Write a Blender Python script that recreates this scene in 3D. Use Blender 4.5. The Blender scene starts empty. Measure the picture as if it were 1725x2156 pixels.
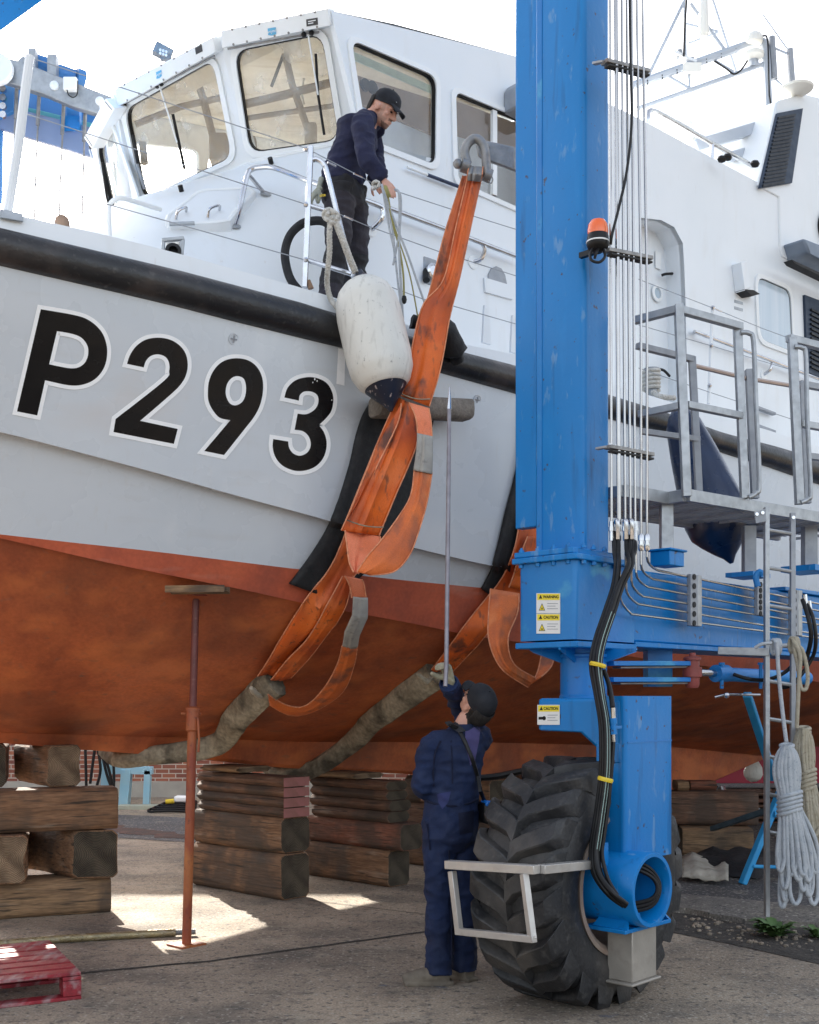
import bpy, bmesh, math, random
from mathutils import Vector as V, Matrix, noise
from mathutils.bvhtree import BVHTree
from mathutils.geometry import tessellate_polygon
random.seed(7)
R = math.radians
scn = bpy.context.scene
# ---------------------------------------------------------------- camera
F = 2458.0; CX = 862.5; HZ = 1470.0; CZ = 1.68     # measured on a 1725 x 2156 copy of the photograph
cam = bpy.data.cameras.new('camera'); camo = bpy.data.objects.new('camera', cam)
scn.collection.objects.link(camo); scn.camera = camo
camo.location = (0, 0, CZ); camo.rotation_euler = (R(90), 0, 0)
cam.sensor_fit = 'VERTICAL'; cam.sensor_height = 36.0; cam.lens = 36.0 * F / 2156.0
cam.shift_y = (HZ - 1078.0) / 2156.0
cam.clip_start = 0.05; cam.clip_end = 2000
# ---------------------------------------------------------------- sky, sun, exposure
SUN_EL = R(26); SUN_DIR = V((-0.42, 0.91, 0)).normalized()
w = bpy.data.worlds.new('World'); scn.world = w; w.use_nodes = True
nt = w.node_tree; bg = nt.nodes['Background']; sky = nt.nodes.new('ShaderNodeTexSky')
sky.sky_type = 'NISHITA'; sky.sun_disc = False; sky.sun_elevation = SUN_EL
sky.sun_rotation = math.atan2(SUN_DIR.x, SUN_DIR.y); sky.air_density = 1.0; sky.dust_density = 3.5; sky.ozone_density = 1.0
hsv = nt.nodes.new('ShaderNodeHueSaturation'); hsv.inputs['Saturation'].default_value = 0.42
nt.links.new(sky.outputs[0], hsv.inputs['Color']); nt.links.new(hsv.outputs[0], bg.inputs[0]); bg.inputs[1].default_value = 0.15
sl = bpy.data.lights.new('sun', 'SUN'); sl.energy = 4.2; sl.angle = R(0.6); sl.color = (1, .93, .82)
so = bpy.data.objects.new('sun', sl); scn.collection.objects.link(so)
sd = V((SUN_DIR.x * math.cos(SUN_EL), SUN_DIR.y * math.cos(SUN_EL), math.sin(SUN_EL)))
so.rotation_euler = sd.to_track_quat('Z', 'Y').to_euler(); so.location = (-6, 20, 20)
scn.view_settings.view_transform = 'Standard'; scn.view_settings.look = 'None'
scn.view_settings.exposure = 1.72; scn.view_settings.gamma = 1
# ---------------------------------------------------------------- helpers
def P(u, v, Y): return V(((u - CX) / F * Y, Y, CZ + (HZ - v) / F * Y))
def PZ(u, v, z):
    Y = (z - CZ) * F / (HZ - v); return P(u, v, Y)
def G(u, v): return PZ(u, v, 0.0)
A = V((.75, .661, 0)).normalized(); CC = V((A.y, -A.x, 0)); K0 = V((-1.65, 10.45, 0)); UP = V((0, 0, 1))
def Bo(s, h, z): return K0 + A * s + CC * h + UP * z
def inter(tab, x):
    if x <= tab[0][0]: return tab[0][1]
    for (a, fa), (b, fb) in zip(tab, tab[1:]):
        if x <= b: return fa + (fb - fa) * (x - a) / (b - a)
    return tab[-1][1]
def Bs(u, h):                       # station s where the vertical ray plane of u meets half breadth h
    k = (u - CX) / F; return (k * (K0.y + CC.y * h) - (K0.x + CC.x * h)) / (A.x - k * A.y)
def Bp(u, v, h): # h number or function of s
    if callable(h):
        s = 0
        for _ in range(30): s = .5 * s + .5 * Bs(u, h(s))
        hh = h(s)
    else: hh = h; s = Bs(u, h)
    Y = (K0 + A * s + CC * hh).y
    return s, hh, CZ + (HZ - v) / F * Y
def BP(u, v, h): return Bo(*Bp(u, v, h))
def hitp(u, v, p0, n):
    d = V(((u - CX) / F, 1, (HZ - v) / F)); o = V((0, 0, CZ)); t = (p0 - o).dot(n) / d.dot(n); return o + d * t
def ray(bvh, u, v, off=0.0, dflt=9.0):
    d = V(((u - CX) / F, 1, (HZ - v) / F)).normalized(); o = V((0, 0, CZ))
    loc, nor, i, dist = bvh.ray_cast(o, d)
    if loc is None: return P(u, v, dflt)
    if nor.dot(d) > 0: nor = -nor
    return loc + nor * off
def smooth(pts, n=4):               # Catmull-Rom through points
    q = [V(p) for p in pts]; out = []
    for i in range(len(q) - 1):
        a = q[max(i - 1, 0)]; b = q[i]; c = q[i + 1]; d = q[min(i + 2, len(q) - 1)]
        for j in range(n):
            t = j / n; out.append(.5 * ((2 * b) + (c - a) * t + (2 * a - 5 * b + 4 * c - d) * t * t + (3 * b - a - 3 * c + d) * t ** 3))
    out.append(q[-1]); return out
ORI = {}
class M:
    def __init__(s): s.v = []; s.f = []; s.m = []; s.mi = 0; s.uv = None
    def add(s, vs, fs):
        b = len(s.v); s.v += [V(x) for x in vs]
        for f in fs: s.f.append([b + i for i in f]); s.m.append(s.mi)
        return s
    def quad(s, *p): return s.add(p, [list(range(len(p)))])
    def box(s, c, sz, ax=None):
        c = V(c); X, Y, Z = ax if ax else (V((1, 0, 0)), V((0, 1, 0)), UP)
        h = [x / 2 for x in sz]
        vs = [c + X * h[0] * i + Y * h[1] * j + Z * h[2] * k for k in (-1, 1) for j in (-1, 1) for i in (-1, 1)]
        return s.add(vs, [(0, 2, 3, 1), (4, 5, 7, 6), (0, 1, 5, 4), (2, 6, 7, 3), (0, 4, 6, 2), (1, 3, 7, 5)])
    def beam(s, p, q, w, h, up=UP):
        p = V(p); q = V(q); d = (q - p); L = d.length; d.normalize()
        sd_ = d.cross(up)
        if sd_.length < 1e-4: sd_ = d.cross(V((1, 0, 0)))
        sd_.normalize(); u2 = sd_.cross(d); return s.box((p + q) / 2, (L, w, h), (d, sd_, u2))
    def hexa(s, p): return s.add(p, [(0, 3, 2, 1), (4, 5, 6, 7), (0, 1, 5, 4), (1, 2, 6, 5), (2, 3, 7, 6), (3, 0, 4, 7)])
    def prism(s, pts, d, hole=None):   # pts: planar loop, d: extrusion vector
        pts = [V(p) for p in pts]; d = V(d); n = len(pts)
        loops = [pts] + ([[V(p) for p in hole]] if hole else [])
        tris = tessellate_polygon(loops); allp = [p for l in loops for p in l]
        m = len(allp)
        s.add(allp + [p + d for p in allp], [list(t) for t in tris] + [[i + m for i in reversed(t)] for t in tris])
        b = len(s.v) - 2 * m; o = 0
        for l in loops:
            k = len(l)
            for i in range(k): s.f.append([b + o + i, b + o + (i + 1) % k, b + o + (i + 1) % k + m, b + o + i + m]); s.m.append(s.mi)
            o += k
        return s
    def tube(s, pts, r, n=10, cap=True, sq=None, twist=0, up=None):  # r number or list; sq=(w,h) flat section
        pts = [V(p) for p in pts]; N = len(pts); rr = r if isinstance(r, (list, tuple)) else [r] * N
        T = [(pts[min(i + 1, N - 1)] - pts[max(i - 1, 0)]).normalized() for i in range(N)]
        u = V(up) if up else (UP if abs(T[0].z) < .9 else V((1, 0, 0)))
        u = (u - T[0] * u.dot(T[0])).normalized(); rings = []
        for i in range(N):
            u = (u - T[i] * u.dot(T[i]))
            u = u.normalized() if u.length > 1e-6 else T[i].orthogonal().normalized()
            w_ = T[i].cross(u); ring = []
            for k in range(n):
                a = 2 * math.pi * k / n + twist; x = math.cos(a); y = math.sin(a)
                if sq:
                    q = max(abs(x) , abs(y)) ** .0; x *= sq[0]; y *= sq[1]
                ring.append(pts[i] + (u * x + w_ * y) * rr[i])
            rings.append(ring)
        return s.loft(rings, cap)
    def loft(s, rings, cap=True, closed=True):
        n = len(rings[0]); b = len(s.v); fs = []
        for i in range(len(rings) - 1):
            for k in range(n if closed else n - 1):
                k2 = (k + 1) % n; fs.append([b + i * n + k, b + i * n + k2, b + (i + 1) * n + k2, b + (i + 1) * n + k])
        if cap: fs.append([b + k for k in reversed(range(n))]); fs.append([b + (len(rings) - 1) * n + k for k in range(n)])
        s.v += [V(p) for r_ in rings for p in r_]; s.f += fs; s.m += [s.mi] * len(fs); return s
    def lathe(s, c, prof, ax=UP, n=24, cap=True):
        c = V(c); ax = V(ax).normalized(); u = ax.orthogonal().normalized(); w_ = ax.cross(u)
        return s.loft([[c + ax * z + (u * math.cos(2 * math.pi * k / n) + w_ * math.sin(2 * math.pi * k / n)) * max(r, 1e-4) for k in range(n)] for r, z in prof], cap)
    def cyl(s, p, q, r, n=16):
        p = V(p); q = V(q); return s.lathe(p, [(r, 0), (r, (q - p).length)], q - p, n)
    def ball(s, c, r, n=12, sc=(1, 1, 1), ax=None):
        X, Y, Z = ax if ax else (V((1, 0, 0)), V((0, 1, 0)), UP); rings = []
        for i in range(n // 2 + 1):
            t = math.pi * i / (n // 2); rr = max(math.sin(t), 1e-3)
            rings.append([V(c) + (X * math.cos(2 * math.pi * k / n) * rr * sc[0] + Y * math.sin(2 * math.pi * k / n) * rr * sc[1] - Z * math.cos(t) * sc[2]) * r for k in range(n)])
        return s.loft(rings, True)
    def build(s, name, mat, parent=None, ang=35, bev=0, solid=0, sub=0):
        me = bpy.data.meshes.new(name); o = bpy.data.objects.new(name, me); scn.collection.objects.link(o)
        org = V((0, 0, 0))
        if parent is not None: org = ORI[parent.name]; o.parent = parent
        ORI[o.name] = org
        me.from_pydata([tuple(p - org) for p in s.v], [], s.f)
        mats = mat if isinstance(mat, (list, tuple)) else [mat]
        for m_ in mats: me.materials.append(m_)
        if len(mats) > 1: me.polygons.foreach_set('material_index', s.m)
        bm = bmesh.new(); bm.from_mesh(me); bmesh.ops.recalc_face_normals(bm, faces=bm.faces); bm.to_mesh(me); bm.free()
        me.update(); me.shade_smooth(); me.set_sharp_from_angle(angle=R(ang))
        if solid: md = o.modifiers.new('t', 'SOLIDIFY'); md.thickness = solid; md.offset = 0
        if sub: md = o.modifiers.new('s', 'SUBSURF'); md.levels = sub; md.render_levels = sub
        if bev: md = o.modifiers.new('b', 'BEVEL'); md.width = bev; md.segments = 2; md.limit_method = 'ANGLE'; md.angle_limit = R(40)
        return o
    def bvh(s): return BVHTree.FromPolygons([tuple(p) for p in s.v], s.f)
def thing(name, label, cat, loc=(0, 0, 0), group=None, kind=None):
    o = bpy.data.objects.new(name, None); scn.collection.objects.link(o); o.location = loc; ORI[o.name] = V(loc); o.empty_display_size = .2
    return tag(o, label, cat, group, kind)
def tag(o, label=None, cat=None, group=None, kind=None):
    if label: o['label'] = label
    if cat: o['category'] = cat
    if group: o['group'] = group
    if kind: o['kind'] = kind
    return o
def copy_tree(o, parent=None):
    c = o.copy(); scn.collection.objects.link(c); ORI[c.name] = ORI[o.name]
    if parent is not None: c.parent = parent
    for ch in list(o.children): copy_tree(ch, c)
    return c
# ---------------------------------------------------------------- materials
def mk(name, col, col2=None, sc=6.0, rough=.5, metal=0.0, bump=0.0, bsc=60.0, stretch=(1, 1, 1), lay=(), spec=.5, coat=0, fine=0.0, contrast=.5, vary=False):
    """col/col2 mixed by noise; lay = [(colour, noise scale, low, high, amount, stretch)] stains on top"""
    m = bpy.data.materials.new(name); m.use_nodes = True; t = m.node_tree; N = t.nodes.new; L = t.links.new; b = t.nodes['Principled BSDF']
    tc = N('ShaderNodeTexCoord'); mp = N('ShaderNodeMapping'); mp.inputs['Scale'].default_value = stretch; L(tc.outputs['Object'], mp.inputs[0])
    if vary:                            # every object gets its own piece of the pattern
        oi = N('ShaderNodeObjectInfo'); vm = N('ShaderNodeVectorMath'); vm.operation = 'SCALE'; vm.inputs[0].default_value = (31, 17, 23); L(oi.outputs['Random'], vm.inputs['Scale']); L(vm.outputs[0], mp.inputs['Location'])
    def noi(scale, det=6, src=mp):
        n = N('ShaderNodeTexNoise'); n.inputs['Scale'].default_value = scale; n.inputs['Detail'].default_value = det; L(src.outputs[0], n.inputs['Vector']); return n
    def ramp(src, lo, hi, a=(0, 0, 0, 1), c=(1, 1, 1, 1)):
        r = N('ShaderNodeValToRGB'); r.color_ramp.elements[0].position = lo; r.color_ramp.elements[1].position = hi
        r.color_ramp.elements[0].color = a; r.color_ramp.elements[1].color = c; L(src, r.inputs[0]); return r
    c1 = (*col, 1); c2 = (*(col2 or col), 1)
    n = noi(sc); r = ramp(n.outputs['Fac'], .5 - contrast / 2 * .6, .5 + contrast / 2 * .6, c1, c2); out = r.outputs[0]
    if fine:
        nf = noi(bsc * 1.7, 3); rf = ramp(nf.outputs['Fac'], .3, .7, (1 - fine,) * 3 + (1,), (1 + fine,) * 3 + (1,))
        mx = N('ShaderNodeMix'); mx.data_type = 'RGBA'; mx.blend_type = 'MULTIPLY'; mx.inputs[0].default_value = 1; L(out, mx.inputs[6]); L(rf.outputs[0], mx.inputs[7]); out = mx.outputs[2]
    for lc, ls, lo, hi, am, *st in lay:
        src = mp
        if st:
            src = N('ShaderNodeMapping'); src.inputs['Scale'].default_value = st[0]; src.inputs['Location'].default_value = (3.1 * ls, 1.7, .3)
            if vary: L(vm.outputs[0], src.inputs['Location'])
            L(tc.outputs['Object'], src.inputs[0])
        nn = noi(ls, 8, src); rr = ramp(nn.outputs['Fac'], lo, hi, (0, 0, 0, 1), (am,) * 3 + (1,))
        mx = N('ShaderNodeMix'); mx.data_type = 'RGBA'; L(rr.outputs[0], mx.inputs[0]); L(out, mx.inputs[6]); mx.inputs[7].default_value = (*lc, 1); out = mx.outputs[2]
    L(out, b.inputs['Base Color']); b.inputs['Metallic'].default_value = metal; b.inputs['Specular IOR Level'].default_value = spec
    nr = noi(sc * 2.3, 4); rr = ramp(nr.outputs['Fac'], .3, .7, (max(rough - .08, .02),) * 3 + (1,), (min(rough + .1, 1),) * 3 + (1,)); L(rr.outputs[0], b.inputs['Roughness'])
    if coat: b.inputs['Coat Weight'].default_value = coat; b.inputs['Coat Roughness'].default_value = .12
    if bump:
        nb = noi(bsc, 5); bp = N('ShaderNodeBump'); bp.inputs['Strength'].default_value = 1.0; bp.inputs['Distance'].default_value = bump; L(nb.outputs['Fac'], bp.inputs['Height']); L(bp.outputs[0], b.inputs['Normal'])
    return m
T = {}
T['grey'] = mk('hull_grey', (.545, .585, .63), (.575, .61, .65), 1.2, .26, lay=[((.58, .47, .40), .8, .60, .80, .45, (1, 1, 2.2)), ((.72, .74, .76), 1.3, .62, .72, .5, (1.4, 1.4, .7)), ((.45, .42, .38), 2.5, .58, .82, .3, (.5, .5, 3)), ((.50, .48, .45), 9, .60, .82, .25, (3, 3, .35))], bump=.0035, bsc=1.6, coat=.25)
T['white'] = mk('paint_white', (.74, .775, .80), (.77, .80, .825), 1.5, .36, lay=[((.62, .60, .56), 3, .58, .85, .35, (2, 2, .5)), ((.50, .42, .34), 9, .68, .80, .4, (3, 3, .4))], bump=.002, bsc=2.5)
T['whitem'] = mk('frame_white', (.82, .84, .85), (.78, .8, .8), 4, .4)
T['red'] = mk('antifouling', (.52, .13, .04), (.33, .078, .028), 1.3, .6, lay=[((.15, .05, .025), 1.4, .48, .70, .75, (1, 1, .8)), ((.20, .045, .02), 3.5, .50, .74, .5, (2.2, 2.2, .35)), ((.10, .07, .05), 9, .66, .72, .5, (.6, .6, 2)), ((.66, .19, .055), 2.2, .50, .70, .6, (1, 1, 1.8)), ((.16, .10, .07), 14, .62, .8, .5)], bump=.003, bsc=22, fine=.12)
T['redband'] = mk('boot_top_red', (.50, .105, .045), (.38, .075, .036), 3, .55, lay=[((.5, .3, .24), 5, .6, .8, .35, (.4, .4, 2)), ((.15, .06, .04), 3, .55, .8, .5)], bump=.002, bsc=22, fine=.1)
T['rub'] = mk('black_rubber', (.010, .011, .014), (.018, .018, .02), 5, .36, lay=[((.11, .085, .075), 3, .5, .75, .6), ((.09, .085, .08), 30, .6, .75, .5)], bump=.003, bsc=45)
T['mat'] = mk('rubber_mat', (.007, .008, .010), (.012, .012, .014), 8, .7, lay=[((.05, .045, .04), 12, .6, .8, .5)], bump=.004, bsc=50, fine=.2)
T['blue'] = mk('lift_blue', (.0005, .175, .49), (.001, .19, .53), 1.4, .36, spec=.35, lay=[((.008, .23, .60), 4, .56, .72, .45, (2, 2, .35)), ((.14, .30, .52), 7, .62, .70, .6, (2.5, 2.5, .8)), ((.004, .05, .15), 4, .60, .74, .6, (3, 3, .3)), ((.06, .03, .015), 20, .67, .71, .8)], bump=.0012, bsc=30, coat=.08)  # pale scuff layers also stand in for reflections smudged down the column
T['bluew'] = mk('lift_blue_worn', (.003, .165, .50), (.008, .20, .52), 2.5, .42, lay=[((.07, .35, .56), 3.5, .58, .66, .7), ((.05, .04, .035), 22, .66, .75, .7)], bump=.002, bsc=30)
T['galv'] = mk('galvanised', (.33, .35, .37), (.42, .44, .46), 14, .45, .7, bump=.001, bsc=60, lay=[((.2, .2, .2), 9, .6, .8, .5)])
T['galvd'] = mk('galvanised_dull', (.28, .30, .33), (.35, .37, .4), 9, .55, .35, bump=.001, bsc=60, lay=[((.18, .16, .14), 9, .6, .8, .5)])
T['steel'] = mk('stainless', (.62, .63, .65), (.5, .5, .52), 9, .18, 1.0)
T['tubes'] = mk('steel_tube', (.46, .45, .44), (.40, .385, .375), 3, .22, 1.0)
T['iron'] = mk('forged_iron', (.22, .22, .22), (.32, .31, .3), 14, .5, .7, bump=.003, bsc=40, lay=[((.2, .1, .06), 9, .6, .8, .4)])
T['orange'] = mk('orange_webbing', (.76, .145, .010), (.60, .095, .010), 3, .55, lay=[((.30, .05, .015), 1.8, .47, .62, .7), ((.84, .25, .07), 2.6, .54, .72, .5), ((.03, .022, .02), 5.0, .60, .69, .8, (1, 1, .8)), ((.08, .04, .025), 20, .58, .70, .65, (1.3, 1.3, .4))], bump=.0018, bsc=90, fine=.06)
T['orangetail'] = mk('orange_webbing_worn', (.74, .17, .03), (.52, .12, .035), 4, .6, lay=[((.16, .07, .05), 5, .50, .66, .75, (1.5, 1.5, .5)), ((.85, .33, .12), 3, .56, .72, .6)], bump=.002, bsc=80, fine=.1)
T['edge'] = mk('worn_edge', (.80, .34, .18), (.55, .2, .1), 30, .8)
T['orangep'] = mk('orange_webbing_faded', (.82, .25, .13), (.72, .19, .08), 5, .7, lay=[((.35, .12, .07), 9, .58, .75, .6)], bump=.0025, bsc=120, fine=.12)
T['tape'] = mk('grey_webbing_tag', (.40, .39, .36), (.30, .29, .27), 9, .7, lay=[((.12, .12, .12), 16, .58, .7, .6)], bump=.003, bsc=60)
T['canvas'] = mk('canvas_sleeve', (.24, .205, .145), (.36, .32, .235), 6, .9, lay=[((.035, .03, .022), 3.5, .46, .62, .85, (1, 1, 1)), ((.5, .46, .36), 14, .62, .8, .5)], bump=.012, bsc=20, fine=.25)
T['fender'] = mk('fender_vinyl', (.66, .65, .60), (.72, .71, .66), 4, .45, lay=[((.25, .24, .2), 7, .55, .8, .55, (4, 4, .8)), ((.30, .24, .13), 3, .6, .85, .45), ((.12, .12, .12), 30, .66, .74, .6)], bump=.002, bsc=30)
T['navyv'] = mk('fender_navy', (.006, .018, .055), (.012, .032, .09), 4, .3, lay=[((.25, .25, .25), 24, .68, .76, .5)], bump=.002, bsc=20)
T['black'] = mk('black_plastic', (.004, .004, .005), (.008, .008, .009), 8, .42, spec=.35)
T['dark'] = mk('dark_interior', (.03, .03, .03), (.04, .04, .04), 4, .9)
T['glassk'] = mk('cabin_glass', (.2, .22, .22), None, 3, .05)
def rrect(c, rad=.16, n=5):        # c: 4 corner points (3-D or 2-D) -> rounded loop; rad = fraction of side
    out = []; c = [V(p) for p in c]
    for i in range(4):
        p = c[i]; a = c[i - 1]; b = c[(i + 1) % 4]; la = (a - p).length; lb = (b - p).length; r_ = rad * min(la, lb)
        s_ = p + (a - p).normalized() * r_; e = p + (b - p).normalized() * r_
        for j in range(n + 1):
            t = j / n; out.append((s_ * (1 - t) ** 2 + p * 2 * t * (1 - t) + e * t * t))
    return out
def scale_loop(l, d):              # grow a 3-D loop outward from its centre by distance d
    c = sum(l, V((0, 0, 0))) / len(l); return [p + (p - c).normalized() * d for p in l]
def panel(m, outer, holes, thick, n=None):
    outer = [V(p) for p in outer]; n = n or (outer[1] - outer[0]).cross(outer[-1] - outer[0]).normalized()
    loops = [outer] + [[V(p) for p in h] for h in holes]; tris = tessellate_polygon(loops); allp = [p for l in loops for p in l]; k = len(allp); d = n * thick
    b = len(m.v); m.v += allp + [p + d for p in allp]
    for t in tris: m.f.append([b + i for i in t]); m.m.append(m.mi); m.f.append([b + k + i for i in reversed(t)]); m.m.append(m.mi)
    o = 0
    for l in loops:
        q = len(l)
        for i in range(q): m.f.append([b + o + i, b + o + (i + 1) % q, b + o + (i + 1) % q + k, b + o + i + k]); m.m.append(m.mi)
        o += q
    return m
def ring(m, inner, wdt, n, t, sink=0.0):      # window frame: band round a loop
    outer = scale_loop(inner, wdt); inn = [p - n * sink for p in inner]
    rings = []
    return m.loft([[p - n * sink for p in inner], [p + n * t for p in inner], [p + n * t * .9 for p in outer], [p - n * .002 for p in outer]], cap=False)
# ---------------------------------------------------------------- ground
def mk_concrete(name, base, dark, joints=True, rough=.85):
    m = mk(name, base, dark, .9, rough, lay=[((.09, .08, .07), 1.6, .50, .72, .8), ((.08, .075, .07), 7, .54, .72, .6), ((.38, .33, .25), 4, .58, .78, .6), ((.04, .04, .04), 24, .56, .66, .75), ((.46, .42, .36), 33, .58, .66, .65), ((.03, .06, .12), 2.3, .69, .72, .6), ((.34, .20, .07), 1.2, .70, .76, .5)], bump=.010, bsc=45, fine=.35)
    return m
T['conc'] = mk_concrete('concrete', (.38, .305, .225), (.21, .17, .13))
T['asph'] = mk_concrete('yard_asphalt', (.085, .08, .08), (.06, .058, .06))
T['soil'] = mk('soil', (.035, .03, .025), (.07, .06, .05), 8, .95, lay=[((.2, .19, .18), 40, .62, .7, .6)], bump=.02, bsc=30, fine=.3)
T['joint'] = mk('joint', (.02, .018, .015), (.05, .045, .04), 9, .95)
m = M(); m.quad((-90, -30, 0), (90, -30, 0), (90, 150, 0), (-90, 150, 0))
tag(m.build('ground', T['conc']), kind='structure')
def strip(pts, wd, z=.004, jit=.4):
    m = M(); L = []; Rr = []; pts = [V(p) for p in pts]; q = []
    for a, b in zip(pts, pts[1:]):
        k = max(2, int((b - a).length / .05))
        q += [a.lerp(b, i / k) for i in range(k)]
    q.append(pts[-1])
    for i, p in enumerate(q):
        d = (q[min(i + 1, len(q) - 1)] - q[max(i - 1, 0)]).normalized(); nn = V((-d.y, d.x, 0)); wv = wd * (1 + jit * noise.noise(p * 9)); o = nn * noise.noise(p * 4) * wd * .4
        L.append(p + nn * wv / 2 + o); Rr.append(p - nn * wv / 2 + o)
    for i in range(len(q) - 1): m.quad(L[i] + UP * z, L[i + 1] + UP * z, Rr[i + 1] + UP * z, Rr[i] + UP * z)
    return m
j = strip([G(-60, 2070), G(175, 2049), G(445, 2024), G(862, 1967), G(1010, 1948)], .034)
j2 = strip([G(650, 1896), G(862, 1922), G(1010, 1940), G(1300, 1985)], .012)
for p in (j2,): j.add(p.v, p.f)
tag(j.build('slab_joint', T['joint']), kind='structure')
# soil channel and worn kerb at the right, asphalt beyond
m = M(); a = [G(1300, 1950), G(1425, 1966), G(1560, 1993), G(1800, 2048), G(2100, 2120)]; b_ = [G(1300, 1915), G(1440, 1924), G(1560, 1945), G(1800, 1962), G(2150, 2000)]
for i in range(4):
    for k in range(6):
        t0, t1 = k / 6, (k + 1) / 6; m.quad(*[q + UP * .004 for q in (a[i].lerp(b_[i], t0), a[i + 1].lerp(b_[i + 1], t0), a[i + 1].lerp(b_[i + 1], t1), a[i].lerp(b_[i], t1))])
tag(m.build('soil_channel', T['soil']), kind='structure')
m = M(); c_ = [G(1300, 1885), G(1440, 1892), G(1560, 1903), G(1800, 1925), G(2200, 1955)]
bb = smooth(b_, 12); cc = smooth(c_, 12); h0 = []
for i, (p, q) in enumerate(zip(bb, cc)):
    e = .03 * noise.noise(p * 5); h0.append([p + V((0, e, .0)), p + V((0, e + .01, .045 + .012 * noise.noise(p * 11))), p.lerp(q, .5) + UP * (.055 + .015 * noise.noise(p * 7)), q + UP * (.04 + .01 * noise.noise(q * 9)), q])
m.loft(h0, cap=False, closed=False)
tag(m.build('channel_kerb', mk_concrete('kerb_concrete', (.22, .195, .16), (.12, .11, .1))), kind='structure')
m = M(); m.quad(G(1300, 1886) + UP * .006, G(2300, 1960) + UP * .006, V((60, 40, .006)), V((60, 90, .006)), V((2.5, 90, .006)), G(1300, 1760) + UP * .006)
tag(m.build('yard_paving', T['asph']), kind='structure')
m = M(); m.quad(G(-400, 1722) + UP * .005, G(410, 1775) + UP * .005, G(470, 1725) + UP * .005, G(-200, 1697) + UP * .005)
tag(m.build('quay_roadway', mk_concrete('grey_paving', (.10, .10, .105), (.07, .07, .075))), kind='structure')
m = strip([G(100, 1712), G(250, 1748), G(330, 1757), G(405, 1765)], .45, .009, .5); tag(m.build('gravel_verge', mk('red_gravel', (.12, .06, .045), (.06, .05, .045), 6, .95, bump=.01, bsc=40, fine=.3)), kind='structure')
# ---------------------------------------------------------------- boat hull
hr = lambda s: inter([(-8.2, .12), (-7, 1.0), (-5.5, 1.72), (-4.2, 2.12), (-3, 2.42), (-2, 2.62), (-.8, 2.8), (.6, 2.9), (4, 3.0), (12.5, 2.85)], s)
hk = lambda s: hr(s) - inter([(-8, .1), (-5, .42), (-3, .30), (-1, .17), (2, .1)], s)
hw = lambda s: hr(s) - inter([(-8, .1), (-5, .85), (-3, .62), (-1, .36), (1, .26), (4, .2)], s)
hc = lambda s: hw(s) - inter([(-8, .0), (-2.6, .02), (-1.5, .06), (0, .10), (4, .12)], s)
hg = lambda s: .20
hm = lambda s: .20 + (hc(s) - .2) * .5
def curve(px, h, ext0=None, ext1=None):
    pts = [Bp(u, v, h) for u, v in px]; tab = [(s, z) for s, _, z in pts]; tab.sort()
    if ext0 is not None: tab = [(-8.2, tab[0][1] + ext0)] + tab
    if ext1 is not None: tab = tab + [(12.5, tab[-1][1] + ext1)]
    return tab
Z = {}
Z['lip'] = curve([(0, 442), (232, 495), (645, 607), (720, 630), (942, 716), (1090, 746), (1412, 845), (1725, 940)], lambda s: hr(s) - .05, .35, 0)
Z['rt'] = curve([(0, 482), (350, 565), (625, 637), (715, 665), (947, 736), (1090, 773), (1412, 873), (1517, 911), (1725, 968)], hr, .35, 0)
Z['rb'] = curve([(0, 560), (250, 617), (500, 679), (715, 732), (937, 788), (1090, 831), (1427, 921), (1527, 956), (1725, 1021)], hr, .35, 0)
Z['kn'] = curve([(0, 908), (250, 974), (500, 1044), (692, 1096), (862, 1151), (1030, 1191)], hk, .5, -.05)
Z['wl'] = curve([(0, 1125), (150, 1142), (350, 1164), (615, 1197), (862, 1223), (1017, 1238)], hw, .25, -.55)
Z['ch'] = curve([(0, 1133), (250, 1190), (515, 1242), (645, 1272), (862, 1311), (1000, 1340)], hc, .6, -.75)
Z['gb'] = curve([(0, 1542), (400, 1553), (625, 1562), (1027, 1563), (1417, 1573), (1612, 1591)], hg, .5, .25)
Z['kb'] = curve([(0, 1564), (175, 1578), (425, 1598), (600, 1617), (862, 1630), (1100, 1646), (1417, 1670), (1507, 1671)], lambda s: .14, .5, 0)
zf = lambda k: (lambda s: inter(Z[k], s))
SS = [-8.2 + .2 * i for i in range(104)]
boat = thing('patrol_boat', 'grey and white patrol boat P293 hanging in orange slings above timber stacks', 'boat', Bo(0, 0, 0))
def skin(cols, ss=SS):
    m = M()
    for sg in (1, -1): m.loft([[Bo(s, sg * h(s), z(s)) for h, z in cols] for s in ss], cap=False, closed=False)
    return m
grey_cols = [(lambda s: hr(s) - .10, zf('lip')), (lambda s: hr(s) - .015, lambda s: zf('lip')(s) - .02), (hr, zf('rt')), (hr, zf('rb')),
             (lambda s: hr(s) * .66 + hk(s) * .34, lambda s: zf('rb')(s) * .66 + zf('kn')(s) * .34), (lambda s: hr(s) * .33 + hk(s) * .67, lambda s: zf('rb')(s) * .33 + zf('kn')(s) * .67),
             (hk, zf('kn')), (lambda s: hk(s) - .075, lambda s: zf('kn')(s) + .012), (lambda s: (hk(s) - .075) * .5 + hw(s) * .5, lambda s: zf('kn')(s) * .5 + zf('wl')(s) * .5), (hw, zf('wl'))]
hull = skin(grey_cols); HB = hull.bvh(); skin(grey_cols[2:]).build('hull', T['grey'], boat, ang=25); skin(grey_cols[:3]).build('bulwark', T['white'], boat, ang=50)
bot = skin([(hw, zf('wl')), (hc, zf('ch'))]); 
bot.build('boot_top', T['redband'], boat, ang=30)
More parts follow.
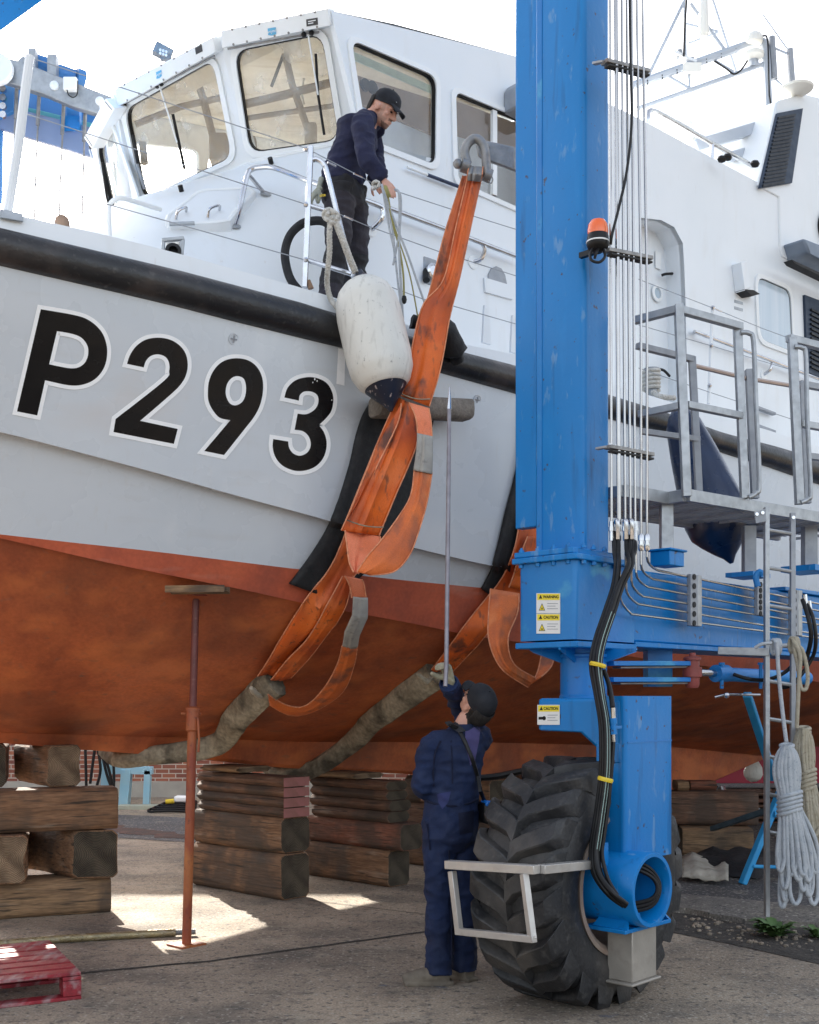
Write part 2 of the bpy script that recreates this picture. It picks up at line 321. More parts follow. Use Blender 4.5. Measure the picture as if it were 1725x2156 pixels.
bt = skin([(lambda s: hc(s), zf('ch')), (lambda s: hc(s) - .05, lambda s: zf('ch')(s) + .01), (lambda s: hg(s) + (hc(s) - hg(s)) * .72, lambda s: zf('gb')(s) + (zf('ch')(s) - zf('gb')(s)) * .66), (hm, lambda s: zf('gb')(s) + (zf('ch')(s) - zf('gb')(s)) * .42),
           (lambda s: hg(s) + (hc(s) - hg(s)) * .25, lambda s: zf('gb')(s) + (zf('ch')(s) - zf('gb')(s)) * .19), (lambda s: hg(s) + .12, lambda s: zf('gb')(s) + .045), (hg, zf('gb'))])
BB = bt.bvh(); bt.build('hull_bottom', T['red'], boat, ang=30)
allb = M()
for x in (hull, bot, bt): allb.add(x.v, x.f)
ks = [s for s in SS if -7.4 < s < 6.85]
kl = M(); rings = []
for s in ks:
    g = zf('gb')(s) + .03; k = zf('kb')(s); rings.append([Bo(s, .2, g), Bo(s, .15, k + .03), Bo(s, .12, k), Bo(s, -.12, k), Bo(s, -.15, k + .03), Bo(s, -.2, g)])
sa = Bp(1640, 1572, 0)[0]; rings.append([Bo(sa, .12, zf('gb')(sa) + .03), Bo(sa - .1, .12, zf('gb')(sa) + .0), Bo(sa - .1, .1, zf('gb')(sa)), Bo(sa - .1, -.1, zf('gb')(sa)), Bo(sa - .1, -.12, zf('gb')(sa)), Bo(sa, -.12, zf('gb')(sa) + .03)])
kl.loft(rings); kl.build('keel', T['red'], boat, ang=30); allb.add(kl.v, kl.f)
ALLB = allb.bvh()
m = M(); m.quad(*[Bo(12.5, sg * f(12.5), z(12.5)) for sg, f, z in ((1, hr, zf('lip')), (1, hw, zf('wl')), (-1, hw, zf('wl')), (-1, hr, zf('lip')))]); m.quad(*[Bo(12.5, sg * f(12.5), z(12.5)) for sg, f, z in ((1, hw, zf('wl')), (1, hg, zf('gb')), (-1, hg, zf('gb')), (-1, hw, zf('wl')))])
m.build('transom', T['grey'], boat)
# rubbing rail (starboard and port)
for sg in (1, -1):
    m = M(); sec = []
    for s in SS:
        rt, rb = zf('rt')(s), zf('rb')(s); zc = (rt + rb) / 2; rr = (rt - rb) / 2; h = hr(s); rg = []
        for k in range(15):
            a = -math.pi / 2 + math.pi * k / 14; rg.append(Bo(s, sg * (h - .005 + math.cos(a) * rr * 1.05), zc + math.sin(a) * rr))
        rg.append(Bo(s, sg * (h - .02), rt)); rg.append(Bo(s, sg * (h - .02), rb)); sec.append(rg)
    m.loft(sec); m.build('rub_rail', T['rub'], boat, ang=60)
# deck
m = M(); m.loft([[Bo(s, h * (hr(s) - .1), zf('lip')(s) - .03 + .10 * (1 - h * h)) for h in (1, .7, .35, 0, -.35, -.7, -1)] for s in SS], cap=False, closed=False)
m.build('deck', T['white'], boat)
zd = lambda s: zf('lip')(s) - .01
# ---------------------------------------------------------------- superstructure
ZT, ZS = 6.93, 6.10
At, Bt, Ct, Dt = PZ(697, 22, ZT), PZ(460, 78, ZT), PZ(240, 198, ZT), PZ(184, 285, ZT)
Ab, Bb, Cb, Db = PZ(762, 292, ZS), PZ(532, 342, ZS), PZ(310, 446, ZS), PZ(240, 490, ZS)
HS = 1.9
def wp(u, v, off=0.0):             # point on the starboard side wall (plane h = 1.9)
    return hitp(u, v, Bo(0, HS + off, 0), CC)
mir = lambda p: p - CC * (2 * (p - K0).dot(CC))
glass = bpy.data.materials.new('cabin_glass_hazed'); glass.use_nodes = True; t = glass.node_tree
for n in list(t.nodes): t.nodes.remove(n)
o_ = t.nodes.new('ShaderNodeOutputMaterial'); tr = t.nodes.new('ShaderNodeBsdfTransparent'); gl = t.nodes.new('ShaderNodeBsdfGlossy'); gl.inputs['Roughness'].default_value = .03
df = t.nodes.new('ShaderNodeBsdfDiffuse'); df.inputs[0].default_value = (.80, .82, .80, 1); tcx = t.nodes.new('ShaderNodeTexCoord'); nz = t.nodes.new('ShaderNodeTexNoise'); nz.inputs['Scale'].default_value = 5; nz.inputs['Detail'].default_value = 8  # pale diffuse haze mixed into the glass to brighten the window panes
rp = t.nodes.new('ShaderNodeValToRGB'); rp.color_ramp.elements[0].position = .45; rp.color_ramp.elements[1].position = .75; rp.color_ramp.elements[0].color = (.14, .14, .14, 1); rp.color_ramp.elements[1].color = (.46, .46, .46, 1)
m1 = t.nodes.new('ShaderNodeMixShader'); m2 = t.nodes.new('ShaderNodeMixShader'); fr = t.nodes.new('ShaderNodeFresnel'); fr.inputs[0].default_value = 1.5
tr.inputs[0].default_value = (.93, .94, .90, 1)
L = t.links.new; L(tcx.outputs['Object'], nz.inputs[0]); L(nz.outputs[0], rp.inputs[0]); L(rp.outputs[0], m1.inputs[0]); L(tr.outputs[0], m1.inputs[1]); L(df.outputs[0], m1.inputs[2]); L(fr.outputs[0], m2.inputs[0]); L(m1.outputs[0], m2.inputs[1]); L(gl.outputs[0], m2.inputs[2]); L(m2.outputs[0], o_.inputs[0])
T['glass'] = glass
glass2 = glass.copy(); glass2.name = 'cabin_glass_side'
for n in glass2.node_tree.nodes:
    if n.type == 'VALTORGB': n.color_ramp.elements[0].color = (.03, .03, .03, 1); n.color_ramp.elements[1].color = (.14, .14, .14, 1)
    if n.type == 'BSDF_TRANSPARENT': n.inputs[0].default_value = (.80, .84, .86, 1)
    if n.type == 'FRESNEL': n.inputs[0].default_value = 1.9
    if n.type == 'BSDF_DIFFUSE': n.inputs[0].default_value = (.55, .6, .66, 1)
T['glass2'] = glass2
house = M(); facets = []
def facet(tl, tr_, br, bl, win, name='window', vis=None, gm='glass'):
    n = (tr_ - tl).cross(bl - tl).normalized()
    if n.dot(V((0, 0, CZ)) - tl) < 0: n = -n
    hole = rrect([hitp(u, v, tl, n) for u, v in win], .16)
    outer = [tl, tr_, hitp_proj(br, tl, n), hitp_proj(bl, tl, n)]
    panel(house, outer, [hole], -.05, n)
    fm = M(); ring(fm, hole, .055, n, .022, .05); f = fm.build('window', T['whitem'], boat, ang=40)
    gk = M(); ring(gk, scale_loop(hole, -.012), .016, n, .004, .03); gk.build('gasket', T['black'], f)
    pm = M(); pm.quad(*[p - n * .03 for p in scale_loop(hole, .01)]); pm.build('pane', T[gm], f)
    return n
def hitp_proj(p, p0, n): return p - n * (p - p0).dot(n)
n1 = facet(Bt, At, Ab, Bb, [(495, 107), (680, 70), (717, 295), (528, 322)])
n2 = facet(Ct, Bt, Bb, Cb, [(265, 230), (452, 125), (492, 330), (303, 419)])
n3 = facet(Dt, Ct, Cb, Db, [(207, 313), (238, 262), (296, 428), (240, 466)])
RU = UP * .72; Et, Eb = mir(At) + RU, mir(Ab); Dq = Dt - CC * .02  # unseen port side raised and opened so sky brightens the front windows
hol = lambda a, b, c, d, k: [sum((a, b, c, d), V((0, 0, 0))) / 4 * (1 - k) + p * k for p in (a, b, c, d)]
panel(house, [Et, Dt, Db, Eb], [rrect(hol(Et, Dt, Db, Eb, .93), .1)], .04)
# starboard side wall with its window openings
wi1 = rrect([wp(737, 85), wp(917, 163), wp(915, 350), wp(770, 292)], .14)
wi2 = rrect([wp(957, 194), wp(1120, 262), wp(1120, 452), wp(962, 382)], .10)
wi3 = rrect([wp(1592, 582), wp(1662, 612), wp(1668, 742), wp(1598, 715)], .2)
foot = lambda u: None
def wz(s, z, off=0): return Bo(s, HS + off, z)
s_at = lambda u: Bs(u, HS)
out = [wp(697, 22), wp(1082, 117), wp(1230, 165), wp(1262, 208), wp(1362, 258), wp(1640, 408), wp(1642, 420), wp(1725, 470), wp(1990, 620), wz(s_at(1990), zd(6) - .05), wz(s_at(1400), zd(3.5) - .05), wz(s_at(1100), zd(1) - .05), wz(s_at(762), zd(0) - .05), wp(762, 292)]
dloop = [(1345, 458), (1392, 463), (1420, 478), (1438, 512), (1441, 560), (1444, 640), (1447, 800), (1448, 870), (1400, 853), (1345, 835)]
panel(house, out, [wi1, wi2, [wp(u, v) for u, v in dloop]], -.05, CC)
house.loft([[wp(u, v) for u, v in dloop], [wp(u, v) - CC * .24 for u, v in dloop]], cap=False)
for wl_, gm in ((wi1, 'glass2'), (wi2, 'glass2'), (wi3, None)):
    fm = M(); ring(fm, wl_, .055, CC, .02, .05 if gm else .001); f = fm.build('window', T['whitem'], boat, ang=40)
    gk = M(); ring(gk, scale_loop(wl_, -.012), .018, CC, .005, .03 if gm else .002); gk.build('gasket', T['black'], f)
    pm = M(); pm.quad(*[p - CC * (.03 if gm else -.004) for p in scale_loop(wl_, .008)])
    pm.build('pane', T[gm] if gm else mk('curtained_glass', (.42, .52, .60), (.55, .62, .68), 2, .08, stretch=(6, 6, .3), coat=.6), f)
m = M(); m.prism([wp(1033, 228, -.03), wp(1042, 232, -.03), wp(1042, 415, -.03), wp(1033, 411, -.03)], CC * .03); m.build('window_bar', T['whitem'], boat)
# port wall (large openings), aft wall, roof
po = [mir(p) + (RU if i < 4 or p is out[0] else V((0, 0, 0))) for i, p in enumerate(out)]
pw1 = [mir(p) for p in rrect([wp(722, -75), wp(925, -25), wp(925, 362), wp(770, 297)], .1)]; pw2 = [mir(p) for p in rrect([wp(945, -15), wp(1190, 55), wp(1190, 480), wp(950, 375)], .1)]
panel(house, po, [pw1, pw2], .05, CC)
zr = wp(1082, 117).z
hh = [V(p) for p in (Et, Dt, Ct, Bt, At)]
rt = M(); s2 = s_at(1250)
rows = []
edge = [wp(697, 22), wp(830, 50), wp(1082, 117), wp(1230, 165), wp(1262, 208)]
ctr = (Et + Dt + Ct + Bt + At) / 5
rt.add([Et, Dt, Ct, Bt, At], [(0, 1, 2, 3, 4)])
for a, b in zip(edge, edge[1:]): rt.quad(a, b, mir(b) + RU, mir(a) + RU)
house.add(rt.v, rt.f)
e2 = [wp(1262, 208), wp(1362, 258), wp(1640, 408), wp(1990, 620)]
for a, b in zip(e2, e2[1:]): house.quad(a - UP * .25, b - UP * .25, mir(b) - UP * .25, mir(a) - UP * .25)
a = wp(1262, 208); house.quad(a, mir(a), mir(a) - UP * .3, a - UP * .3)
house.build('wheelhouse', T['white'], boat, ang=20)
# wheelhouse interior
T['lining'] = mk('cabin_lining', (.72, .68, .57), (.62, .57, .46), 3, .7, lay=[((.5, .42, .3), 2, .58, .66, .5, (1, 4, 1))])
m = M(); inn = lambda p: p * .985 + (K0 + A * 1 + UP * p.z) * .015
m.add([inn(p) - UP * .07 for p in (Et, Dt, Ct, Bt, At)], [(0, 1, 2, 3, 4)])
a, b = wp(700, 28, -.06), wp(1240, 175, -.06); m.quad(a - UP * .04, b - UP * .1, mir(b) - UP * .1 + RU, mir(a) - UP * .04 + RU)
b2 = Bo(s2 - .05, HS - .06, 4.2); b3 = Bo(s2 - .05, HS - .06, 7.4); m.quad(b2, b3, mir(b3), mir(b2))
m.build('cabin_ceiling', T['lining'], boat)
m = M(); fl = 5.15; m.quad(Bo(.2, 1.8, fl), Bo(s2, 1.8, fl), Bo(s2, -1.8, fl), Bo(.2, -1.8, fl))
m.box(Bo(.55, .1, 5.7), (.35, 2.0, .3), (A, CC, UP)); m.box(Bo(1.6, -.7, 6.3), (1.0, .08, 1.1), (A, CC, UP)); m.box(Bo(2.6, .6, 6.2), (.08, 1.0, 1.8), (A, CC, UP))
for s_, h_ in ((1.35, .7), (1.35, -.6)): m.box(Bo(s_, h_, 5.75), (.12, .45, .65), (A, CC, UP)); m.box(Bo(s_ - .22, h_, 5.5), (.45, .45, .1), (A, CC, UP))
m.build('cabin_fittings', mk('cabin_wood', (.22, .13, .08), (.3, .2, .13), 3, .6), boat, bev=.02)
T['cbeam'] = mk('cabin_beam', (.30, .24, .17), (.24, .19, .13), 5, .7)
for px, r_, mm in (([(596, 118), (572, 182)], .014, 'dark'), ([(600, 112), (616, 180), (648, 272)], .030, 'cbeam'), ([(505, 222), (600, 200), (705, 172)], .035, 'cbeam'), ([(512, 250), (610, 236), (708, 222)], .022, 'cbeam'), ([(640, 165), (636, 200), (641, 220)], .008, 'lining'),
                   ([(410, 150), (430, 215), (448, 285)], .035, 'cbeam'), ([(285, 262), (380, 225), (470, 205)], .03, 'cbeam'), ([(300, 300), (305, 345)], .035, 'cbeam')):
    m = M(); m.tube([P(u_, v_, 9.85 if u_ > 495 else 10.75) for u_, v_ in px], r_, 8); m.build('cabin_strut', T[mm], boat)
m = M(); m.box(P(520, 305, 9.75), (.16, .1, .12)); m.box(P(655, 287, 9.65), (.10, .1, .2)); m.box(P(462, 318, 10.7), (.16, .2, .26)); m.build('console', T['cbeam'], boat, bev=.02)
m = M()
for u_, v_ in ((766, 181), (781, 186)): c = wp(u_, v_, -.25); m.lathe(c, [(.03, 0), (.05, .01), (.05, .03), (.02, .035)], CC, 16)
m.build('gauge', T['black'], boat)
T['lock'] = mk('locker', (.40, .30, .24), (.46, .36, .29), 2, .6); T['inner'] = mk('reflection_panel', (.80, .84, .90), (.72, .76, .82), 1.5, .5)  # pale blue-white panel colour stands for sky reflected in the side windows
m = M(); m.prism([wp(725, 150, -.34), wp(930, 215, -.34), wp(930, 292, -.34), wp(725, 205, -.34)], -CC * .03); m.build('overhead_locker', T['lock'], boat)
m = M(); m.prism([wp(725, 100, -.30), wp(930, 190, -.30), wp(930, 204, -.30), wp(725, 116, -.30)], -CC * .02); m.build('lamp_strip', mk('pale_green_strip', (.62, .78, .70), None, 3, .5), boat)
m = M(); m.prism([wp(725, 206, -.36), wp(930, 293, -.36), wp(930, 380, -.36), wp(725, 330, -.36)], -CC * .03); m.build('reflection_panel', T['inner'], boat)
m = M(); m.prism([wp(940, 280, -.40), wp(1130, 340, -.40), wp(1130, 470, -.40), wp(940, 400, -.40)], -CC * .03); m.build('reflection_panel', T['inner'], boat)
m = M(); m.prism([wp(940, 205, -.42), wp(1130, 275, -.42), wp(1130, 345, -.42), wp(940, 285, -.42)], -CC * .03); m.build('overhead_locker', T['lock'], boat)
# window visors (the long white wiper boxes over the windows), bolts and plates
def plate(q, n, t, name, mat, par, bev=0):
    m = M(); m.prism(q, n * t); return m.build(name, mat, par, bev=bev)
for q, p0, n in (([(464, 65), (692, 17), (697, 53), (467, 101)], Bt, n1), ([(240, 187), (449, 77), (454, 109), (247, 225)], Ct, n2), ([(223, 207), (241, 228), (193, 314), (177, 290)], Dt, n3)):
    qq = [hitp(u, v, p0 + n * .10, n) for u, v in q]
    vz = plate([p - n * .12 for p in qq], n, .12, 'wiper_box', T['whitem'], boat, .008)
    for i in range(7):
        for r0, r1 in ((qq[0], qq[1]), (qq[3], qq[2])):
            bm_ = M(); c = r0.lerp(r1, .06 + i * .145); c = c.lerp(sum(qq, V((0, 0, 0))) / 4, .12); bm_.lathe(c, [(.009, 0), (.009, .004), (.001, .005)], n, 8); bm_.build('bolt', T['iron'], vz)
T['plate'] = mk('maker_plate', (.03, .03, .035), (.05, .05, .05), 30, .4); T['lblue'] = mk('badge_blue', (.12, .42, .66), (.12, .42, .66), 3, .4)
def sticker(q, p0, n, mat, name='maker_plate', par=None, t=.002): return plate([hitp(u, v, p0 + n * .101, n) for u, v in q], n, t, name, mat, par or boat)
sticker([(645, 41), (669, 37), (670, 52), (646, 56)], Bt, n1, T['plate'])
sticker([(411, 101), (425, 94), (427, 108), (413, 115)], Ct, n2, T['plate'])
for q in ([(649, 44.5), (665, 41.5), (665, 43.5), (649, 46.5)], [(649, 49), (660, 47), (660, 49), (649, 51)]):
    plate([hitp(u, v, Bt + n1 * .1035, n1) for u, v in q], n1, .001, 'plate_lines', T['whitem'], boat)
for bq, p0, n in (([(564, 60), (581, 57), (582, 72), (573, 75), (565, 74)], Bt, n1), ([(329, 152), (340, 147), (341, 160), (336, 165), (330, 166)], Ct, n2)):
    sticker(bq, p0, n, T['lblue'], 'badge'); c = sum((V((*x, 0)) for x in bq), V((0, 0, 0))) / len(bq)
def text_at(body, origin, xdir, up, size, mat, name, par, ext=.001, bold=0.0):
    cu = bpy.data.curves.new(name, 'FONT'); cu.body = body; cu.size = size; cu.extrude = ext; cu.align_x = 'CENTER'; cu.align_y = 'CENTER'; cu.offset = bold
    tmp = bpy.data.objects.new(name, cu); scn.collection.objects.link(tmp); dg = bpy.context.evaluated_depsgraph_get(); me = bpy.data.meshes.new_from_object(tmp.evaluated_get(dg)); bpy.data.objects.remove(tmp)
    x = V(xdir).normalized(); n = x.cross(V(up)).normalized(); y = n.cross(x)
    mm = M(); mm.add([V(origin) + x * v.co.x + y * v.co.y + n * (v.co.z + ext) for v in me.vertices], [list(p.vertices) for p in me.polygons])
    return mm.build(name, mat, par)
text_at('Wynn', hitp(573, 66, Bt + n1 * .104, n1), At - Bt, UP, .034, T['whitem'], 'badge_lettering', boat)
text_at('Wynn', hitp(335.5, 156, Ct + n2 * .104, n2), Bt - Ct, UP, .034, T['whitem'], 'badge_lettering', boat)
# wipers: arms and blades on the glass
def wip(pts, r, name, mat, p0, n, off=.05):
    m = M(); m.tube([hitp(u, v, p0 + n * off, n) for u, v in pts], r, 8); return m.build(name, mat, boat)
wip([(649, 72), (670, 200)], .007, 'wiper_arm', T['whitem'], Bt, n1); wip([(665, 113), (670, 200), (683, 284)], .011, 'wiper_blade', T['black'], Bt, n1, .03)
wip([(336, 180), (373, 300)], .007, 'wiper_arm', T['whitem'], Ct, n2); wip([(364, 240), (389, 357)], .014, 'wiper_blade', T['black'], Ct, n2, .03)
wip([(281, 284), (291, 345)], .013, 'wiper_blade', T['black'], Ct, n2, .03); wip([(288, 345), (305, 398)], .018, 'wiper_arm', T['galvd'], Ct, n2, .04)
wip([(188, 315), (220, 415)], .006, 'wiper_arm', T['whitem'], Dt, n3); wip([(215, 342), (225, 415), (242, 468)], .012, 'wiper_blade', T['black'], Dt, n3, .03)
for u, v, p0, n in ((640, 73, Bt, n1), (656, 69, Bt, n1), (331, 181, Ct, n2), (340, 176, Ct, n2), (262, 220, Ct, n2), (192, 309, Dt, n3)):
    m = M(); m.ball(hitp(u, v, p0 + n * .05, n), .022, 10); m.build('wiper_pivot', T['black'], boat)
for a, b, p0, n in (((480, 103), (672, 68), Bt, n1), ((256, 222), (452, 118), Ct, n2)):
    m = M(); m.tube([hitp(*a, p0 + n * .045, n), hitp(*b, p0 + n * .045, n)], .008, 8); m.build('wiper_rail', T['iron'], boat)
# ---------------------------------------------------------------- foredeck trunk
def resample(pts, n):
    pts = [V(p) for p in pts]; L_ = [0]
    for a, b in zip(pts, pts[1:]): L_.append(L_[-1] + (b - a).length)
    o = []
    for i in range(n):
        t = L_[-1] * i / (n - 1); k = 0
        while k < len(L_) - 2 and L_[k + 1] < t: k += 1
        o.append(pts[k].lerp(pts[k + 1], (t - L_[k]) / max(L_[k + 1] - L_[k], 1e-6)))
    return o
sill = smooth([wp(1000, 372, .0), Ab + CC * .0, Bb, Cb, Db], 6); sill = resample([wz(.9, ZS, .0), Ab, Bb, Cb, Db, Db + (Db - Cb)], 30)
base = resample(smooth([wz(.9, 4.0, .02), wz(.1, 4.05, .02), Bo(-.8, 1.88, 4.1), Bo(-1.7, 1.72, 4.15), Bo(-2.4, 1.35, 4.2), Bo(-2.8, .7, 4.2), Bo(-2.9, -.2, 4.2), Bo(-2.8, -1.2, 4.2)], 6), 30)
trk = M(); rows = []
for j_ in range(15):
    t = j_ / 14; row = []
    for i in range(30):
        a, b = sill[i], base[i]; tt = t
        p = a.lerp(b, 1 - (1 - t) ** 1.0); ex = inter([(0, 0), (.15, .02), (.5, .22), (1, .25)], i / 29)
        q = a.lerp(b, t); q.z = a.z - (a.z - b.z) * (t ** (1 + 2.0 * ex)) ; 
        row.append(q)
    rows.append(row)
trk.loft(rows, cap=False, closed=False); TB = trk.bvh(); trk.build('coach_roof', T['white'], boat, ang=60)
m = M(); m.tube([p + V((0, 0, .0)) + (p - K0 - UP * p.z).normalized() * .015 for p in [Ab, Bb, Cb, Db]], .02, 8); m.build('window_sill', T['whitem'], boat)
tb = lambda u, v, off=.0: ray(TB, u, v, off, 9.3)
# ---------------------------------------------------------------- boat lift (travelling hoist)
AL = V((.685, .728, 0)).normalized(); CL = V((AL.y, -AL.x, 0)); AX = (AL, CL, UP)
lift = thing('boat_lift', 'blue wheeled boat lift leg with steel pipes, beam, walkway and one big tyre', 'boat lift', G(1225, 2090))
def lb(corner, a0, a1, c0, c1, z0, z1, m=None, name=None, mat=None, bev=.012, par=None):   # box in lift axes from a corner point
    m = m or M(); p = V((corner.x, corner.y, 0))
    m.box(p + AL * (a0 + a1) / 2 - CL * (c0 + c1) / 2 + UP * (z0 + z1) / 2, (a1 - a0, c1 - c0, z1 - z0), AX)
    return m.build(name, mat, par or lift, bev=bev) if name else m
# main column
E = P(1230, 0, 6.75)
def rpost(corner, wa, wc, z0, z1, r_, name, mat, par=None):   # column with rounded vertical edges
    p = V((corner.x, corner.y, 0)); c4 = [p, p + AL * wa, p + AL * wa - CL * wc, p - CL * wc]
    lp = rrect(c4, r_ / min(wa, wc), 4); m = M(); m.prism([q + UP * z0 for q in lp], UP * (z1 - z0)); return m.build(name, mat, par or lift, ang=50)
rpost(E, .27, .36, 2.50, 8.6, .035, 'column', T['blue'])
z_c = CZ + (HZ - 1108) / F * 7.0
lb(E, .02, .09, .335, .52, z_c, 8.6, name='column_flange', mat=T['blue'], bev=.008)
m = M(); lb(E, -.004, .004, .30, .335, 2.5, 8.6, m); m.build('weld_bead', T['bluew'], lift)
# head box on top of the wheel fork and its flanges
Bx = P(1212, 1185, 6.52)
ZB0, ZB1 = 2.00, 2.455
rpost(Bx, .62, .40, ZB0 + .01, ZB1, .03, 'head_box', T['bluew'])
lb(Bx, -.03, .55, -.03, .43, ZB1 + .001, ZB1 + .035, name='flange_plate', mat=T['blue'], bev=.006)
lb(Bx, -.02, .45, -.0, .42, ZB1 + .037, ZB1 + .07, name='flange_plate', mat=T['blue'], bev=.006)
for a_, c_ in [(-.0, .05), (-.0, .15), (-.0, .26), (-.0, .38), (.06, -.012), (.16, -.012), (.27, -.012), (.38, -.012)]:
    m = M(); p = V((Bx.x, Bx.y, 0)) + AL * (a_ + .0) - CL * (c_ + .0) + UP * (ZB1 + .07); m.lathe(p, [(.016, 0), (.016, .014), (.008, .014), (.008, .026)], UP, 6); m.build('bolt', T['blue'], lift); m = M()
    m.lathe(p - UP * .07, [(.016, 0), (.016, -.02)], UP, 6); m.build('bolt', T['blue'], lift)
lb(Bx, -.01, .60, -.02, .42, ZB0 - .035, ZB0, name='base_flange', mat=T['blue'], bev=.006)
kp = V((Bx.x, Bx.y, 0)) + AL * .27 - CL * .19
KPc = None
# kingpin
kp = P(1229, 1425, 6.86); kp.z = 0
m = M(); m.lathe(kp + UP * 1.66, [(.142, 0), (.142, .03), (.136, .04), (.136, .255), (.150, .26), (.150, .275), (.138, .28), (.138, .32), (.165, .36)], UP, 40); m.build('kingpin', T['bluew'], lift, ang=30)
m = M(); m.lathe(kp + UP * 1.925, [(.1395, 0), (.1395, .016)], UP, 40); m.build('seal', T['black'], lift)
for k in range(8):
    d = V((math.cos(k * math.pi / 4 + .2), math.sin(k * math.pi / 4 + .2), 0)); n = V((-d.y, d.x, 0)); m = M()
    m.prism([kp + d * .12 + UP * 1.945, kp + d * .30 + UP * 1.965, kp + d * .12 + UP * 1.875] if False else [kp + d * .12 + UP * 1.965, kp + d * .33 + UP * 1.965, kp + d * .33 + UP * 1.955, kp + d * .12 + UP * 1.88], n * .012); m.build('gusset', T['blue'], lift)
# wheel fork: arm over the tyre, leg, hub pipe
Lc = P(1317, 1470, 6.25)
ft = lambda name, *a, **k: lb(Lc, *a, name=name, mat=T['blue'], **k)
LW = .49
arm = M(); p = V((Lc.x, Lc.y, 0))
prof = [(0.02, 1.68), (.585, 1.68), (.585, 1.495), (.30, 1.49), (.16, 1.385), (0.02, 1.385)]
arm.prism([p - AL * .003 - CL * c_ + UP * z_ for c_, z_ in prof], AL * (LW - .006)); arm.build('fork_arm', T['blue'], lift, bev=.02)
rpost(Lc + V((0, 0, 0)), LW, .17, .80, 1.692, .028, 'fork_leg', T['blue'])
m = M(); lb(Lc, .02, LW - .02, -.004, .01, 1.438, 1.446, m); m.build('weld_bead', T['bluew'], lift)
m = M(); lb(Lc, -.006, LW + .006, .03, .185, 1.33, 1.44, m); m.build('reinforcing_plate', T['blue'], lift, bev=.008)
axd = CL; hubc = P(1375, 1874, 6.2)
TC = P(1303, 1860, 6.42); TC.z = .66
m = M(); pr = [(.172, -.0), (.172, .42)]
rings = []
m.lathe(hubc, [(.175, -.45), (.200, -.45), (.200, -.006), (.196, 0), (.176, 0), (.172, -.006), (.172, -.38), (.001, -.38)], CL, 48, cap=False); m.build('hub_pipe', T['blue'], lift, ang=40)
m = M(); m.lathe(hubc - CL * .33, [(.11, 0), (.11, .06), (.07, .07), (.07, .12), (.001, .12)], CL, 8); m.box(hubc - CL * .25 + UP * .06, (.12, .1, .1), AX); m.build('drive_motor', mk('red_oxide', (.35, .04, .02), (.25, .05, .03), 9, .5), lift, bev=.01)
for k in range(3):
    m = M(); q0 = hubc - CL * .28 - AL * .13 + UP * .06; c = [q0 + UP * (.05 + k * .02), hubc - CL * .10 + AL * (.03) + UP * (.13 - k * .02), hubc - CL * .04 + AL * (.13 - k * .015) + UP * .02, hubc - CL * .05 + AL * .07 - UP * (.10 - k * .02), hubc - CL * .15 - AL * .10 - UP * (.13 - .02 * k)]
    m.tube(smooth(c, 6), .011, 8); m.build('hose', T['black'], lift)
# foot block under the hub
fb = V((hubc.x, hubc.y, 0)) - AL * .0
fbc = P(1332, 2000, 6.20); 
m = M(); q = V((fbc.x, fbc.y, 0)); lb(fbc, -.10, .36, -.02, .24, .44, .462, m); m.build('foot_bracket', T['blue'], lift, bev=.004)
for a_ in (-.08, .06, .20, .34):
    m = M(); m.prism([q + AL * a_ + CL * .02 + UP * .46, q + AL * a_ - CL * .2 + UP * .46, q + AL * (a_ * .7 + .04) - CL * .15 + UP * .56, q + AL * (a_ * .7 + .04) - CL * .02 + UP * .54], AL * .014); m.build('foot_gusset', T['blue'], lift)
m = M(); lb(fbc, .0, .24, .0, .16, .165, .44, m); lb(fbc, -.03, .26, -.02, .18, .15, .165, m); m.build('steel_foot', mk('bare_aluminium', (.42, .38, .33), (.34, .31, .27), 5, .5, .35, lay=[((.2, .17, .14), 12, .55, .8, .6)], bump=.001), lift, bev=.006)
# tyre
RT, WT = .665, .50
tyre_m = M(); prof = []
def tp(x, r): return (r, x)
pf = [(.36, -.02), (.40, .012), (.47, .03), (.54, .028), (.585, .012), (.61, -.01), (.628, -.05), (.634, -.12), (.636, -.25), (.634, -.38), (.628, -.45), (.61, -.49), (.585, -.512), (.54, -.528), (.47, -.53), (.40, -.512), (.36, -.48)]
tyre_m.lathe(TC, [(r, x) for r, x in pf], CL, 72, cap=False)
T['tyre'] = mk('tyre_rubber', (.012, .0125, .0145), (.026, .026, .028), 4, .55, lay=[((.12, .105, .09), 3, .50, .72, .6), ((.10, .095, .09), 22, .56, .78, .6)], bump=.003, bsc=50, fine=.2)
tyre = tyre_m.build('tyre', T['tyre'], lift, ang=50)
tan = AL
def tpt(ang, x, r):                 # point on the tyre: angle, offset along axle, radius
    return TC + CL * x + (AL * math.cos(ang) + UP * math.sin(ang)) * r
NL = 20
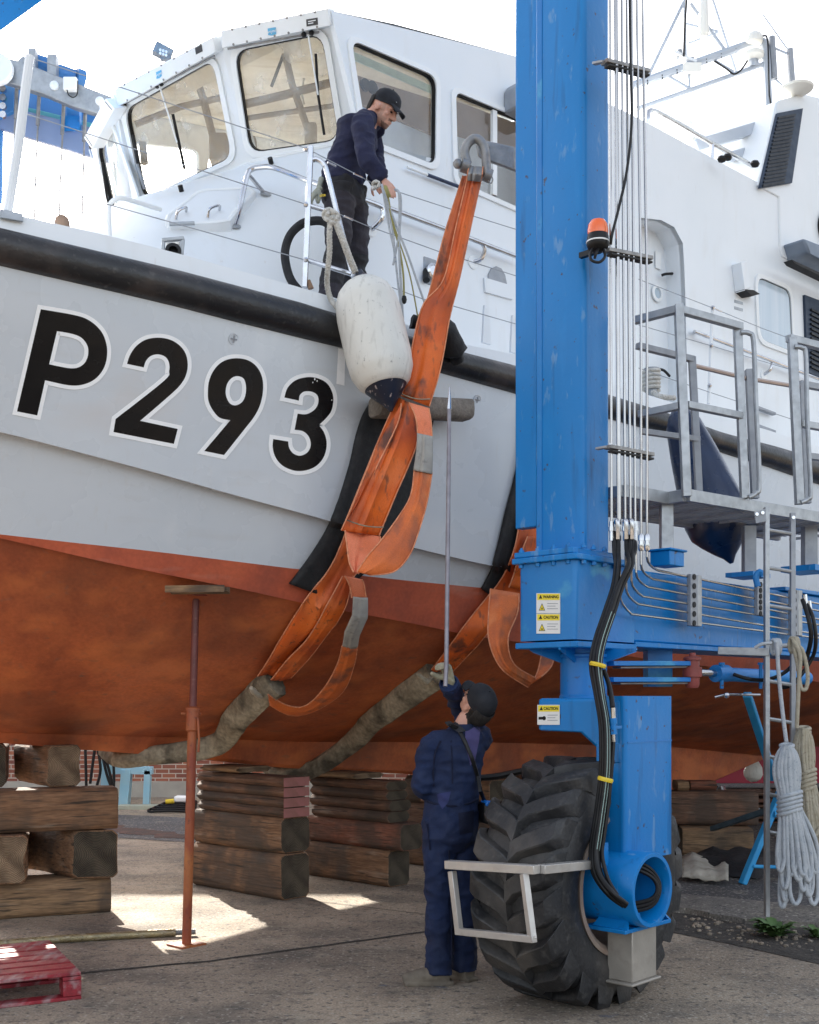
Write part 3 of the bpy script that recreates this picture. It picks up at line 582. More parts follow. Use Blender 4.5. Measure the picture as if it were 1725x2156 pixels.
for sd_ in (0, 1):
    for k in range(NL):
        a0 = 2 * math.pi * (k + (.5 if sd_ else 0)) / NL; m = M(); secs = []
        xs = [-.255, -.20, -.12, -.04, -.005, .018, .022] if not sd_ else [-.245, -.30, -.38, -.46, -.495, -.518, -.522]
        for i, x in enumerate(xs):
            f_ = i / (len(xs) - 1); lead = -.30 * (f_ ** .8) ; w_ = .085 + .035 * f_ + (.03 if i == 0 else 0)
            rt_ = inter([(0, .69), (.6, .69), (.78, .672), (.9, .625), (1, .575)], f_); rb_ = inter([(0, .625), (.6, .625), (.8, .60), (.9, .57), (1, .535)], f_)
            a_ = a0 + lead
            secs.append([tpt(a_ - w_ * 1.15, x, rb_), tpt(a_ - w_ * .82, x, rt_ - .006), tpt(a_ - w_ * .7, x, rt_), tpt(a_ + w_ * .7, x, rt_), tpt(a_ + w_ * .82, x, rt_ - .006), tpt(a_ + w_ * 1.15, x, rb_)])
        m.loft(secs); m.build('tread_lug', T['tyre'], tyre, ang=30)
T['rim'] = mk('rusty_rim', (.26, .20, .17), (.34, .27, .22), 5, .6, .2, lay=[((.20, .08, .04), 6, .5, .75, .8)], bump=.002)
m = M(); m.lathe(TC, [(.385, -.01), (.395, .018), (.375, .024), (.345, .0), (.335, -.05), (.32, -.2), (.335, -.44), (.375, -.525)], CL, 64, cap=False); m.lathe(TC - CL * .27, [(.335, 0), (.30, .03), (.13, .06), (.001, .06)], CL, 48, cap=False); rim = m.build('wheel_rim', T['rim'], lift, ang=30)
for k in range(10):
    a_ = k * .628; m = M(); m.lathe(TC - CL * .225 + (AL * math.cos(a_) + UP * math.sin(a_)) * .22, [(.018, 0), (.018, .025)], CL, 6); m.build('wheel_nut', T['iron'], rim)
# aluminium guard frame in front of the tread
T['alu'] = mk('aluminium', (.46, .43, .40), (.52, .50, .47), 10, .4, .55, lay=[((.25, .2, .15), 14, .6, .8, .4)], bump=.001)
gz = .766; g0 = P(1131, 1831, 5.80); g1 = P(943, 1820, 6.22); g2 = P(1262, 1818, 6.18)
def bar(p, q, w_, h_, name, mat, par=lift, bev=.003, up=UP):
    m = M(); m.beam(p, q, w_, h_, up); return m.build(name, mat, par, bev=bev)
bar(g0, g1, .055, .045, 'guard_frame', T['alu']); bar(g0 + (g2 - g0).normalized() * .03, g2, .055, .045, 'guard_frame', T['alu'])
d1, d2 = P(967, 1961, 6.16), P(1121, 1977, 5.76)
bar(P(952, 1834, 6.2), d1, .035, .035, 'guard_frame', T['alu']); bar(P(1104, 1840, 5.82), d2, .035, .035, 'guard_frame', T['alu']); bar(d1 + (d1 - d2).normalized() * .017, d2 + (d2 - d1).normalized() * .017, .036, .036, 'guard_frame', T['alu'])
m = M(); m.box(P(1268, 1800, 6.2), (.08, .03, .13), AX); m.build('guard_bracket', T['blue'], lift, bev=.004)
# long lower beam
q = V((Bx.x, Bx.y, 0))
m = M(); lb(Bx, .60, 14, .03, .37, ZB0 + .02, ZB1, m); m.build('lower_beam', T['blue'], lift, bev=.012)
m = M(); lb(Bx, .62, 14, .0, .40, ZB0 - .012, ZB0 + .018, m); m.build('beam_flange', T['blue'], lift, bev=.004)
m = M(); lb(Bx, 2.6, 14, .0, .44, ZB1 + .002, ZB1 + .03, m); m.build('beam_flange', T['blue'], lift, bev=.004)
def hp(u, v, off=.05):              # point on a plane a little proud of the beam's face
    return hitp(u, v, Bx + CL * off, CL)
# junction box
jb = P(1405, 1178, 7.2); m = M(); m.box(jb, (.17, .14, .09), AX); m.box(jb + UP * .052, (.20, .17, .014), AX); jo = m.build('junction_box', T['blue'], lift, bev=.006)
# ---- hydraulic pipes
pipes_u = [(1284, 1288, .0075), (1296.5, 1303.5, .0125), (1309, 1316.5, .0075), (1319, 1327.5, .0075), (1330, 1337.5, .0075), (1340, 1350, .0075), (1352, 1362.5, .0075)]
PY = [6.62, 6.63, 6.65, 6.67, 6.69, 6.71, 6.73]
run_v = [None, (1309.5, 1333), (1291, 1322), (1272.5, 1302), (1253.5, 1288), (1235, 1270), (1216, 1254)]
for i, ((u0, u1, r_), Y) in enumerate(zip(pipes_u, PY)):
    top = P(u0, -60, Y); 
    if i < 5:
        m = M(); m.tube([top, P(u1, 1098, Y)], r_, 10); m.build('pipe', T['tubes'], lift)
        m = M(); e = P(u1, 1098, Y); m.lathe(e, [(.014, -.0), (.014, -.03), (.018, -.03), (.018, -.055), (.012, -.055), (.012, -.11)], UP, 6); m.build('pipe_fitting', T['steel'], lift)
    if i >= 1:
        v1, v2 = run_v[i]; us = u1 if i >= 5 else u1 + 2; zb = v1 - (1457 - us) * .22
        pts = [top if i >= 5 else P(u1 + 1, 1135, Y)]
        hz = lambda u: hp(u, v1 + (v2 - v1) * (u - 1457) / (1640 - 1457), .055)
        b0 = P(us, zb - 22, Y); b1 = hz(us + 24)
        pts += [P(us, 600, Y)] if i >= 5 else []
        c0 = P(us, zb - 4, Y)
        pts += [b0] + [b0.lerp(c0, t) * (1 - t) + c0.lerp(b1, t) * t for t in (.25, .5, .75)] + [b1, hz(1457), hz(1600), hz(1760)]
        m = M(); m.tube(pts, .0075 if i > 1 else .0075, 10); m.build('pipe', T['tubes'], lift)
        if i >= 5:
            m = M(); m.lathe(P(us, 1146, Y), [(.010, .06), (.016, .05), (.016, .02), (.012, .02), (.012, -.0), (.016, 0), (.016, -.03), (.010, -.04)], UP, 6); m.build('pipe_fitting', T['steel'], lift)
for (v0, v1, ua, ub) in ((130, 152, 1272, 1363), (527, 545, 1277, 1369), (941, 958, 1279, 1372)):
    for dv, nm in ((0, 'pipe_clamp'),):
        a_, b_ = P(ua, v0, 6.60), P(ub, v1, 6.78); m = M(); m.beam(a_, b_, .055, .022); co = m.build(nm, T['iron'], lift, bev=.003)
        bar(P(ua + 6, v0 + 9, 6.60) , P(ub, v1 + 9, 6.78), .045, .012, 'clamp_plate', T['dark'], co)
        bar(a_ + UP * .0, P(ua - 22, v0 + 4, 6.66), .03, .014, 'clamp_arm', T['galvd'], co)
        for k in range(8):
            c = a_.lerp(b_, .06 + k * .125); m = M(); m.lathe(c + UP * .011, [(.008, 0), (.008, .01)], UP, 6); m.build('nut', T['steel'], co)
for (u0, u1, v0, v1) in ((1445, 1474, 1210, 1318), (1587, 1611, 1228, 1296), (1658, 1686, 1242, 1338)):
    m = M(); a_ = hp((u0 + u1) / 2, v0, .065); b_ = hp((u0 + u1) / 2, v1, .065); wd = (hp(u1, v0) - hp(u0, v0)).length
    m.beam(a_, b_, wd * .6, .03, CL); co = m.build('pipe_clamp', T['galvd'], lift, bev=.004)
    m = M(); m.beam(a_ + AL * wd * .32 - CL * .01, b_ + AL * wd * .32 - CL * .01, wd * .3, .055, CL); m.build('clamp_plate', T['galv'], co, bev=.003)
    for k in range(6):
        c = a_.lerp(b_, .05 + k * .18); m = M(); m.lathe(c + CL * .014 - AL * wd * .1, [(.018, 0), (.018, .008), (.009, .008)], CL, 12); m.build('grommet', T['dark'], co)
# ---- rubber hoses
def hose(px, r_, name='hose', mat=None, par=lift):
    m = M(); m.tube(smooth([P(*q) for q in px], 6), r_, 10); return m.build(name, mat or T['black'], par)
T['hosemark'] = mk('hose_print', (.30, .42, .38), (.25, .35, .33), 3, .5)
base_px = [(1300, 1135, 6.56), (1306, 1190, 6.50), (1300, 1235, 6.46), (1282, 1290, 6.40), (1262, 1350, 6.34), (1254, 1400, 6.28), (1262, 1460, 6.22), (1272, 1520, 6.17), (1274, 1580, 6.14), (1272, 1640, 6.13), (1262, 1720, 6.12), (1252, 1790, 6.10), (1258, 1840, 6.06), (1285, 1880, 6.0), (1312, 1902, 6.02)]
offs = [(-9, 0, .02), (-3, 2, -.01), (4, -2, -.03), (10, 2, .0), (1, 5, .03), (7, 6, .035)]
st = [(1293, 1120), (1301, 1122), (1319, 1128), (1331, 1132), (1336, 1140), (1326, 1128)]
for k, ((du, dv, dy), (su, sv)) in enumerate(zip(offs, st)):
    px = [(su, sv, 6.64), (su + 1, 1160, 6.60)] + [(u + du * (1 if j < 5 else .8) + (14 if j == 0 and k > 1 else 0), v + dv, Y + dy) for j, (u, v, Y) in enumerate(base_px[1:])]
    h_ = hose(px, .0135)
    if k in (2, 3, 5):
        hose([(u + 2, v, Y - .0135) for u, v, Y in px[4:13]], .0022, 'hose_print', T['hosemark'], h_)
for k, (u, v) in enumerate(((1301, 1112), (1319, 1114), (1331, 1116))):
    m = M(); m.tube(smooth([P(u - 4, 1100, 6.66), P(u - 2, 1096, 6.62), P(u, 1103, 6.61), P(u, 1135, 6.62)], 4), .013, 10); m.build('hose_elbow', T['steel'], lift)
hose([(1272, 1412, 6.3), (1282, 1440, 6.25), (1288, 1470, 6.2), (1290, 1490, 6.17)], .0135)
for v0, v1, r_, mm in ((1490, 1512, .014, T['steel']), (1512, 1524, .02, T['blue']), (1524, 1536, .016, T['blue']), (1536, 1546, .02, T['blue']), (1546, 1562, .012, T['tubes'])):
    m = M(); m.cyl(P(1291, v0, 6.16), P(1292, v1, 6.16), r_, 8); m.build('hose_coupling', mm, lift)
hose([(1292, 1560, 6.16), (1288, 1620, 6.14), (1280, 1700, 6.12), (1272, 1760, 6.1), (1268, 1800, 6.08), (1280, 1850, 6.04), (1300, 1885, 6.0)], .011)
T['yellow'] = mk('yellow_plastic', (.75, .55, .03), (.7, .5, .03), 3, .5)
for (u, v, Y, w_) in ((1259, 1400, 6.27, .055), (1275, 1641, 6.12, .05)):
    m = M(); c = P(u, v, Y); m.lathe(c, [(.0, -.01), (w_ * .78, -.011), (w_ * .85, 0), (w_ * .78, .011), (.0, .01)], V((.25, 0, 1)), 14); m.build('cable_tie', T['yellow'], lift)
m = M(); m.box(P(1294, 1531, 6.19), (.10, .03, .015), AX); m.build('hose_bracket', T['blue'], lift)
# cable beside pipes
hose([(1325, -60, 6.6), (1328, 130, 6.6), (1330, 260, 6.6), (1320, 360, 6.6), (1305, 430, 6.58), (1290, 490, 6.56), (1286, 515, 6.58)], .008, 'cable')
# beacon
bc = P(1259, 505, 6.62); bk = M(); bk.lathe(bc, [(.02, -.075), (.055, -.05), (.064, -.03), (.064, -.012), (.060, .02), (.056, .035)], UP, 24); be = bk.build('beacon_base', T['black'], lift)
m = M(); m.lathe(bc, [(.0655, -.018), (.0668, -.014), (.0655, -.010)], UP, 24); m.build('beacon_band', T['whitem'], be)
am = mk('amber_dome', (.85, .12, .02), (.9, .2, .03), 5, .12, coat=.6)
m = M(); m.lathe(bc, [(.058, .03), (.060, .05), (.055, .085), (.040, .108), (.02, .116), (.001, .118)], UP, 24); m.build('beacon_dome', am, be)
m = M(); m.box(bc - V((0, 0, .06)) + AL * .0 - CL * .06, (.03, .12, .03), AX); m.build('beacon_mount', T['black'], be)
hose([(1250, 520, 6.6), (1243, 535, 6.58), (1246, 548, 6.56), (1262, 552, 6.56), (1274, 540, 6.57), (1270, 522, 6.6)], .008, 'beacon_cable', None, be); hose([(1262, 520, 6.6), (1256, 532, 6.57), (1252, 545, 6.58)], .008, 'beacon_cable', None, be)
# warning labels
T['lw'] = mk('label_white', (.78, .78, .76), (.74, .74, .72), 8, .4); T['ly'] = mk('label_yellow', (.85, .68, .04), (.8, .64, .04), 4, .4)
def label(face, u0, v0, u1, v1, n, rows, word, seed):
    f = lambda u, v, o=0: hitp(u, v, face + n * (.003 + o), n); rx = (f(u1, v0) - f(u0, v0)); 
    m = M(); m.prism([f(u0, v0), f(u1, v0 ), f(u1, v1), f(u0, v1)], n * .0015); lab = m.build('warning_label', T['lw'], lift)
    H = (v1 - v0); W = u1 - u0
    def q(a, b, c, d, o, mat, nm):
        m = M(); m.prism([f(u0 + W * a, v0 + H * b, o), f(u0 + W * c, v0 + H * b, o), f(u0 + W * c, v0 + H * d, o), f(u0 + W * a, v0 + H * d, o)], n * .0006); m.build(nm, mat, lab)
    q(.03, .03, .97, .34, .002, T['ly'], 'yellow_band')
    text_at(word, f(u0 + W * .60, v0 + H * .19, .0032), rx, UP, .0225, T['black'], 'lettering', lab, .0003, .0006)
    def tri(a, b, s_, mat, o): m = M(); m.prism([f(u0 + W * a, v0 + H * (b - s_ * .9), o), f(u0 + W * (a + s_ * .55), v0 + H * (b + s_ * .6), o), f(u0 + W * (a - s_ * .55), v0 + H * (b + s_ * .6), o)], n * .0005); m.build('warning_triangle', mat, lab)
    tri(.17, .19, .13, T['black'], .003)
    if rows == 'tri': tri(.23, .72, .24, T['black'], .002); tri(.23, .73, .18, T['ly'], .003); tri(.23, .76, .07, T['black'], .004)
    else:
        q(.05, .60, .25, .74, .002, T['black'], 'pictogram'); m = M(); m.lathe(f(u0 + W * .30, v0 + H * .67, .002), [(.012, 0), (.012, .001), (.006, .001), (.006, 0)], n, 16); m.build('pictogram', T['black'], lab)
    for k in range(3): q(.45, .50 + k * .13, .90 - .1 * (k % 2), .53 + k * .13, .002, T['galvd'], 'small_print')
label(Bx, 1130, 1249, 1180, 1291, -AL, 'tri', 'WARNING', 1); label(Bx, 1130, 1292, 1180, 1334, -AL, 'tri', 'CAUTION', 2)
label(Lc - AL * .004, 1132, 1484, 1179, 1526, -AL, 'pic', 'CAUTION', 3)
# ---- steering links and cylinder beside the kingpin
for v_ in (1397, 1431):
    a_, b_ = P(1278, v_, 6.85), P(1440, v_, 7.3); bar(a_, b_, .11, .028, 'steering_link', T['bluew']); bar(a_ - UP * .022 + AL * .1, b_ - UP * .022, .07, .012, 'link_plate', T['iron'])
m = M(); m.lathe(P(1385, 1410, 7.5), [(.11, -.11), (.11, .16)], UP, 4); m.build('pivot_post', T['bluew'], lift)
m = M(); c = P(1458, 1415, 7.3); m.lathe(c, [(.03, -.1), (.035, -.1), (.045, -.08), (.045, -.03), (.06, -.03), (.06, .03), (.045, .03), (.045, .075), (.055, .075), (.055, .09), (.02, .10), (.02, .12)], UP, 16); m.build('clevis', mk('clevis_red', (.28, .06, .05), (.2, .05, .04), 8, .6), lift)
m = M(); m.cyl(c, P(1512, 1418, 7.42), .022, 14); m.build('piston_rod', T['steel'], lift)
m = M(); m.cyl(P(1506, 1418, 7.4), P(1530, 1418, 7.47), .055, 20); m.cyl(P(1530, 1420, 7.47), P(1700, 1428, 8.0), .045, 20); m.build('hydraulic_cylinder', T['bluew'], lift)
for u in (1520, 1602):
    m = M(); m.cyl(P(u, 1395, 7.4), P(u, 1450, 7.4), .012, 8); m.cyl(P(u, 1395, 7.4), P(u, 1400, 7.4), .02, 8); m.build('cylinder_port', T['blue'], lift)
m = M(); m.tube([P(1505, 1468, 7.35), P(1530, 1462, 7.35), P(1600, 1463, 7.5)], .008, 8); m.ball(P(1530, 1464, 7.35), .02, 8); m.build('grease_line', T['steel'], lift)
hose([(1545, 1420, 7.4), (1580, 1430, 7.4), (1620, 1430, 7.3), (1660, 1410, 7.3), (1690, 1370, 7.3)], .012)
hose([(1690, 1262, 7.3), (1702, 1300, 7.25), (1708, 1340, 7.25), (1700, 1380, 7.3), (1690, 1400, 7.3)], .014); hose([(1698, 1270, 7.3), (1712, 1300, 7.25), (1718, 1350, 7.25), (1708, 1390, 7.3), (1670, 1440, 7.3), (1640, 1448, 7.35)], .012)
for u, v in ((1694, 1262), (1703, 1275)): m = M(); m.cyl(P(u, v - 10, 7.3), P(u + 3, v + 14, 7.3), .016, 8); m.build('hose_coupling', T['steel'], lift)
# ---------------------------------------------------------------- walkway
wk = lift; ZF = CZ + (HZ - 1031) / F * 7.1
def W2(u, v, back=0.0):             # point on the walkway's front plane, or back behind it
    return hitp(u, v, P(1449, 1031, 7.1) - CL * back, CL2)
CL2 = V((.62, -.785, 0)).normalized(); AL2 = V((-CL2.y, CL2.x, 0))
f0, f1 = W2(1449, 1043), W2(1800, 1087); f1.z = f0.z
bar(f0, f1, .03, .075, 'walkway_edge', T['galv'])
bk_ = 0.62; b0 = f0 - CL2 * bk_; b1 = f1 - CL2 * bk_
bar(f0 - CL2 * .015 - AL2 * .015 - AL2 * .0, b0 - AL2 * .015, .03, .075, 'walkway_edge', T['galv'])
fx0, fx1 = f0 - AL2 * .75, None
bar(b0 - AL2 * .42 - UP * .03, b1 - UP * .03, .04, .05, 'walkway_edge', T['galvd'])
m = M(); nb = 15
for k in range(nb): 
    o = CL2 * (bk_ * (k + .5) / nb); m.beam(f0 - o - UP * .018 - AL2 * .02, f1 - o - UP * .018, .018, .028)
for k in range(8):
    o = AL2 * (.03 + k * .28); m.beam(f0 + o - CL2 * .02 - UP * .034, f0 + o - CL2 * bk_ - UP * .034, .01, .02)
for k in range(11):   # left wing behind the pipes
    o = CL2 * (.15 + (bk_ - .15) * (k + .5) / 11); m.beam(f0 - o - UP * .018 - AL2 * .42, f0 - o - UP * .018 - AL2 * .03, .018, .028)
g = m.build('grating', T['galvd'], wk)
bar(f0 - CL2 * .14 - AL2 * .43, f0 - CL2 * .14 - AL2 * .02, .03, .075, 'walkway_edge', T['galv'])
bar(f0 - CL2 * .14 - AL2 * .43, b0 - AL2 * .43, .03, .07, 'walkway_edge', T['galv'])
def pbar(px, w_, name='rail', mat=None, h_=None):
    return bar(P(*px[0]), P(*px[1]), w_, h_ or w_, name, mat or T['galv'])
pbar([(1429, 642, 7.05), (1446, 1046, 7.05)], .052, 'guard_post'); pbar([(1553, 690, 7.45), (1568, 1050, 7.45)], .05, 'guard_post')
pbar([(1431, 652, 7.05), (1560, 688, 7.45)], .045); pbar([(1446, 852, 7.06), (1562, 876, 7.45)], .042)
pbar([(1424, 652, 7.06), (1336, 675, 7.2)], .045); pbar([(1430, 855, 7.06), (1345, 873, 7.2)], .042)
pbar([(1457, 752, 7.7), (1472, 1040, 7.7)], .045, 'guard_post', T['galvd']); pbar([(1342, 728, 7.5), (1460, 757, 7.7)], .04, 'rail', T['galvd']); pbar([(1350, 908, 7.5), (1472, 925, 7.7)], .036, 'rail', T['galvd'])
pbar([(1577, 778, 8.1), (1590, 1050, 8.1)], .05, 'guard_post', T['galvd'])
pbar([(1668, 712, 7.85), (1684, 1062, 7.85)], .055, 'guard_post'); pbar([(1660, 712, 7.85), (1760, 738, 8.15)], .048); pbar([(1684, 892, 7.85), (1760, 905, 8.15)], .045)
pbar([(1690, 805, 8.5), (1700, 1060, 8.5)], .05, 'guard_post', T['galvd']); pbar([(1684, 808, 8.5), (1760, 822, 8.7)], .045, 'rail', T['galvd']); pbar([(1700, 960, 8.5), (1760, 968, 8.7)], .045, 'rail', T['galvd'])
for px in ([(1462, 770, 7.7), (1570, 796, 8.1), (1684, 815, 8.5)],): m = M(); m.tube([P(*q) for q in px], .016, 8); m.build('rail', mk('tan_tube', (.45, .36, .32), (.4, .33, .3), 6, .4, .5), wk)
for o in (0, 1):
    px = [(1560, 700, 7.42), (1578, 702, 7.42), (1587, 722, 7.42), (1592, 850, 7.42), (1599, 1015, 7.42), (1592, 1038, 7.42), (1577, 1047, 7.42)] if not o else [(1673, 730, 7.82), (1690, 733, 7.82), (1697, 750, 7.82), (1700, 880, 7.82), (1707, 1030, 7.82), (1702, 1050, 7.82), (1687, 1058, 7.82)]
    m = M(); m.tube(smooth([P(*q) for q in px], 5), .016, 10); m.build('hoop_rail', T['galv'], wk)
pbar([(1403, 1062, 7.25), (1403, 1160, 7.25)], .075, 'support_post'); pbar([(1577, 1108, 7.9), (1577, 1210, 7.9)], .08, 'support_post', T['galvd']); pbar([(1704, 1092, 8.2), (1704, 1192, 8.2)], .09, 'support_post', T['galvd'])
m = M(); m.box(P(1575, 1212, 7.9), (.25, .2, .03), AX); m.box(P(1700, 1200, 8.2), (.3, .25, .04), AX); m.build('post_foot', T['blue'], wk)
m = M(); m.tube(smooth([P(1596, 1235, 7.3), P(1592, 1215, 7.3), P(1600, 1204, 7.3), P(1606, 1212, 7.3)], 4), .02, 8); m.build('lifting_eye', T['bluew'], wk)
# ladder
LY = 7.15; lad_l = pbar([(1614, 1068, LY), (1615, 1930, LY)], .045, 'ladder_stile', None, .028); pbar([(1669, 1080, LY + .12), (1670, 1820, LY + .12)], .035, 'ladder_stile', T['galvd'], .03)
for k in range(9):
    v_ = 1116 + k * 79.5; m = M(); m.cyl(P(1618, v_, LY), P(1668, v_ + 8, LY + .12), .012, 8); m.build('rung', T['galv'], wk)
m = M(); m.prism([P(1588, 1078, LY - .03), P(1612, 1071, LY - .03), P(1614, 1098, LY - .03), P(1592, 1102, LY - .03)], V((0, .012, 0))); br = m.build('ladder_bracket', T['galvd'], wk, bev=.002)
for u, v in ((1593, 1083), (1605, 1080), (1670, 1090)): m = M(); m.lathe(P(u, v, LY - .03 if u < 1650 else LY + .08), [(.011, 0), (.011, .012), (.004, .012)], V((0, -1, 0)), 8); m.build('bolt', T['steel'], br)
m = M(); m.beam(P(1512, 1370, 7.25), P(1620, 1373, 7.12), .02, .05); m.build('ladder_arm', T['galv'], wk, bev=.004)
m = M(); m.cyl(P(1622, 1362, LY), P(1668, 1358, LY + .1), .014, 8); m.build('rung', T['galv'], wk)
# hoist arm and shackle above the sling
HY = 7.75
m = M(); m.prism([P(1000, 303, HY), P(1012, 292, HY), P(1085, 308, HY), P(1085, 360, HY), P(1004, 330, HY)], V((.05, .06, 0))); m.build('hoist_arm', T['iron'], lift, bev=.015)
m = M(); m.lathe(P(1021, 311, HY), [(.035, 0), (.035, .02)], V((-.3, -1, 0)), 20); m.build('hoist_pin', T['iron'], lift, bev=.004)
# ---------------------------------------------------------------- slings
allray = lambda u, v, off: ray(ALLB, u, v, off, 9.0)
def ribbon(L_, R_, thick=.012, off=.06, dep=None, bow=.0, n=5, sub=5, fold=0.0, crease=.34):
    """L_, R_: pixel polylines of the two edges; dep: list of distances (None = lie on the hull)"""
    def rs(pl, k):
        pl = [V((p[0], p[1], 0)) for p in pl]; return resample(smooth(pl, 6), k)
    n = max(n, 12) if dep is not None or bow else n
    k = sub * max(len(L_), len(R_)); Lp, Rp = rs(L_, k), rs(R_, k); rows = []
    for i in range(k):
        row = []
        for j in range(n + 1):
            t = j / n; q = Lp[i].lerp(Rp[i], t); e = math.sin(math.pi * t) - .35 * max(0, 1 - abs(t - crease) / .10) + .5 * max(0, 1 - abs(t - crease - .13) / .09)
            if dep is not None:
                x = i / (k - 1) * (len(dep) - 1); a = int(min(x, len(dep) - 2)); Y = dep[a] + (dep[a + 1] - dep[a]) * (x - a)
                Y += fold * math.sin(t * 2 * math.pi) - bow * e; p = P(q.x, q.y, Y)
            else: p = allray(q.x, q.y, off + bow * e + fold * math.sin(t * 2 * math.pi + i * .3))
            row.append(p)
        rows.append(row)
    m = M(); m.loft(rows, cap=False, closed=False); m.rows = rows; return m
sl1 = thing('lifting_sling', 'orange webbing lifting sling hanging from a shackle past the white fender', 'sling', P(980, 360, 7.7))
sl2 = thing('lifting_sling', 'second orange sling half hidden behind the blue lift leg', 'sling', P(1100, 1100, 8.0))
ORI[sl2.name] = V(sl2.location)
def rib(name, mat, par, *a, **k):
    r_ = ribbon(*a, **k); o = r_.build(name, mat, par, ang=60, solid=.009)
    if 'strap' in name:
        for j in (0, -1): m = M(); m.tube([row[j] - V((0, .005, 0)) for row in r_.rows], .0048, 6); m.build('strap_edge', T['edge'], o)
    return o
rib('strap', T['orange'], sl1, [(975, 370), (937, 490), (903, 620), (880, 690), (868, 740)], [(990, 372), (965, 490), (938, 600), (910, 690), (890, 740)], dep=[7.72, 7.72, 7.74, 7.78, 7.82], bow=.01)
rib('strap', T['orange'], sl1, [(985, 372), (960, 480), (934, 590), (892, 640), (870, 720), (862, 780), (845, 834)], [(1013, 380), (990, 485), (967, 590), (948, 665), (935, 740), (923, 795), (904, 856)], dep=[7.66, 7.66, 7.66, 7.66, 7.66, 7.62, 7.60], bow=.03, fold=.012, n=8)
rib('strap', T['orange'], sl1, [(838, 836), (797, 928), (767, 1001), (728, 1097), (719, 1117)], [(880, 858), (879, 928), (859, 985), (836, 1037), (805, 1112), (799, 1128)], dep=[7.62, 7.58, 7.55, 7.53, 7.53, 7.55], bow=.05, n=8, fold=-.015)
rib('strap', T['orange'], sl1, [(790, 945), (775, 985), (740, 1070), (722, 1110)], [(845, 850), (838, 890), (800, 970), (765, 1040)], dep=[7.50, 7.5, 7.48, 7.50], bow=.01)
rib('tail_strap', T['orangep'], sl1, [(862, 848), (876, 880), (880, 918)], [(903, 860), (908, 890), (910, 924)], dep=[7.52, 7.47, 7.46], bow=.01)
rib('tail_strap', T['orangetail'], sl1, [(873, 985), (866, 1040), (845, 1080), (805, 1135), (775, 1170), (752, 1204)], [(910, 995), (899, 1060), (880, 1125), (862, 1170), (830, 1204), (780, 1211)], dep=[7.45, 7.42, 7.38, 7.33, 7.30, 7.30], bow=.02, n=6)
rib('tail_strap', T['orangep'], sl1, [(727, 1117), (731, 1150), (736, 1185), (745, 1205)], [(801, 1130), (800, 1150), (775, 1180), (755, 1208)], dep=[7.52, 7.48, 7.42, 7.36], bow=-.03, n=6)
rib('webbing_tag', T['tape'], sl1, [(879, 912), (877, 950), (871, 990)], [(911, 919), (911, 960), (910, 998)], dep=[7.445, 7.435, 7.435], bow=.02)
for (a, b, Y) in (((845, 829), (906, 840), 7.57), ((731, 1095), (808, 1110), 7.47)):
    m = M(); m.tube([P(a[0] + (b[0] - a[0]) * t, a[1] + (b[1] - a[1]) * t + 5 * math.sin(math.pi * t), Y - .03 * math.sin(math.pi * t)) for t in [i / 6 for i in range(7)]], .004, 6); m.build('stitching', T['canvas'], sl1)
rib('strap', T['orange'], sl1, [(724, 1110), (685, 1192), (650, 1245), (607, 1307), (570, 1360), (540, 1408)], [(760, 1195), (738, 1206), (712, 1262), (690, 1300), (640, 1370), (606, 1408)], off=.05, bow=.02, n=8, fold=.02)
rib('strap', T['orange'], sl1, [(706, 1205), (675, 1262), (640, 1320), (600, 1362), (566, 1404)], [(728, 1204), (712, 1270), (690, 1300), (645, 1360), (608, 1400)], off=.11, bow=.01)
rib('tail_strap', T['orangep'], sl1, [(702, 1200), (712, 1222), (716, 1246)], [(738, 1206), (743, 1225), (746, 1246)], off=.17)
rib('webbing_tag', T['tape'], sl1, [(716, 1242), (714, 1280), (709, 1316)], [(746, 1244), (746, 1280), (741, 1318)], off=.19, bow=.01)
rib('tail_strap', T['orangetail'], sl1, [(709, 1314), (700, 1352), (675, 1400), (635, 1440), (595, 1438), (556, 1415)], [(741, 1316), (735, 1355), (712, 1412), (650, 1454), (600, 1459), (560, 1438)], off=.19, bow=.01)
def sleeve(px, name, par, seed, end):
    cl = [allray(q[0], q[1], q[3]) for q in px]; e_ = cl[-1]; s_e = (e_ - K0).dot(A); s1_, s2_ = Bs(end[0], .15), Bs(end[1], -.05); cl += [Bo(s1_, .20, zf('kb')(s1_) - .0), Bo(s2_, -.05, zf('kb')(s2_) - .06), Bo(s2_, -.35, zf('kb')(s2_) + .02)]; px = list(px) + [(0, 0, .085, 0), (0, 0, .07, 0), (0, 0, .05, 0)]; cl = smooth(cl, 6)
    n = len(cl); rad = [inter([(i / (len(px) - 1), q[2]) for i, q in enumerate(px)], k / (n - 1)) for k in range(n)]
    m = M(); rings = []
    cl = resample(cl, 90); rad = [inter([(i / (len(px) - 1), q[2]) for i, q in enumerate(px)], k / 89) for k in range(90)]
    for i, c in enumerate(cl):
        d = (cl[min(i + 1, 89)] - cl[max(i - 1, 0)]).normalized(); u = d.cross(V((0, 1, 0))).normalized(); w_ = d.cross(u); ring = []
        for k in range(28):
            a = 2 * math.pi * k / 28; q = V((math.cos(a) * 2.4, math.sin(a) * 2.4, seed + i * .055)); r_ = rad[i] * (1 + .16 * noise.noise(q) + .10 * noise.noise(V((q.x * 2, q.y * 2, seed + i * .12))) + .03 * noise.noise(q * 6)); ring.append(c + (u * math.cos(a) + w_ * math.sin(a) * .55) * r_)
        rings.append(ring)
    m.loft(rings); return m.build(name, T['canvas'], par, ang=60)
sleeve([(576, 1412, .115, .10), (540, 1445, .115, .09), (495, 1488, .105, .09), (450, 1532, .10, .15)], 'canvas_sleeve', sl1, 1.0, (325, 250))
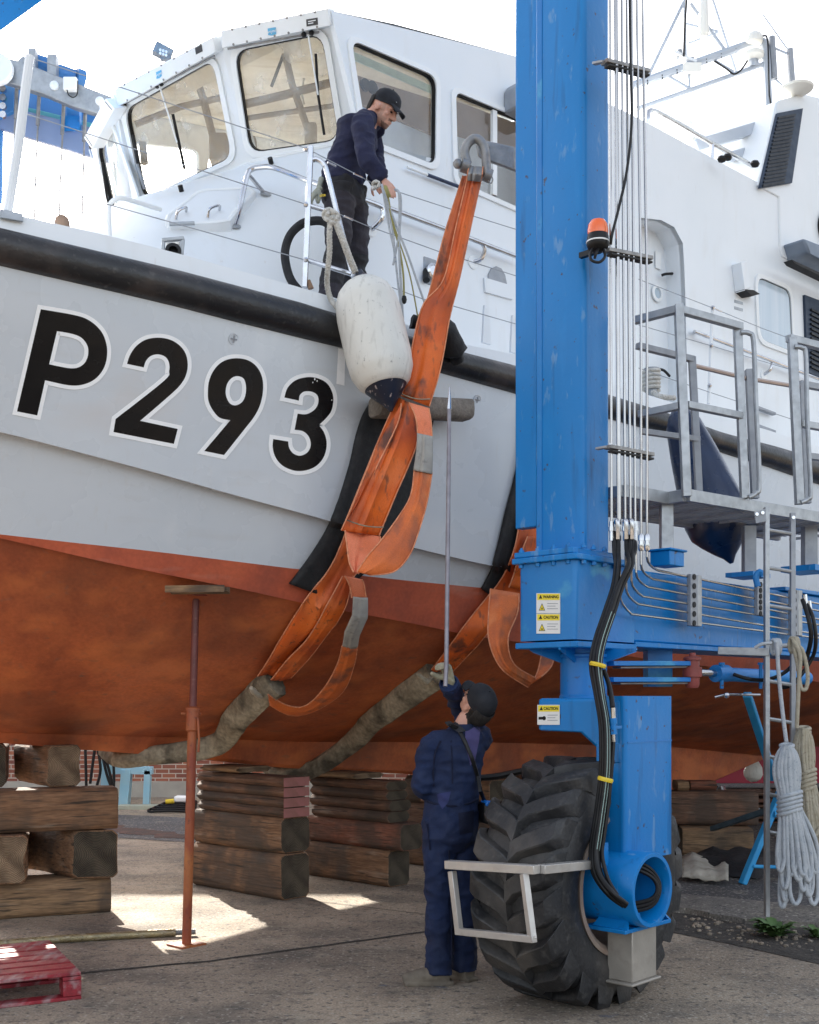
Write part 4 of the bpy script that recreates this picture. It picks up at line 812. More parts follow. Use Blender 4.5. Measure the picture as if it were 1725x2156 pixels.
sleeve([(912, 1400, .115, .09), (860, 1440, .11, .08), (790, 1493, .10, .08), (735, 1536, .095, .13)], 'canvas_sleeve', sl2, 7.0, (650, 590))
for px in ([(522, 1408), (531, 1420), (545, 1430)],):
    m = M(); m.tube(smooth([allray(u, v, .16) for u, v in px], 3), [.015, .022, .026, .022, .024, .018, .01][:7], 7); m.build('frayed_edge', mk('frayed_cotton', (.5, .46, .38), (.4, .36, .28), 20, .95, bump=.01, bsc=40), sl1)
for (u0, v0, u1, v1) in ((870, 1383, 905, 1390), (905, 1390, 940, 1392)):
    m = M(); m.tube([allray(u0, v0, .15), allray((u0 + u1) / 2, (v0 + v1) / 2 + 3, .2), allray(u1, v1, .15)], [.012, .03, .012], 6); m.build('frayed_edge', T['canvas'], sl2)
rib('strap', T['orange'], sl2, [(1085, 1075), (1066, 1161), (1037, 1226), (975, 1310), (905, 1392)], [(1135, 1075), (1128, 1161), (1100, 1245), (1020, 1330), (945, 1400)], off=.06, bow=.02, n=6, fold=.02)
rib('strap', T['orange'], sl2, [(1080, 1130), (1060, 1180), (1045, 1222)], [(1125, 1126), (1120, 1185), (1098, 1240)], off=.16, bow=-.03)
rib('tail_strap', T['orangetail'], sl2, [(1033, 1240), (1029, 1290), (1030, 1350), (1056, 1408), (1112, 1447)], [(1093, 1250), (1090, 1290), (1070, 1345), (1082, 1398), (1128, 1428)], dep=[7.75, 7.6, 7.5, 7.5, 7.6], bow=.02)
rib('tail_strap', T['orangetail'], sl2, [(1118, 1440), (1132, 1415), (1140, 1380)], [(1140, 1425), (1160, 1405), (1170, 1375)], dep=[7.6, 7.7, 7.8]); rib('webbing_tag', T['tape'], sl2, [(1140, 1382), (1142, 1362)], [(1170, 1377), (1174, 1362)], dep=[7.79, 7.85])
# shackle
m = M(); sh = [(985, 345), (979, 322), (985, 303), (1000, 292), (1014, 300), (1022, 320), (1024, 345), (1026, 368)]
m.tube(smooth([P(u, v, 7.62) for u, v in sh], 5), .030, 12); so_ = m.build('shackle', T['iron'], sl1)
m = M(); m.cyl(P(962, 344, 7.6), P(1034, 373, 7.66), .022, 14); m.ball(P(964, 345, 7.6), .032, 10); m.cyl(P(1020, 366, 7.63), P(1034, 372, 7.64), .045, 12); m.cyl(P(972, 347, 7.61), P(988, 352, 7.62), .045, 12); m.build('shackle_pin', T['iron'], so_)
rib('strap_eye', T['iron'], sl1, [(988, 350), (984, 372), (986, 380)], [(1017, 352), (1014, 375), (1010, 382)], dep=[7.6, 7.58, 7.62], bow=.03)
m = M(); m.tube(smooth([P(1034, 368, 7.6), P(1038, 378, 7.6), P(1034, 386, 7.6), P(1028, 380, 7.6)], 4), .004, 6); m.build('wire_tie', T['iron'], so_)
# rubber mats between slings and hull
def mat_(L_, R_, label, off=.03):
    m = ribbon(L_, R_, off=off, n=8, sub=7); o = m.build('rubber_mat', T['mat'], None, ang=60, solid=.03); tag(o, label, 'rubber mat', 'rubber mats under the slings'); return o
mat_([(778, 845), (760, 875), (745, 922), (730, 987), (695, 1092), (655, 1162), (607, 1227)], [(900, 850), (905, 890), (885, 950), (855, 1052), (820, 1135), (775, 1190), (700, 1262)], 'curved black rubber mat against the hull right of the painted number')
mat_([(1096, 860), (1093, 936), (1078, 1010), (1062, 1071), (1034, 1186), (1010, 1238)], [(1160, 860), (1150, 960), (1130, 1050), (1105, 1130), (1070, 1210), (1040, 1262)], 'narrow curved black rubber mat just left of the blue lift leg')
# torn rubber bundle on the rail behind the upper sling
m = M(); q = [allray(845, 690, .12), allray(875, 705, .16), allray(900, 715, .17), allray(925, 745, .16), allray(940, 770, .13)]
m.tube(smooth(q, 5), [.05]*3+[.085]*14+[.05]*4, 14); ob = m.build('rail_padding', T['mat'], None); 
tag(ob, 'lumpy black padding wrapped on the boat rail behind the orange sling', 'padding')
dm = ob.modifiers.new('d', 'DISPLACE'); tx = bpy.data.textures.new('lump', 'CLOUDS'); tx.noise_scale = .06; dm.texture = tx; dm.strength = .05
# foam block wedged between sling and hull
fo = M(); fc = [allray(u, v, .16) for u, v in ((762, 858), (955, 868))]
d = (fc[1] - fc[0]).normalized(); n_ = d.cross(UP).normalized()
lp = []
for k in range(14):
    a = 2 * math.pi * k / 14; c_, s_ = math.cos(a), math.sin(a); lp.append((abs(c_) ** .5 * (1 if c_ > 0 else -1) * .09, abs(s_) ** .5 * (1 if s_ > 0 else -1) * .075))
fo.loft([[fc[0].lerp(fc[1], t) + n_ * a * k_ + UP * b * k_ for a, b in lp] for t, k_ in ((0, .9), (.015, 1), (.33, 1), (.66, .98), (.985, 1), (1, .9))])
tag(fo.build('foam_block', mk('grey_felt', (.15, .13, .11), (.24, .21, .18), 7, .95, lay=[((.5, .45, .36), 5, .62, .8, .4), ((.05, .05, .05), 9, .6, .8, .6)], bump=.006, bsc=40, fine=.2), None, ang=50), 'long grey padded block wedged behind the orange sling under the white fender', 'padding block')
# ---------------------------------------------------------------- fenders
def fender(p, q, r_, label, mat, capmat, prof, cut, grp):
    d = (q - p).normalized(); L_ = (q - p).length; t = thing('boat_fender', label, 'fender', p, grp)
    for nm, a, b, mm in (('fender_top', 0, cut[0], capmat), ('fender_body', cut[0], cut[1], mat), ('fender_tip', cut[1], 1, capmat)):
        xs = sorted({a, b} | {x for x, _ in prof if a < x < b}); xx = []
        for i in range(len(xs) - 1): xx += [xs[i] + (xs[i + 1] - xs[i]) * j / 3 for j in range(3)]
        xx.append(xs[-1]); m = M(); m.lathe(p, [(inter(prof, x) * r_, x * L_) for x in xx], d, 40, cap=True); m.build(nm, mm, t, ang=60)
    return t
fp = [(0, .10), (.03, .16), (.07, .36), (.10, .58), (.15, .80), (.22, .94), (.32, 1), (.62, 1), (.72, .96), (.80, .80), (.84, .62), (.88, .48), (.93, .28), (.97, .13), (1, .05)]
T['tipn'] = mk('scuffed_navy', (.006, .009, .02), (.008, .014, .035), 4, .4, lay=[((.5, .42, .4), 40, .60, .70, .8, (1, 1, .4))])
fnd = fender(P(756, 570, 7.66), P(824, 866, 7.52), .215, 'scuffed white fender with navy ends hanging over the boat rail', T['fender'], T['tipn'], fp, (.075, .835), None)
fender(P(1425, 855, 8.25), P(1541, 1186, 8.15), .225, 'large navy blue fender hanging on the hull behind the walkway', T['navyv'], T['navyv'], [(0, .1), (.05, .35), (.12, .55), (.3, .72), (.6, .95), (.72, 1), (.80, .93), (.86, .7), (.92, .42), (.96, .2), (1, .06)], (.05, .9), None)
T['rope'] = mk('white_rope', (.50, .49, .45), (.60, .58, .54), 30, .85, lay=[((.2, .19, .17), 60, .5, .7, .6)], bump=.006, bsc=90)
T['ropeg'] = mk('fleck_rope', (.36, .39, .42), (.44, .46, .48), 20, .8, lay=[((.10, .14, .22), 75, .60, .66, .45)], bump=.004, bsc=90)
T['ropeb'] = mk('tan_rope', (.34, .30, .22), (.40, .36, .28), 20, .85, lay=[((.15, .12, .09), 50, .55, .7, .6)], bump=.004, bsc=90)
T['ropey'] = mk('olive_cord', (.30, .27, .08), (.25, .24, .1), 20, .8)
def twist(m, pts, r_, turns, strands=3):
    q = resample(smooth(pts, 6), max(12, int(turns * 8)))
    N = len(q); u = V((1, 0, 0))
    fr = []
    for i in range(N):
        d = (q[min(i + 1, N - 1)] - q[max(i - 1, 0)]).normalized(); u = (u - d * u.dot(d)).normalized(); fr.append((u.copy(), d.cross(u)))
    for s_ in range(strands):
        m.tube([q[i] + (fr[i][0] * math.cos(2 * math.pi * (turns * i / N + s_ / strands)) + fr[i][1] * math.sin(2 * math.pi * (turns * i / N + s_ / strands))) * r_ * .5 for i in range(N)], r_ * .62, 6)
    return m
m = M(); twist(m, [P(*q) for q in [(696, 452, 7.55), (708, 470, 7.52), (722, 505, 7.52), (735, 540, 7.56), (748, 572, 7.62)]], .022, 9); ro = m.build('fender_rope', T['rope'], fnd)
m = M(); twist(m, [P(*q) for q in [(697, 455, 7.52), (694, 490, 7.52), (694, 530, 7.55), (690, 570, 7.6), (689, 600, 7.66), (697, 630, 7.7), (715, 652, 7.62)]], .018, 12); m.build('fender_rope', T['rope'], fnd)
m = M()
for k in range(4):
    a0 = k * 1.4; m.tube(smooth([P(697 + 11 * math.cos(a0 + t) + 3 * k - 4, 452 + 11 * math.sin(a0 + t) + 2 * k, 7.52 - .02 * math.sin(t * 2)) for t in [i * .8 for i in range(8)]], 3), .015, 7)
m.build('fender_knot', T['rope'], fnd)
# ---------------------------------------------------------------- painted number on the hull
T['paintblack'] = mk('number_black', (.006, .006, .007), (.008, .007, .008), 3, .22, spec=.2); T['paintwhite'] = mk('number_white', (.90, .91, .92), (.88, .89, .9), 3, .3)
hullray = lambda u, v, off=.004: ray(HB, u, v, off, 7.5)
def contour(pts, n=5):              # closed outline; 3-tuples are sharp corners
    k = len(pts); ci = [i for i, p in enumerate(pts) if len(p) == 3]
    if not ci:
        q = pts + pts[:3]; q = [V((p[0], p[1], 0)) for p in q]; o = smooth([q[-4 + 0]] + q[:0] + q, n) if False else None
        out = []
        for i in range(k):
            a, b, c, d = [V((*pts[(i + j) % k][:2], 0)) for j in (-1, 0, 1, 2)]
            for j in range(n):
                t = j / n; out.append(.5 * ((2 * b) + (c - a) * t + (2 * a - 5 * b + 4 * c - d) * t * t + (3 * b - a - 3 * c + d) * t ** 3))
        return out
    out = []
    for x in range(len(ci)):
        i0 = ci[x]; i1 = ci[(x + 1) % len(ci)]; seg = []; i = i0
        while True:
            seg.append(V((*pts[i % k][:2], 0)))
            if i % k == i1 and len(seg) > 1: break
            i += 1
        s_ = smooth(seg, n) if len(seg) > 2 else seg
        out += s_[:-1]
    return out
def offset(loop, d):
    n = len(loop); area = sum(loop[i].x * loop[(i + 1) % n].y - loop[(i + 1) % n].x * loop[i].y for i in range(n)); sg = 1 if area > 0 else -1; out = []
    for i in range(n):
        a, b, c = loop[i - 1], loop[i], loop[(i + 1) % n]; e0 = (b - a).normalized(); e1 = (c - b).normalized()
        n0 = V((e0.y, -e0.x, 0)) * sg; n1 = V((e1.y, -e1.x, 0)) * sg; m_ = n0 + n1
        if m_.length < .2: m_ = n0
        m_.normalize(); out.append(b + m_ * d / max(m_.dot(n0), .5))
    return out
C = 1
gl = {
 'P': [[(172, 198, C), (310, 222), (375, 245), (425, 290), (448, 345), (450, 400), (435, 450), (400, 492), (350, 515), (290, 518), (190, 497, C), (157, 645, C), (72, 628, C)], [(240, 290, C), (305, 302), (345, 320), (370, 357), (368, 402), (345, 435), (300, 447), (207, 430, C)]],
 '2': [[(535, 428, C), (548, 390), (575, 352), (615, 326), (665, 318), (715, 326), (755, 350), (781, 385), (790, 430), (783, 475), (760, 515), (715, 560), (590, 668, C), (748, 702, C), (732, 765, C), (478, 715, C), (487, 660, C), (690, 500), (712, 458), (711, 422), (695, 398), (665, 388), (635, 395), (615, 415), (605, 443, C)]],
 '9': [[(970, 665, C), (925, 655), (895, 622), (878, 585), (875, 545), (880, 500), (900, 455), (935, 420), (985, 405), (1040, 412), (1080, 440), (1103, 485), (1107, 540), (1095, 600), (1070, 650), (1030, 702), (943, 812, C), (860, 795, C)], [(950, 555), (955, 515), (975, 488), (1000, 480), (1025, 490), (1035, 520), (1033, 560), (1018, 590), (990, 603), (965, 592)]],
 '3': [[(1197, 570, C), (1210, 530), (1240, 500), (1280, 486), (1325, 486), (1370, 505), (1395, 540), (1403, 580), (1395, 625), (1372, 657), (1342, 686, C), (1365, 720), (1375, 765), (1365, 815), (1335, 855), (1290, 876), (1240, 878), (1190, 857), (1160, 822), (1148, 780), (1150, 745, C), (1213, 755, C), (1217, 782), (1235, 806), (1265, 815), (1295, 800), (1308, 770), (1300, 735), (1275, 712), (1240, 706, C), (1253, 638, C), (1290, 640), (1325, 620), (1340, 590), (1335, 560), (1310, 545), (1280, 545), (1262, 560), (1258, 583, C)]]}
for ch, loops in gl.items():
    cs = [[V((p.x / 2, p.y / 2 + 552, 0)) for p in contour(l)] for l in loops]
    tris = tessellate_polygon(cs); allp = [p for l in cs for p in l]
    bm = bmesh.new(); vs = [bm.verts.new(p) for p in allp]
    for t_ in tris:
        try: bm.faces.new([vs[i] for i in t_])
        except ValueError: pass
    for _ in range(3):
        es = [e for e in bm.edges if e.calc_length() > 14]
        if es: bmesh.ops.subdivide_edges(bm, edges=es, cuts=1, use_grid_fill=False); bmesh.ops.triangulate(bm, faces=bm.faces)
    m = M(); bm.verts.ensure_lookup_table(); m.add([hullray(v.co.x, v.co.y, .005) for v in bm.verts], [[v.index for v in f.verts] for f in bm.faces]); bm.free()
    num = m.build('painted_number', T['paintblack'], boat, ang=60)
    for i, l in enumerate(cs):
        dd = []
        for a, b in zip(l, l[1:] + l[:1]):
            k = max(1, int((b - a).length / 14)); dd += [a.lerp(b, j / k) for j in range(k)]
        o = offset(dd, 8.5 if i == 0 else -8.5); m = M()
        pi_, po_ = [hullray(p.x, p.y, .004) for p in dd], [hullray(p.x, p.y, .004) for p in o]
        for j in range(len(dd)): j2_ = (j + 1) % len(dd); m.quad(pi_[j], pi_[j2_], po_[j2_], po_[j])
        m.build('number_outline', T['paintwhite'], num, ang=60)
# patches and discs on the hull
m = M(); m.quad(*[hullray(u, v, .003) for u, v in ((712, 733), (727, 738), (725, 812), (708, 808))]); m.build('tape_patch', T['paintwhite'], boat)
for u, v in ((492, 714), (1005, 842)):
    c = hullray(u, v, 0); n = (V((0, 0, CZ)) - c); n.z = 0; n = (CC * .9 - UP * .25).normalized(); m = M(); m.lathe(c, [(.036, 0), (.036, .005), (.030, .005), (.029, .002), (.001, .002)], n, 24); d_ = m.build('hull_disc', T['grey'], boat)
    m = M(); m.box(c + n * .005, (.045, .009, .005), (A, n.cross(A), n)); m.box(c + n * .005, (.009, .045, .005), (A, n.cross(A), n)); m.build('disc_cross', T['galvd'], d_)
# ---------------------------------------------------------------- deck gear
def DE(u, v, inset=.12): return BP(u, v, lambda s: hr(s) - inset)
def tubo(pts, r_, name, mat, par=None, n=10, sm=4):
    m = M(); m.tube(smooth(pts, sm) if sm else pts, r_, n); return m.build(name, mat, par or boat)
# life lines
for px in ([(60, 120), (650, 314)], [(47, 237), (647, 431)], [(20, 372), (638, 546)], [(660, 320), (788, 387)], [(713, 450), (770, 474), (923, 529)], [(780, 588), (892, 630)], [(823, 399), (949, 440), (1100, 487)], [(923, 529), (1100, 585)], [(892, 630), (957, 645), (1100, 686)],
           [(1345, 588), (1500, 648), (1602, 690), (1760, 748)], [(1345, 684), (1498, 728), (1760, 807)], [(1345, 775), (1495, 826), (1760, 913)]):
    tubo([DE(*q) for q in px], .0035, 'life_line', T['galvd'], sm=0, n=6)
for u, v in ((690, 342), (745, 365), (725, 455), (1501, 648)):
    p = DE(u, v); tubo([p, DE(u + 18, v + 8)], .007, 'turnbuckle', T['steel'], sm=0, n=8)
# stanchions
sq = lambda a, b, w_, nm, mat=T['steel']: bar(a, b, w_, w_ * .8, nm, mat, boat)
Ys = DE(655, 500).y
sta = sq(P(655, 308, Ys), P(642, 606, Ys), .042, 'stanchion', T['steel'])
tubo([P(657, 337, Ys), P(668, 336, Ys), P(682, 346, Ys), P(691, 370, Ys), P(718, 480, Ys), P(744, 582, Ys - .05)], .018, 'rail_hoop', T['steel'])
tubo([P(652, 433, Ys), P(706, 449, Ys - .02)], .016, 'guard_rail', T['steel'], sm=0); tubo([P(648, 548, Ys), P(740, 577, Ys - .05)], .016, 'guard_rail', T['steel'], sm=0)
for v in (314, 431, 547): m = M(); m.ball(P(644, v, Ys - .02), .018, 8); m.build('wire_clamp', T['steel'], boat)
m = M(); m.prism([P(643, 612, Ys - .03), P(722, 634, Ys - .03), P(724, 655, Ys - .03), P(650, 638, Ys - .03)], V((.02, .03, 0))); m.build('stanchion_base', T['galv'], boat, bev=.006)
m = M(); m.tube([P(650, 590, Ys), P(655, 608, Ys)], [.012, .02], 8); m.build('wood_chock', mk('brown_wood', (.25, .15, .09), (.2, .12, .07), 8, .6), boat)
Yl = DE(20, 440).y
m = M(); m.tube([P(63, 118, Yl), P(55, 180, Yl), P(40, 300, Yl), P(17, 446, Yl)], [.026, .028, .028, .028], 10); m.build('stanchion', T['white'], boat)
m = M(); m.prism([hullray(0, 445, .01), hullray(47, 455, .01), hullray(47, 470, .01), hullray(0, 462, .01)], V((.01, -.02, 0))); m.build('stanchion_base', T['galv'], boat)
m = M(); m.prism([P(-30, 436, Yl), P(47, 453, Yl), P(46, 470, Yl), P(-30, 458, Yl)], V((0, -.02, 0))); m.build('stanchion_base', T['galv'], boat, bev=.004)
# brown timber head behind the rail
c = P(131, 482, 7.8); m = M(); m.lathe(c, [(.05, 0), (.05, .05), (.04, .075), (.02, .09), (.001, .092)], UP, 18); m.build('timber_bollard', T['tan'] if 'tan' in T else mk('bollard_brown', (.30, .20, .14), (.24, .16, .11), 8, .6), boat)
# hoops and grab rails on the coach roof
tubo([P(231, 498, 8.4), P(229, 450, 8.4), P(232, 430, 8.4), P(245, 419, 8.4), P(265, 419, 8.45), P(338, 441, 8.8)], .017, 'grab_rail', T['whitem'])
hf = [tb(495, 476, .01), P(505, 440, 8.9), P(520, 372, 8.95), P(530, 357, 8.97), P(550, 352, 8.95), P(580, 354, 8.9), P(645, 379, 8.75), P(740, 412, 8.6)]
tubo(hf, .020, 'grab_rail', T['steel']); tubo([P(518, 366, 8.97), P(527, 372, 9.0), tb(558, 408, .0)], .016, 'grab_rail', T['steel'])
for u, v in ((495, 477), (560, 410)): m = M(); m.lathe(tb(u, v, .0), [(.045, 0), (.045, .012), (.02, .02)], V((.2, -.5, .7)), 16); m.build('rail_foot', T['galv'], boat)
tubo([wp(740, 412, .10), wp(795, 432, .10), wp(806, 442, .10), wp(803, 462, .09), wp(784, 482, .02)], .020, 'grab_rail', T['steel'])
tubo([wp(813, 436, .10), wp(1005, 508, .10), wp(1100, 545, .10)], .018, 'grab_rail', T['steel'], sm=0)
tubo([wp(1015, 512, .09), wp(1021, 524, .09), wp(1014, 545, .06), wp(998, 552, .01)], .018, 'grab_rail', T['steel'])
for u, v in ((781, 484), (995, 553), (1607, 790)): m = M(); m.lathe(wp(u, v, 0), [(.055, 0), (.055, .012), (.02, .02)], CC, 18); m.build('rail_foot', T['whitem'], boat)
tubo([wp(1467, 700, .02), wp(1475, 703, .1), wp(1600, 750, .1), wp(1760, 812, .1)], .018, 'grab_rail', T['steel']); tubo([wp(1627, 760, .09), wp(1622, 778, .08), wp(1608, 789, .01)], .018, 'grab_rail', T['steel'])
# hatch
hx = [(347, 470), (350, 457), (415, 405), (435, 400), (530, 397), (539, 407), (498, 452), (485, 468), (457, 473), (358, 477)]
hp3 = [tb(u, v, .0) for u, v in hx]; hn = sum(((hp3[i] - hp3[0]).cross(hp3[i + 1] - hp3[0]) for i in range(1, 9)), V((0, 0, 0))).normalized()
if hn.y > 0: hn = -hn
hc0 = sum(hp3, V((0, 0, 0))) / 10; hpl = [hitp(u, v, hc0 + hn * .04, hn) for u, v in hx]
m = M(); m.prism([p - hn * .09 for p in hpl], hn * .10); hat = m.build('deck_hatch', T['white'], boat, bev=.006)
m = M(); m.loft([[p + hn * .012 for p in hpl], [p + hn * .02 for p in scale_loop(hpl, -.02)], [p + hn * .012 for p in scale_loop(hpl, -.04)]], cap=False); m.build('hatch_rim', T['whitem'], hat)
for px in ([(371, 462), (375, 445), (392, 437), (392, 445)], [(438, 458), (442, 440), (462, 433), (462, 442)]):
    tubo([hitp(u, v, hc0 + hn * (.06 if j in (0, 3) else .11), hn) for j, (u, v) in enumerate(px)], .010, 'hatch_handle', T['steel'], hat)
tubo([hitp(357, 472, hc0 + hn * .08, hn), hitp(410, 470, hc0 + hn * .08, hn)], .015, 'hatch_hinge', T['galv'], hat, sm=0)
for u, v in ((572, 345), (383, 404)):
    m = M(); m.cyl(tb(u, v, .0), tb(u, v, .05), .02, 10); m.build('roof_stud', T['black'], boat)
# fairlead
Yf = DE(363, 530).y + .05; m = M(); m.beam(P(343, 535, Yf), P(345, 505, Yf), .02, .02); m.beam(P(383, 538, Yf), P(386, 503, Yf), .02, .02); m.beam(P(342, 506, Yf), P(388, 502, Yf), .03, .02); m.beam(P(350, 516, Yf + .05), P(380, 516, Yf + .05), .02, .06); m.build('fairlead', T['galv'], boat, bev=.003)
m = M(); m.lathe(P(365, 532, Yf), [(.05, 0), (.05, .03), (.03, .03), (.03, .0)], V((.2, -1, .1)), 20); m.build('fairlead_roller', T['black'], boat)
# flood lamp and roof fittings
m = M(); c = P(343, 110, 10.2); m.box(c, (.16, .07, .11), (V((.9, .3, -.35)).normalized(), V((-.3, .95, 0)), V((.35, .1, .9)).normalized())); m.box(P(350, 124, 10.2), (.1, .05, .04)); fl_ = m.build('flood_lamp', T['iron'], boat, bev=.01)
for i in range(6): m = M(); m.ball(P(338 + (i % 3) * 6, 105 + (i // 3) * 7 + (i % 3) * 2, 10.12), .012, 8); m.build('lamp_cell', T['whitem'], fl_)
tubo([P(955, 79, 11.5), P(1078, 68, 11.8), P(1200, 58, 12)], .014, 'roof_pole', T['whitem'], sm=0)
m = M(); m.prism([wp(1060, 196, .0), wp(1068, 184, .0), wp(1110, 200, .0), wp(1110, 268, .0), wp(1060, 240, .0)], CC * .18); m.build('lamp_box', T['galvd'], boat, bev=.02)
tubo([wp(858, 352, .04), wp(900, 368, .04)], .012, 'jackstaff', T['whitem'], sm=0); tubo([wp(900, 368, .04), wp(966, 393, .04)], .014, 'jackstaff', T['navyv'], sm=0)
# big black hose hoop
tubo([P(u, v, 8.05 - .0 * i) for i, (u, v) in enumerate([(694, 474), (680, 466), (660, 465), (635, 472), (612, 494), (601, 525), (602, 555), (612, 588), (630, 612)])], .030, 'hose_hoop', T['mat'])
# recessed lamp, arch vent, deck fins
m = M(); m.box(wp(905, 572, .0), (.14, .02, .22), (A, CC, UP)); rl = m.build('lamp_recess', T['galvd'], boat, bev=.01)
m = M(); m.lathe(wp(906, 573, .01), [(.06, 0), (.065, .04), (.045, .05), (.04, .045), (.001, .045)], CC, 20); m.build('deck_lamp', T['steel'], rl); m = M(); m.cyl(wp(898, 570, .01), wp(898, 590, .05), .03, 10); m.build('lamp_gland', T['black'], rl)
av = [wp(u, v, .0) for u, v in ((1027, 600), (1027, 578), (1033, 566), (1043, 561), (1054, 566), (1062, 580), (1066, 600))]
m = M(); m.prism(av, CC * .012); m.build('arch_vent', T['galvd'], boat); m = M(); m.prism([wp(1017, 585, 0), wp(1077, 603, 0), wp(1077, 632, 0), wp(1019, 616, 0)], CC * .02); m.build('vent_cover', T['white'], boat, bev=.004)
for u, v in ((1003, 722), (1062, 742)):
    a_ = DE(u + 10, v, .3); m = M(); m.prism([a_, a_ + A * .09, a_ + A * .075 + UP * .27, a_ + A * .02 + UP * .29], CC * .02); m.build('deck_fin', T['white'], boat)
# ---- right hand cabin details
dp = [(1352, 462), (1388, 470), (1412, 486), (1426, 515), (1429, 640), (1431, 880), (1352, 850)]
m = M(); m.prism([wp(u, v) - CC * .24 for u, v in dloop], CC * .012); dr = m.build('cabin_door', T['white'], boat)
DO = -.228
m = M(); m.lathe(wp(1383, 618, DO + .012), [(.085, 0), (.085, .015), (.055, .018), (.055, .0)], CC, 24); m.build('porthole_rim', T['whitem'], dr); m = M(); m.lathe(wp(1383, 618, DO + .014), [(.056, 0), (.001, .001)], CC, 24); m.build('porthole_glass', bpy.data.materials['curtained_glass'], dr)
tubo([wp(1393, 580, DO + .05), wp(1402, 577, DO + .08), wp(1420, 576, DO + .08)], .014, 'door_handle', T['black'], dr); tubo([wp(1385, 777, DO + .05), wp(1398, 780, DO + .08), wp(1410, 792, DO + .08)], .014, 'door_handle', T['black'], dr)
m = M(); m.box(wp(1386, 548, DO + .015), (.09, .006, .17), (A, CC, UP)); m.build('door_plate', T['whitem'], dr)
m = M(); m.prism([wp(1540, 558, 0), wp(1552, 556, 0), wp(1560, 612, 0), wp(1548, 618, 0)], CC * .12); m.build('vent_hood', T['white'], boat, bev=.008); m = M(); m.prism([wp(1547, 615, 0), wp(1567, 617, 0), wp(1580, 625, 0), wp(1562, 628, 0)], CC * .12); m.build('vent_mouth', T['dark'], boat)
for v in (634, 648): m = M(); m.prism([wp(1546, v - 3, 0), wp(1564, v + 2, 0), wp(1564, v + 8, 0), wp(1546, v + 3, 0)], CC * .003); m.build('small_sign', T['galv'], boat)
m = M(); m.prism([wp(1690, 622, 0), wp(1790, 660, 0), wp(1790, 830, 0), wp(1696, 783, 0)], CC * .03); gr = m.build('grille_frame', mk('grille_navy', (.008, .022, .05), (.012, .028, .06), 6, .5), boat)
for k in range(13): m = M(); v = 650 + k * 10; m.prism([wp(1706, v, .03), wp(1790, v + 40, .03), wp(1790, v + 44, .03), wp(1706, v + 4, .03)], CC * .02); m.build('grille_slat', T['black'], gr)
m = M(); sh_ = [wp(1645, 516, 0), wp(1900, 612, 0), wp(1900, 665, 0), wp(1655, 548, 0)]; m.prism(sh_, CC * .28); m.build('side_locker', mk('locker_blue_grey', (.16, .20, .26), (.2, .24, .3), 4, .5), boat, bev=.03)
m = M(); m.prism([wp(1650, 552, .2), wp(1900, 668, .2), wp(1900, 676, .2), wp(1656, 560, .2)], CC * .1); m.build('locker_trim', T['dark'], boat)
# funnel with louvred grille
fu = [(1596, 390), (1636, 216), (1642, 210), (1694, 197), (1727, 205), (1850, 250), (1990, 420), (1990, 700), (1648, 540), (1643, 520), (1641, 414)]
m = M(); m.prism([wp(u, v, .02) for u, v in fu], -CC * 1.1); m.build('funnel', T['white'], boat, bev=.03)
lv = [(1633, 240), (1686, 230), (1663, 387), (1596, 398)]
m = M(); m.prism([wp(u, v, .022) for u, v in lv], CC * .03); lo = m.build('louvre_frame', bpy.data.materials['grille_navy'], boat)
L4 = [V((u, v, 0)) for u, v in lv]
for k in range(19):
    t = .05 + k * .05; a_ = L4[0].lerp(L4[3], t).lerp(L4[1].lerp(L4[2], t), .12); b_ = L4[0].lerp(L4[3], t).lerp(L4[1].lerp(L4[2], t), .80)
    m = M(); m.prism([wp(a_.x, a_.y, .053), wp(b_.x, b_.y, .053), wp(b_.x, b_.y + 4.6, .056), wp(a_.x, a_.y + 4.6, .056)], CC * .012); m.build('louvre_slat', T['black'], lo)
c = wp(1745, 483, .04); m = M(); m.tube([c + A * .19 * math.cos(t) + UP * .19 * math.sin(t) for t in [i * math.pi / 16 for i in range(33)]], .03, 8); m.build('black_ring', T['black'], boat)
tubo([wp(1365, 262, -.1), wp(1365, 246, -.1), wp(1382, 235, -.1), wp(1500, 302, -.1), wp(1600, 358, -.1), wp(1616, 376, -.1), wp(1620, 400, -.1)], .024, 'roof_rail', T['steel']); tubo([wp(1500, 302, -.1), wp(1499, 336, -.1)], .022, 'roof_rail', T['steel'], sm=0)
# bollard with rope
m = M(); c = DE(1372, 832, .25); m.lathe(c, [(.05, 0), (.05, .2), (.07, .21), (.07, .23), (.01, .24)], UP, 16); bo = m.build('bollard', T['galvd'], boat)
m = M()
for k in range(5): m.tube([c + V((math.cos(t) * .065, math.sin(t) * .065, .04 + k * .035 + t * .005)) for t in [i * .45 for i in range(15)]], .018, 6)
tag(m.build('mooring_rope', T['rope'], None), 'white rope turned round the deck bollard behind the walkway', 'rope')
m = M(); twist(m, [DE(1375, 826, .15), DE(1390, 835, .05), DE(1420, 838, .03)], .022, 7); m.build('rope_tail', T['rope'], bpy.data.objects['mooring_rope'])
for v in (862, 900): bar(wp(1592, v - 4, .05), wp(1630, v + 10, .05), .05, .03, 'step_grip', T['galvd'], boat)
sY = DE(1497, 700).y; tubo([P(1501, 645, sY), P(1492, 850, sY)], .016, 'stanchion', T['whitem'], sm=0)
for v in (648, 728, 812): m = M(); m.ball(P(1501 - (v - 645) * .04, v, sY - .02), .022, 8); m.build('wire_clamp', T['steel'], boat)
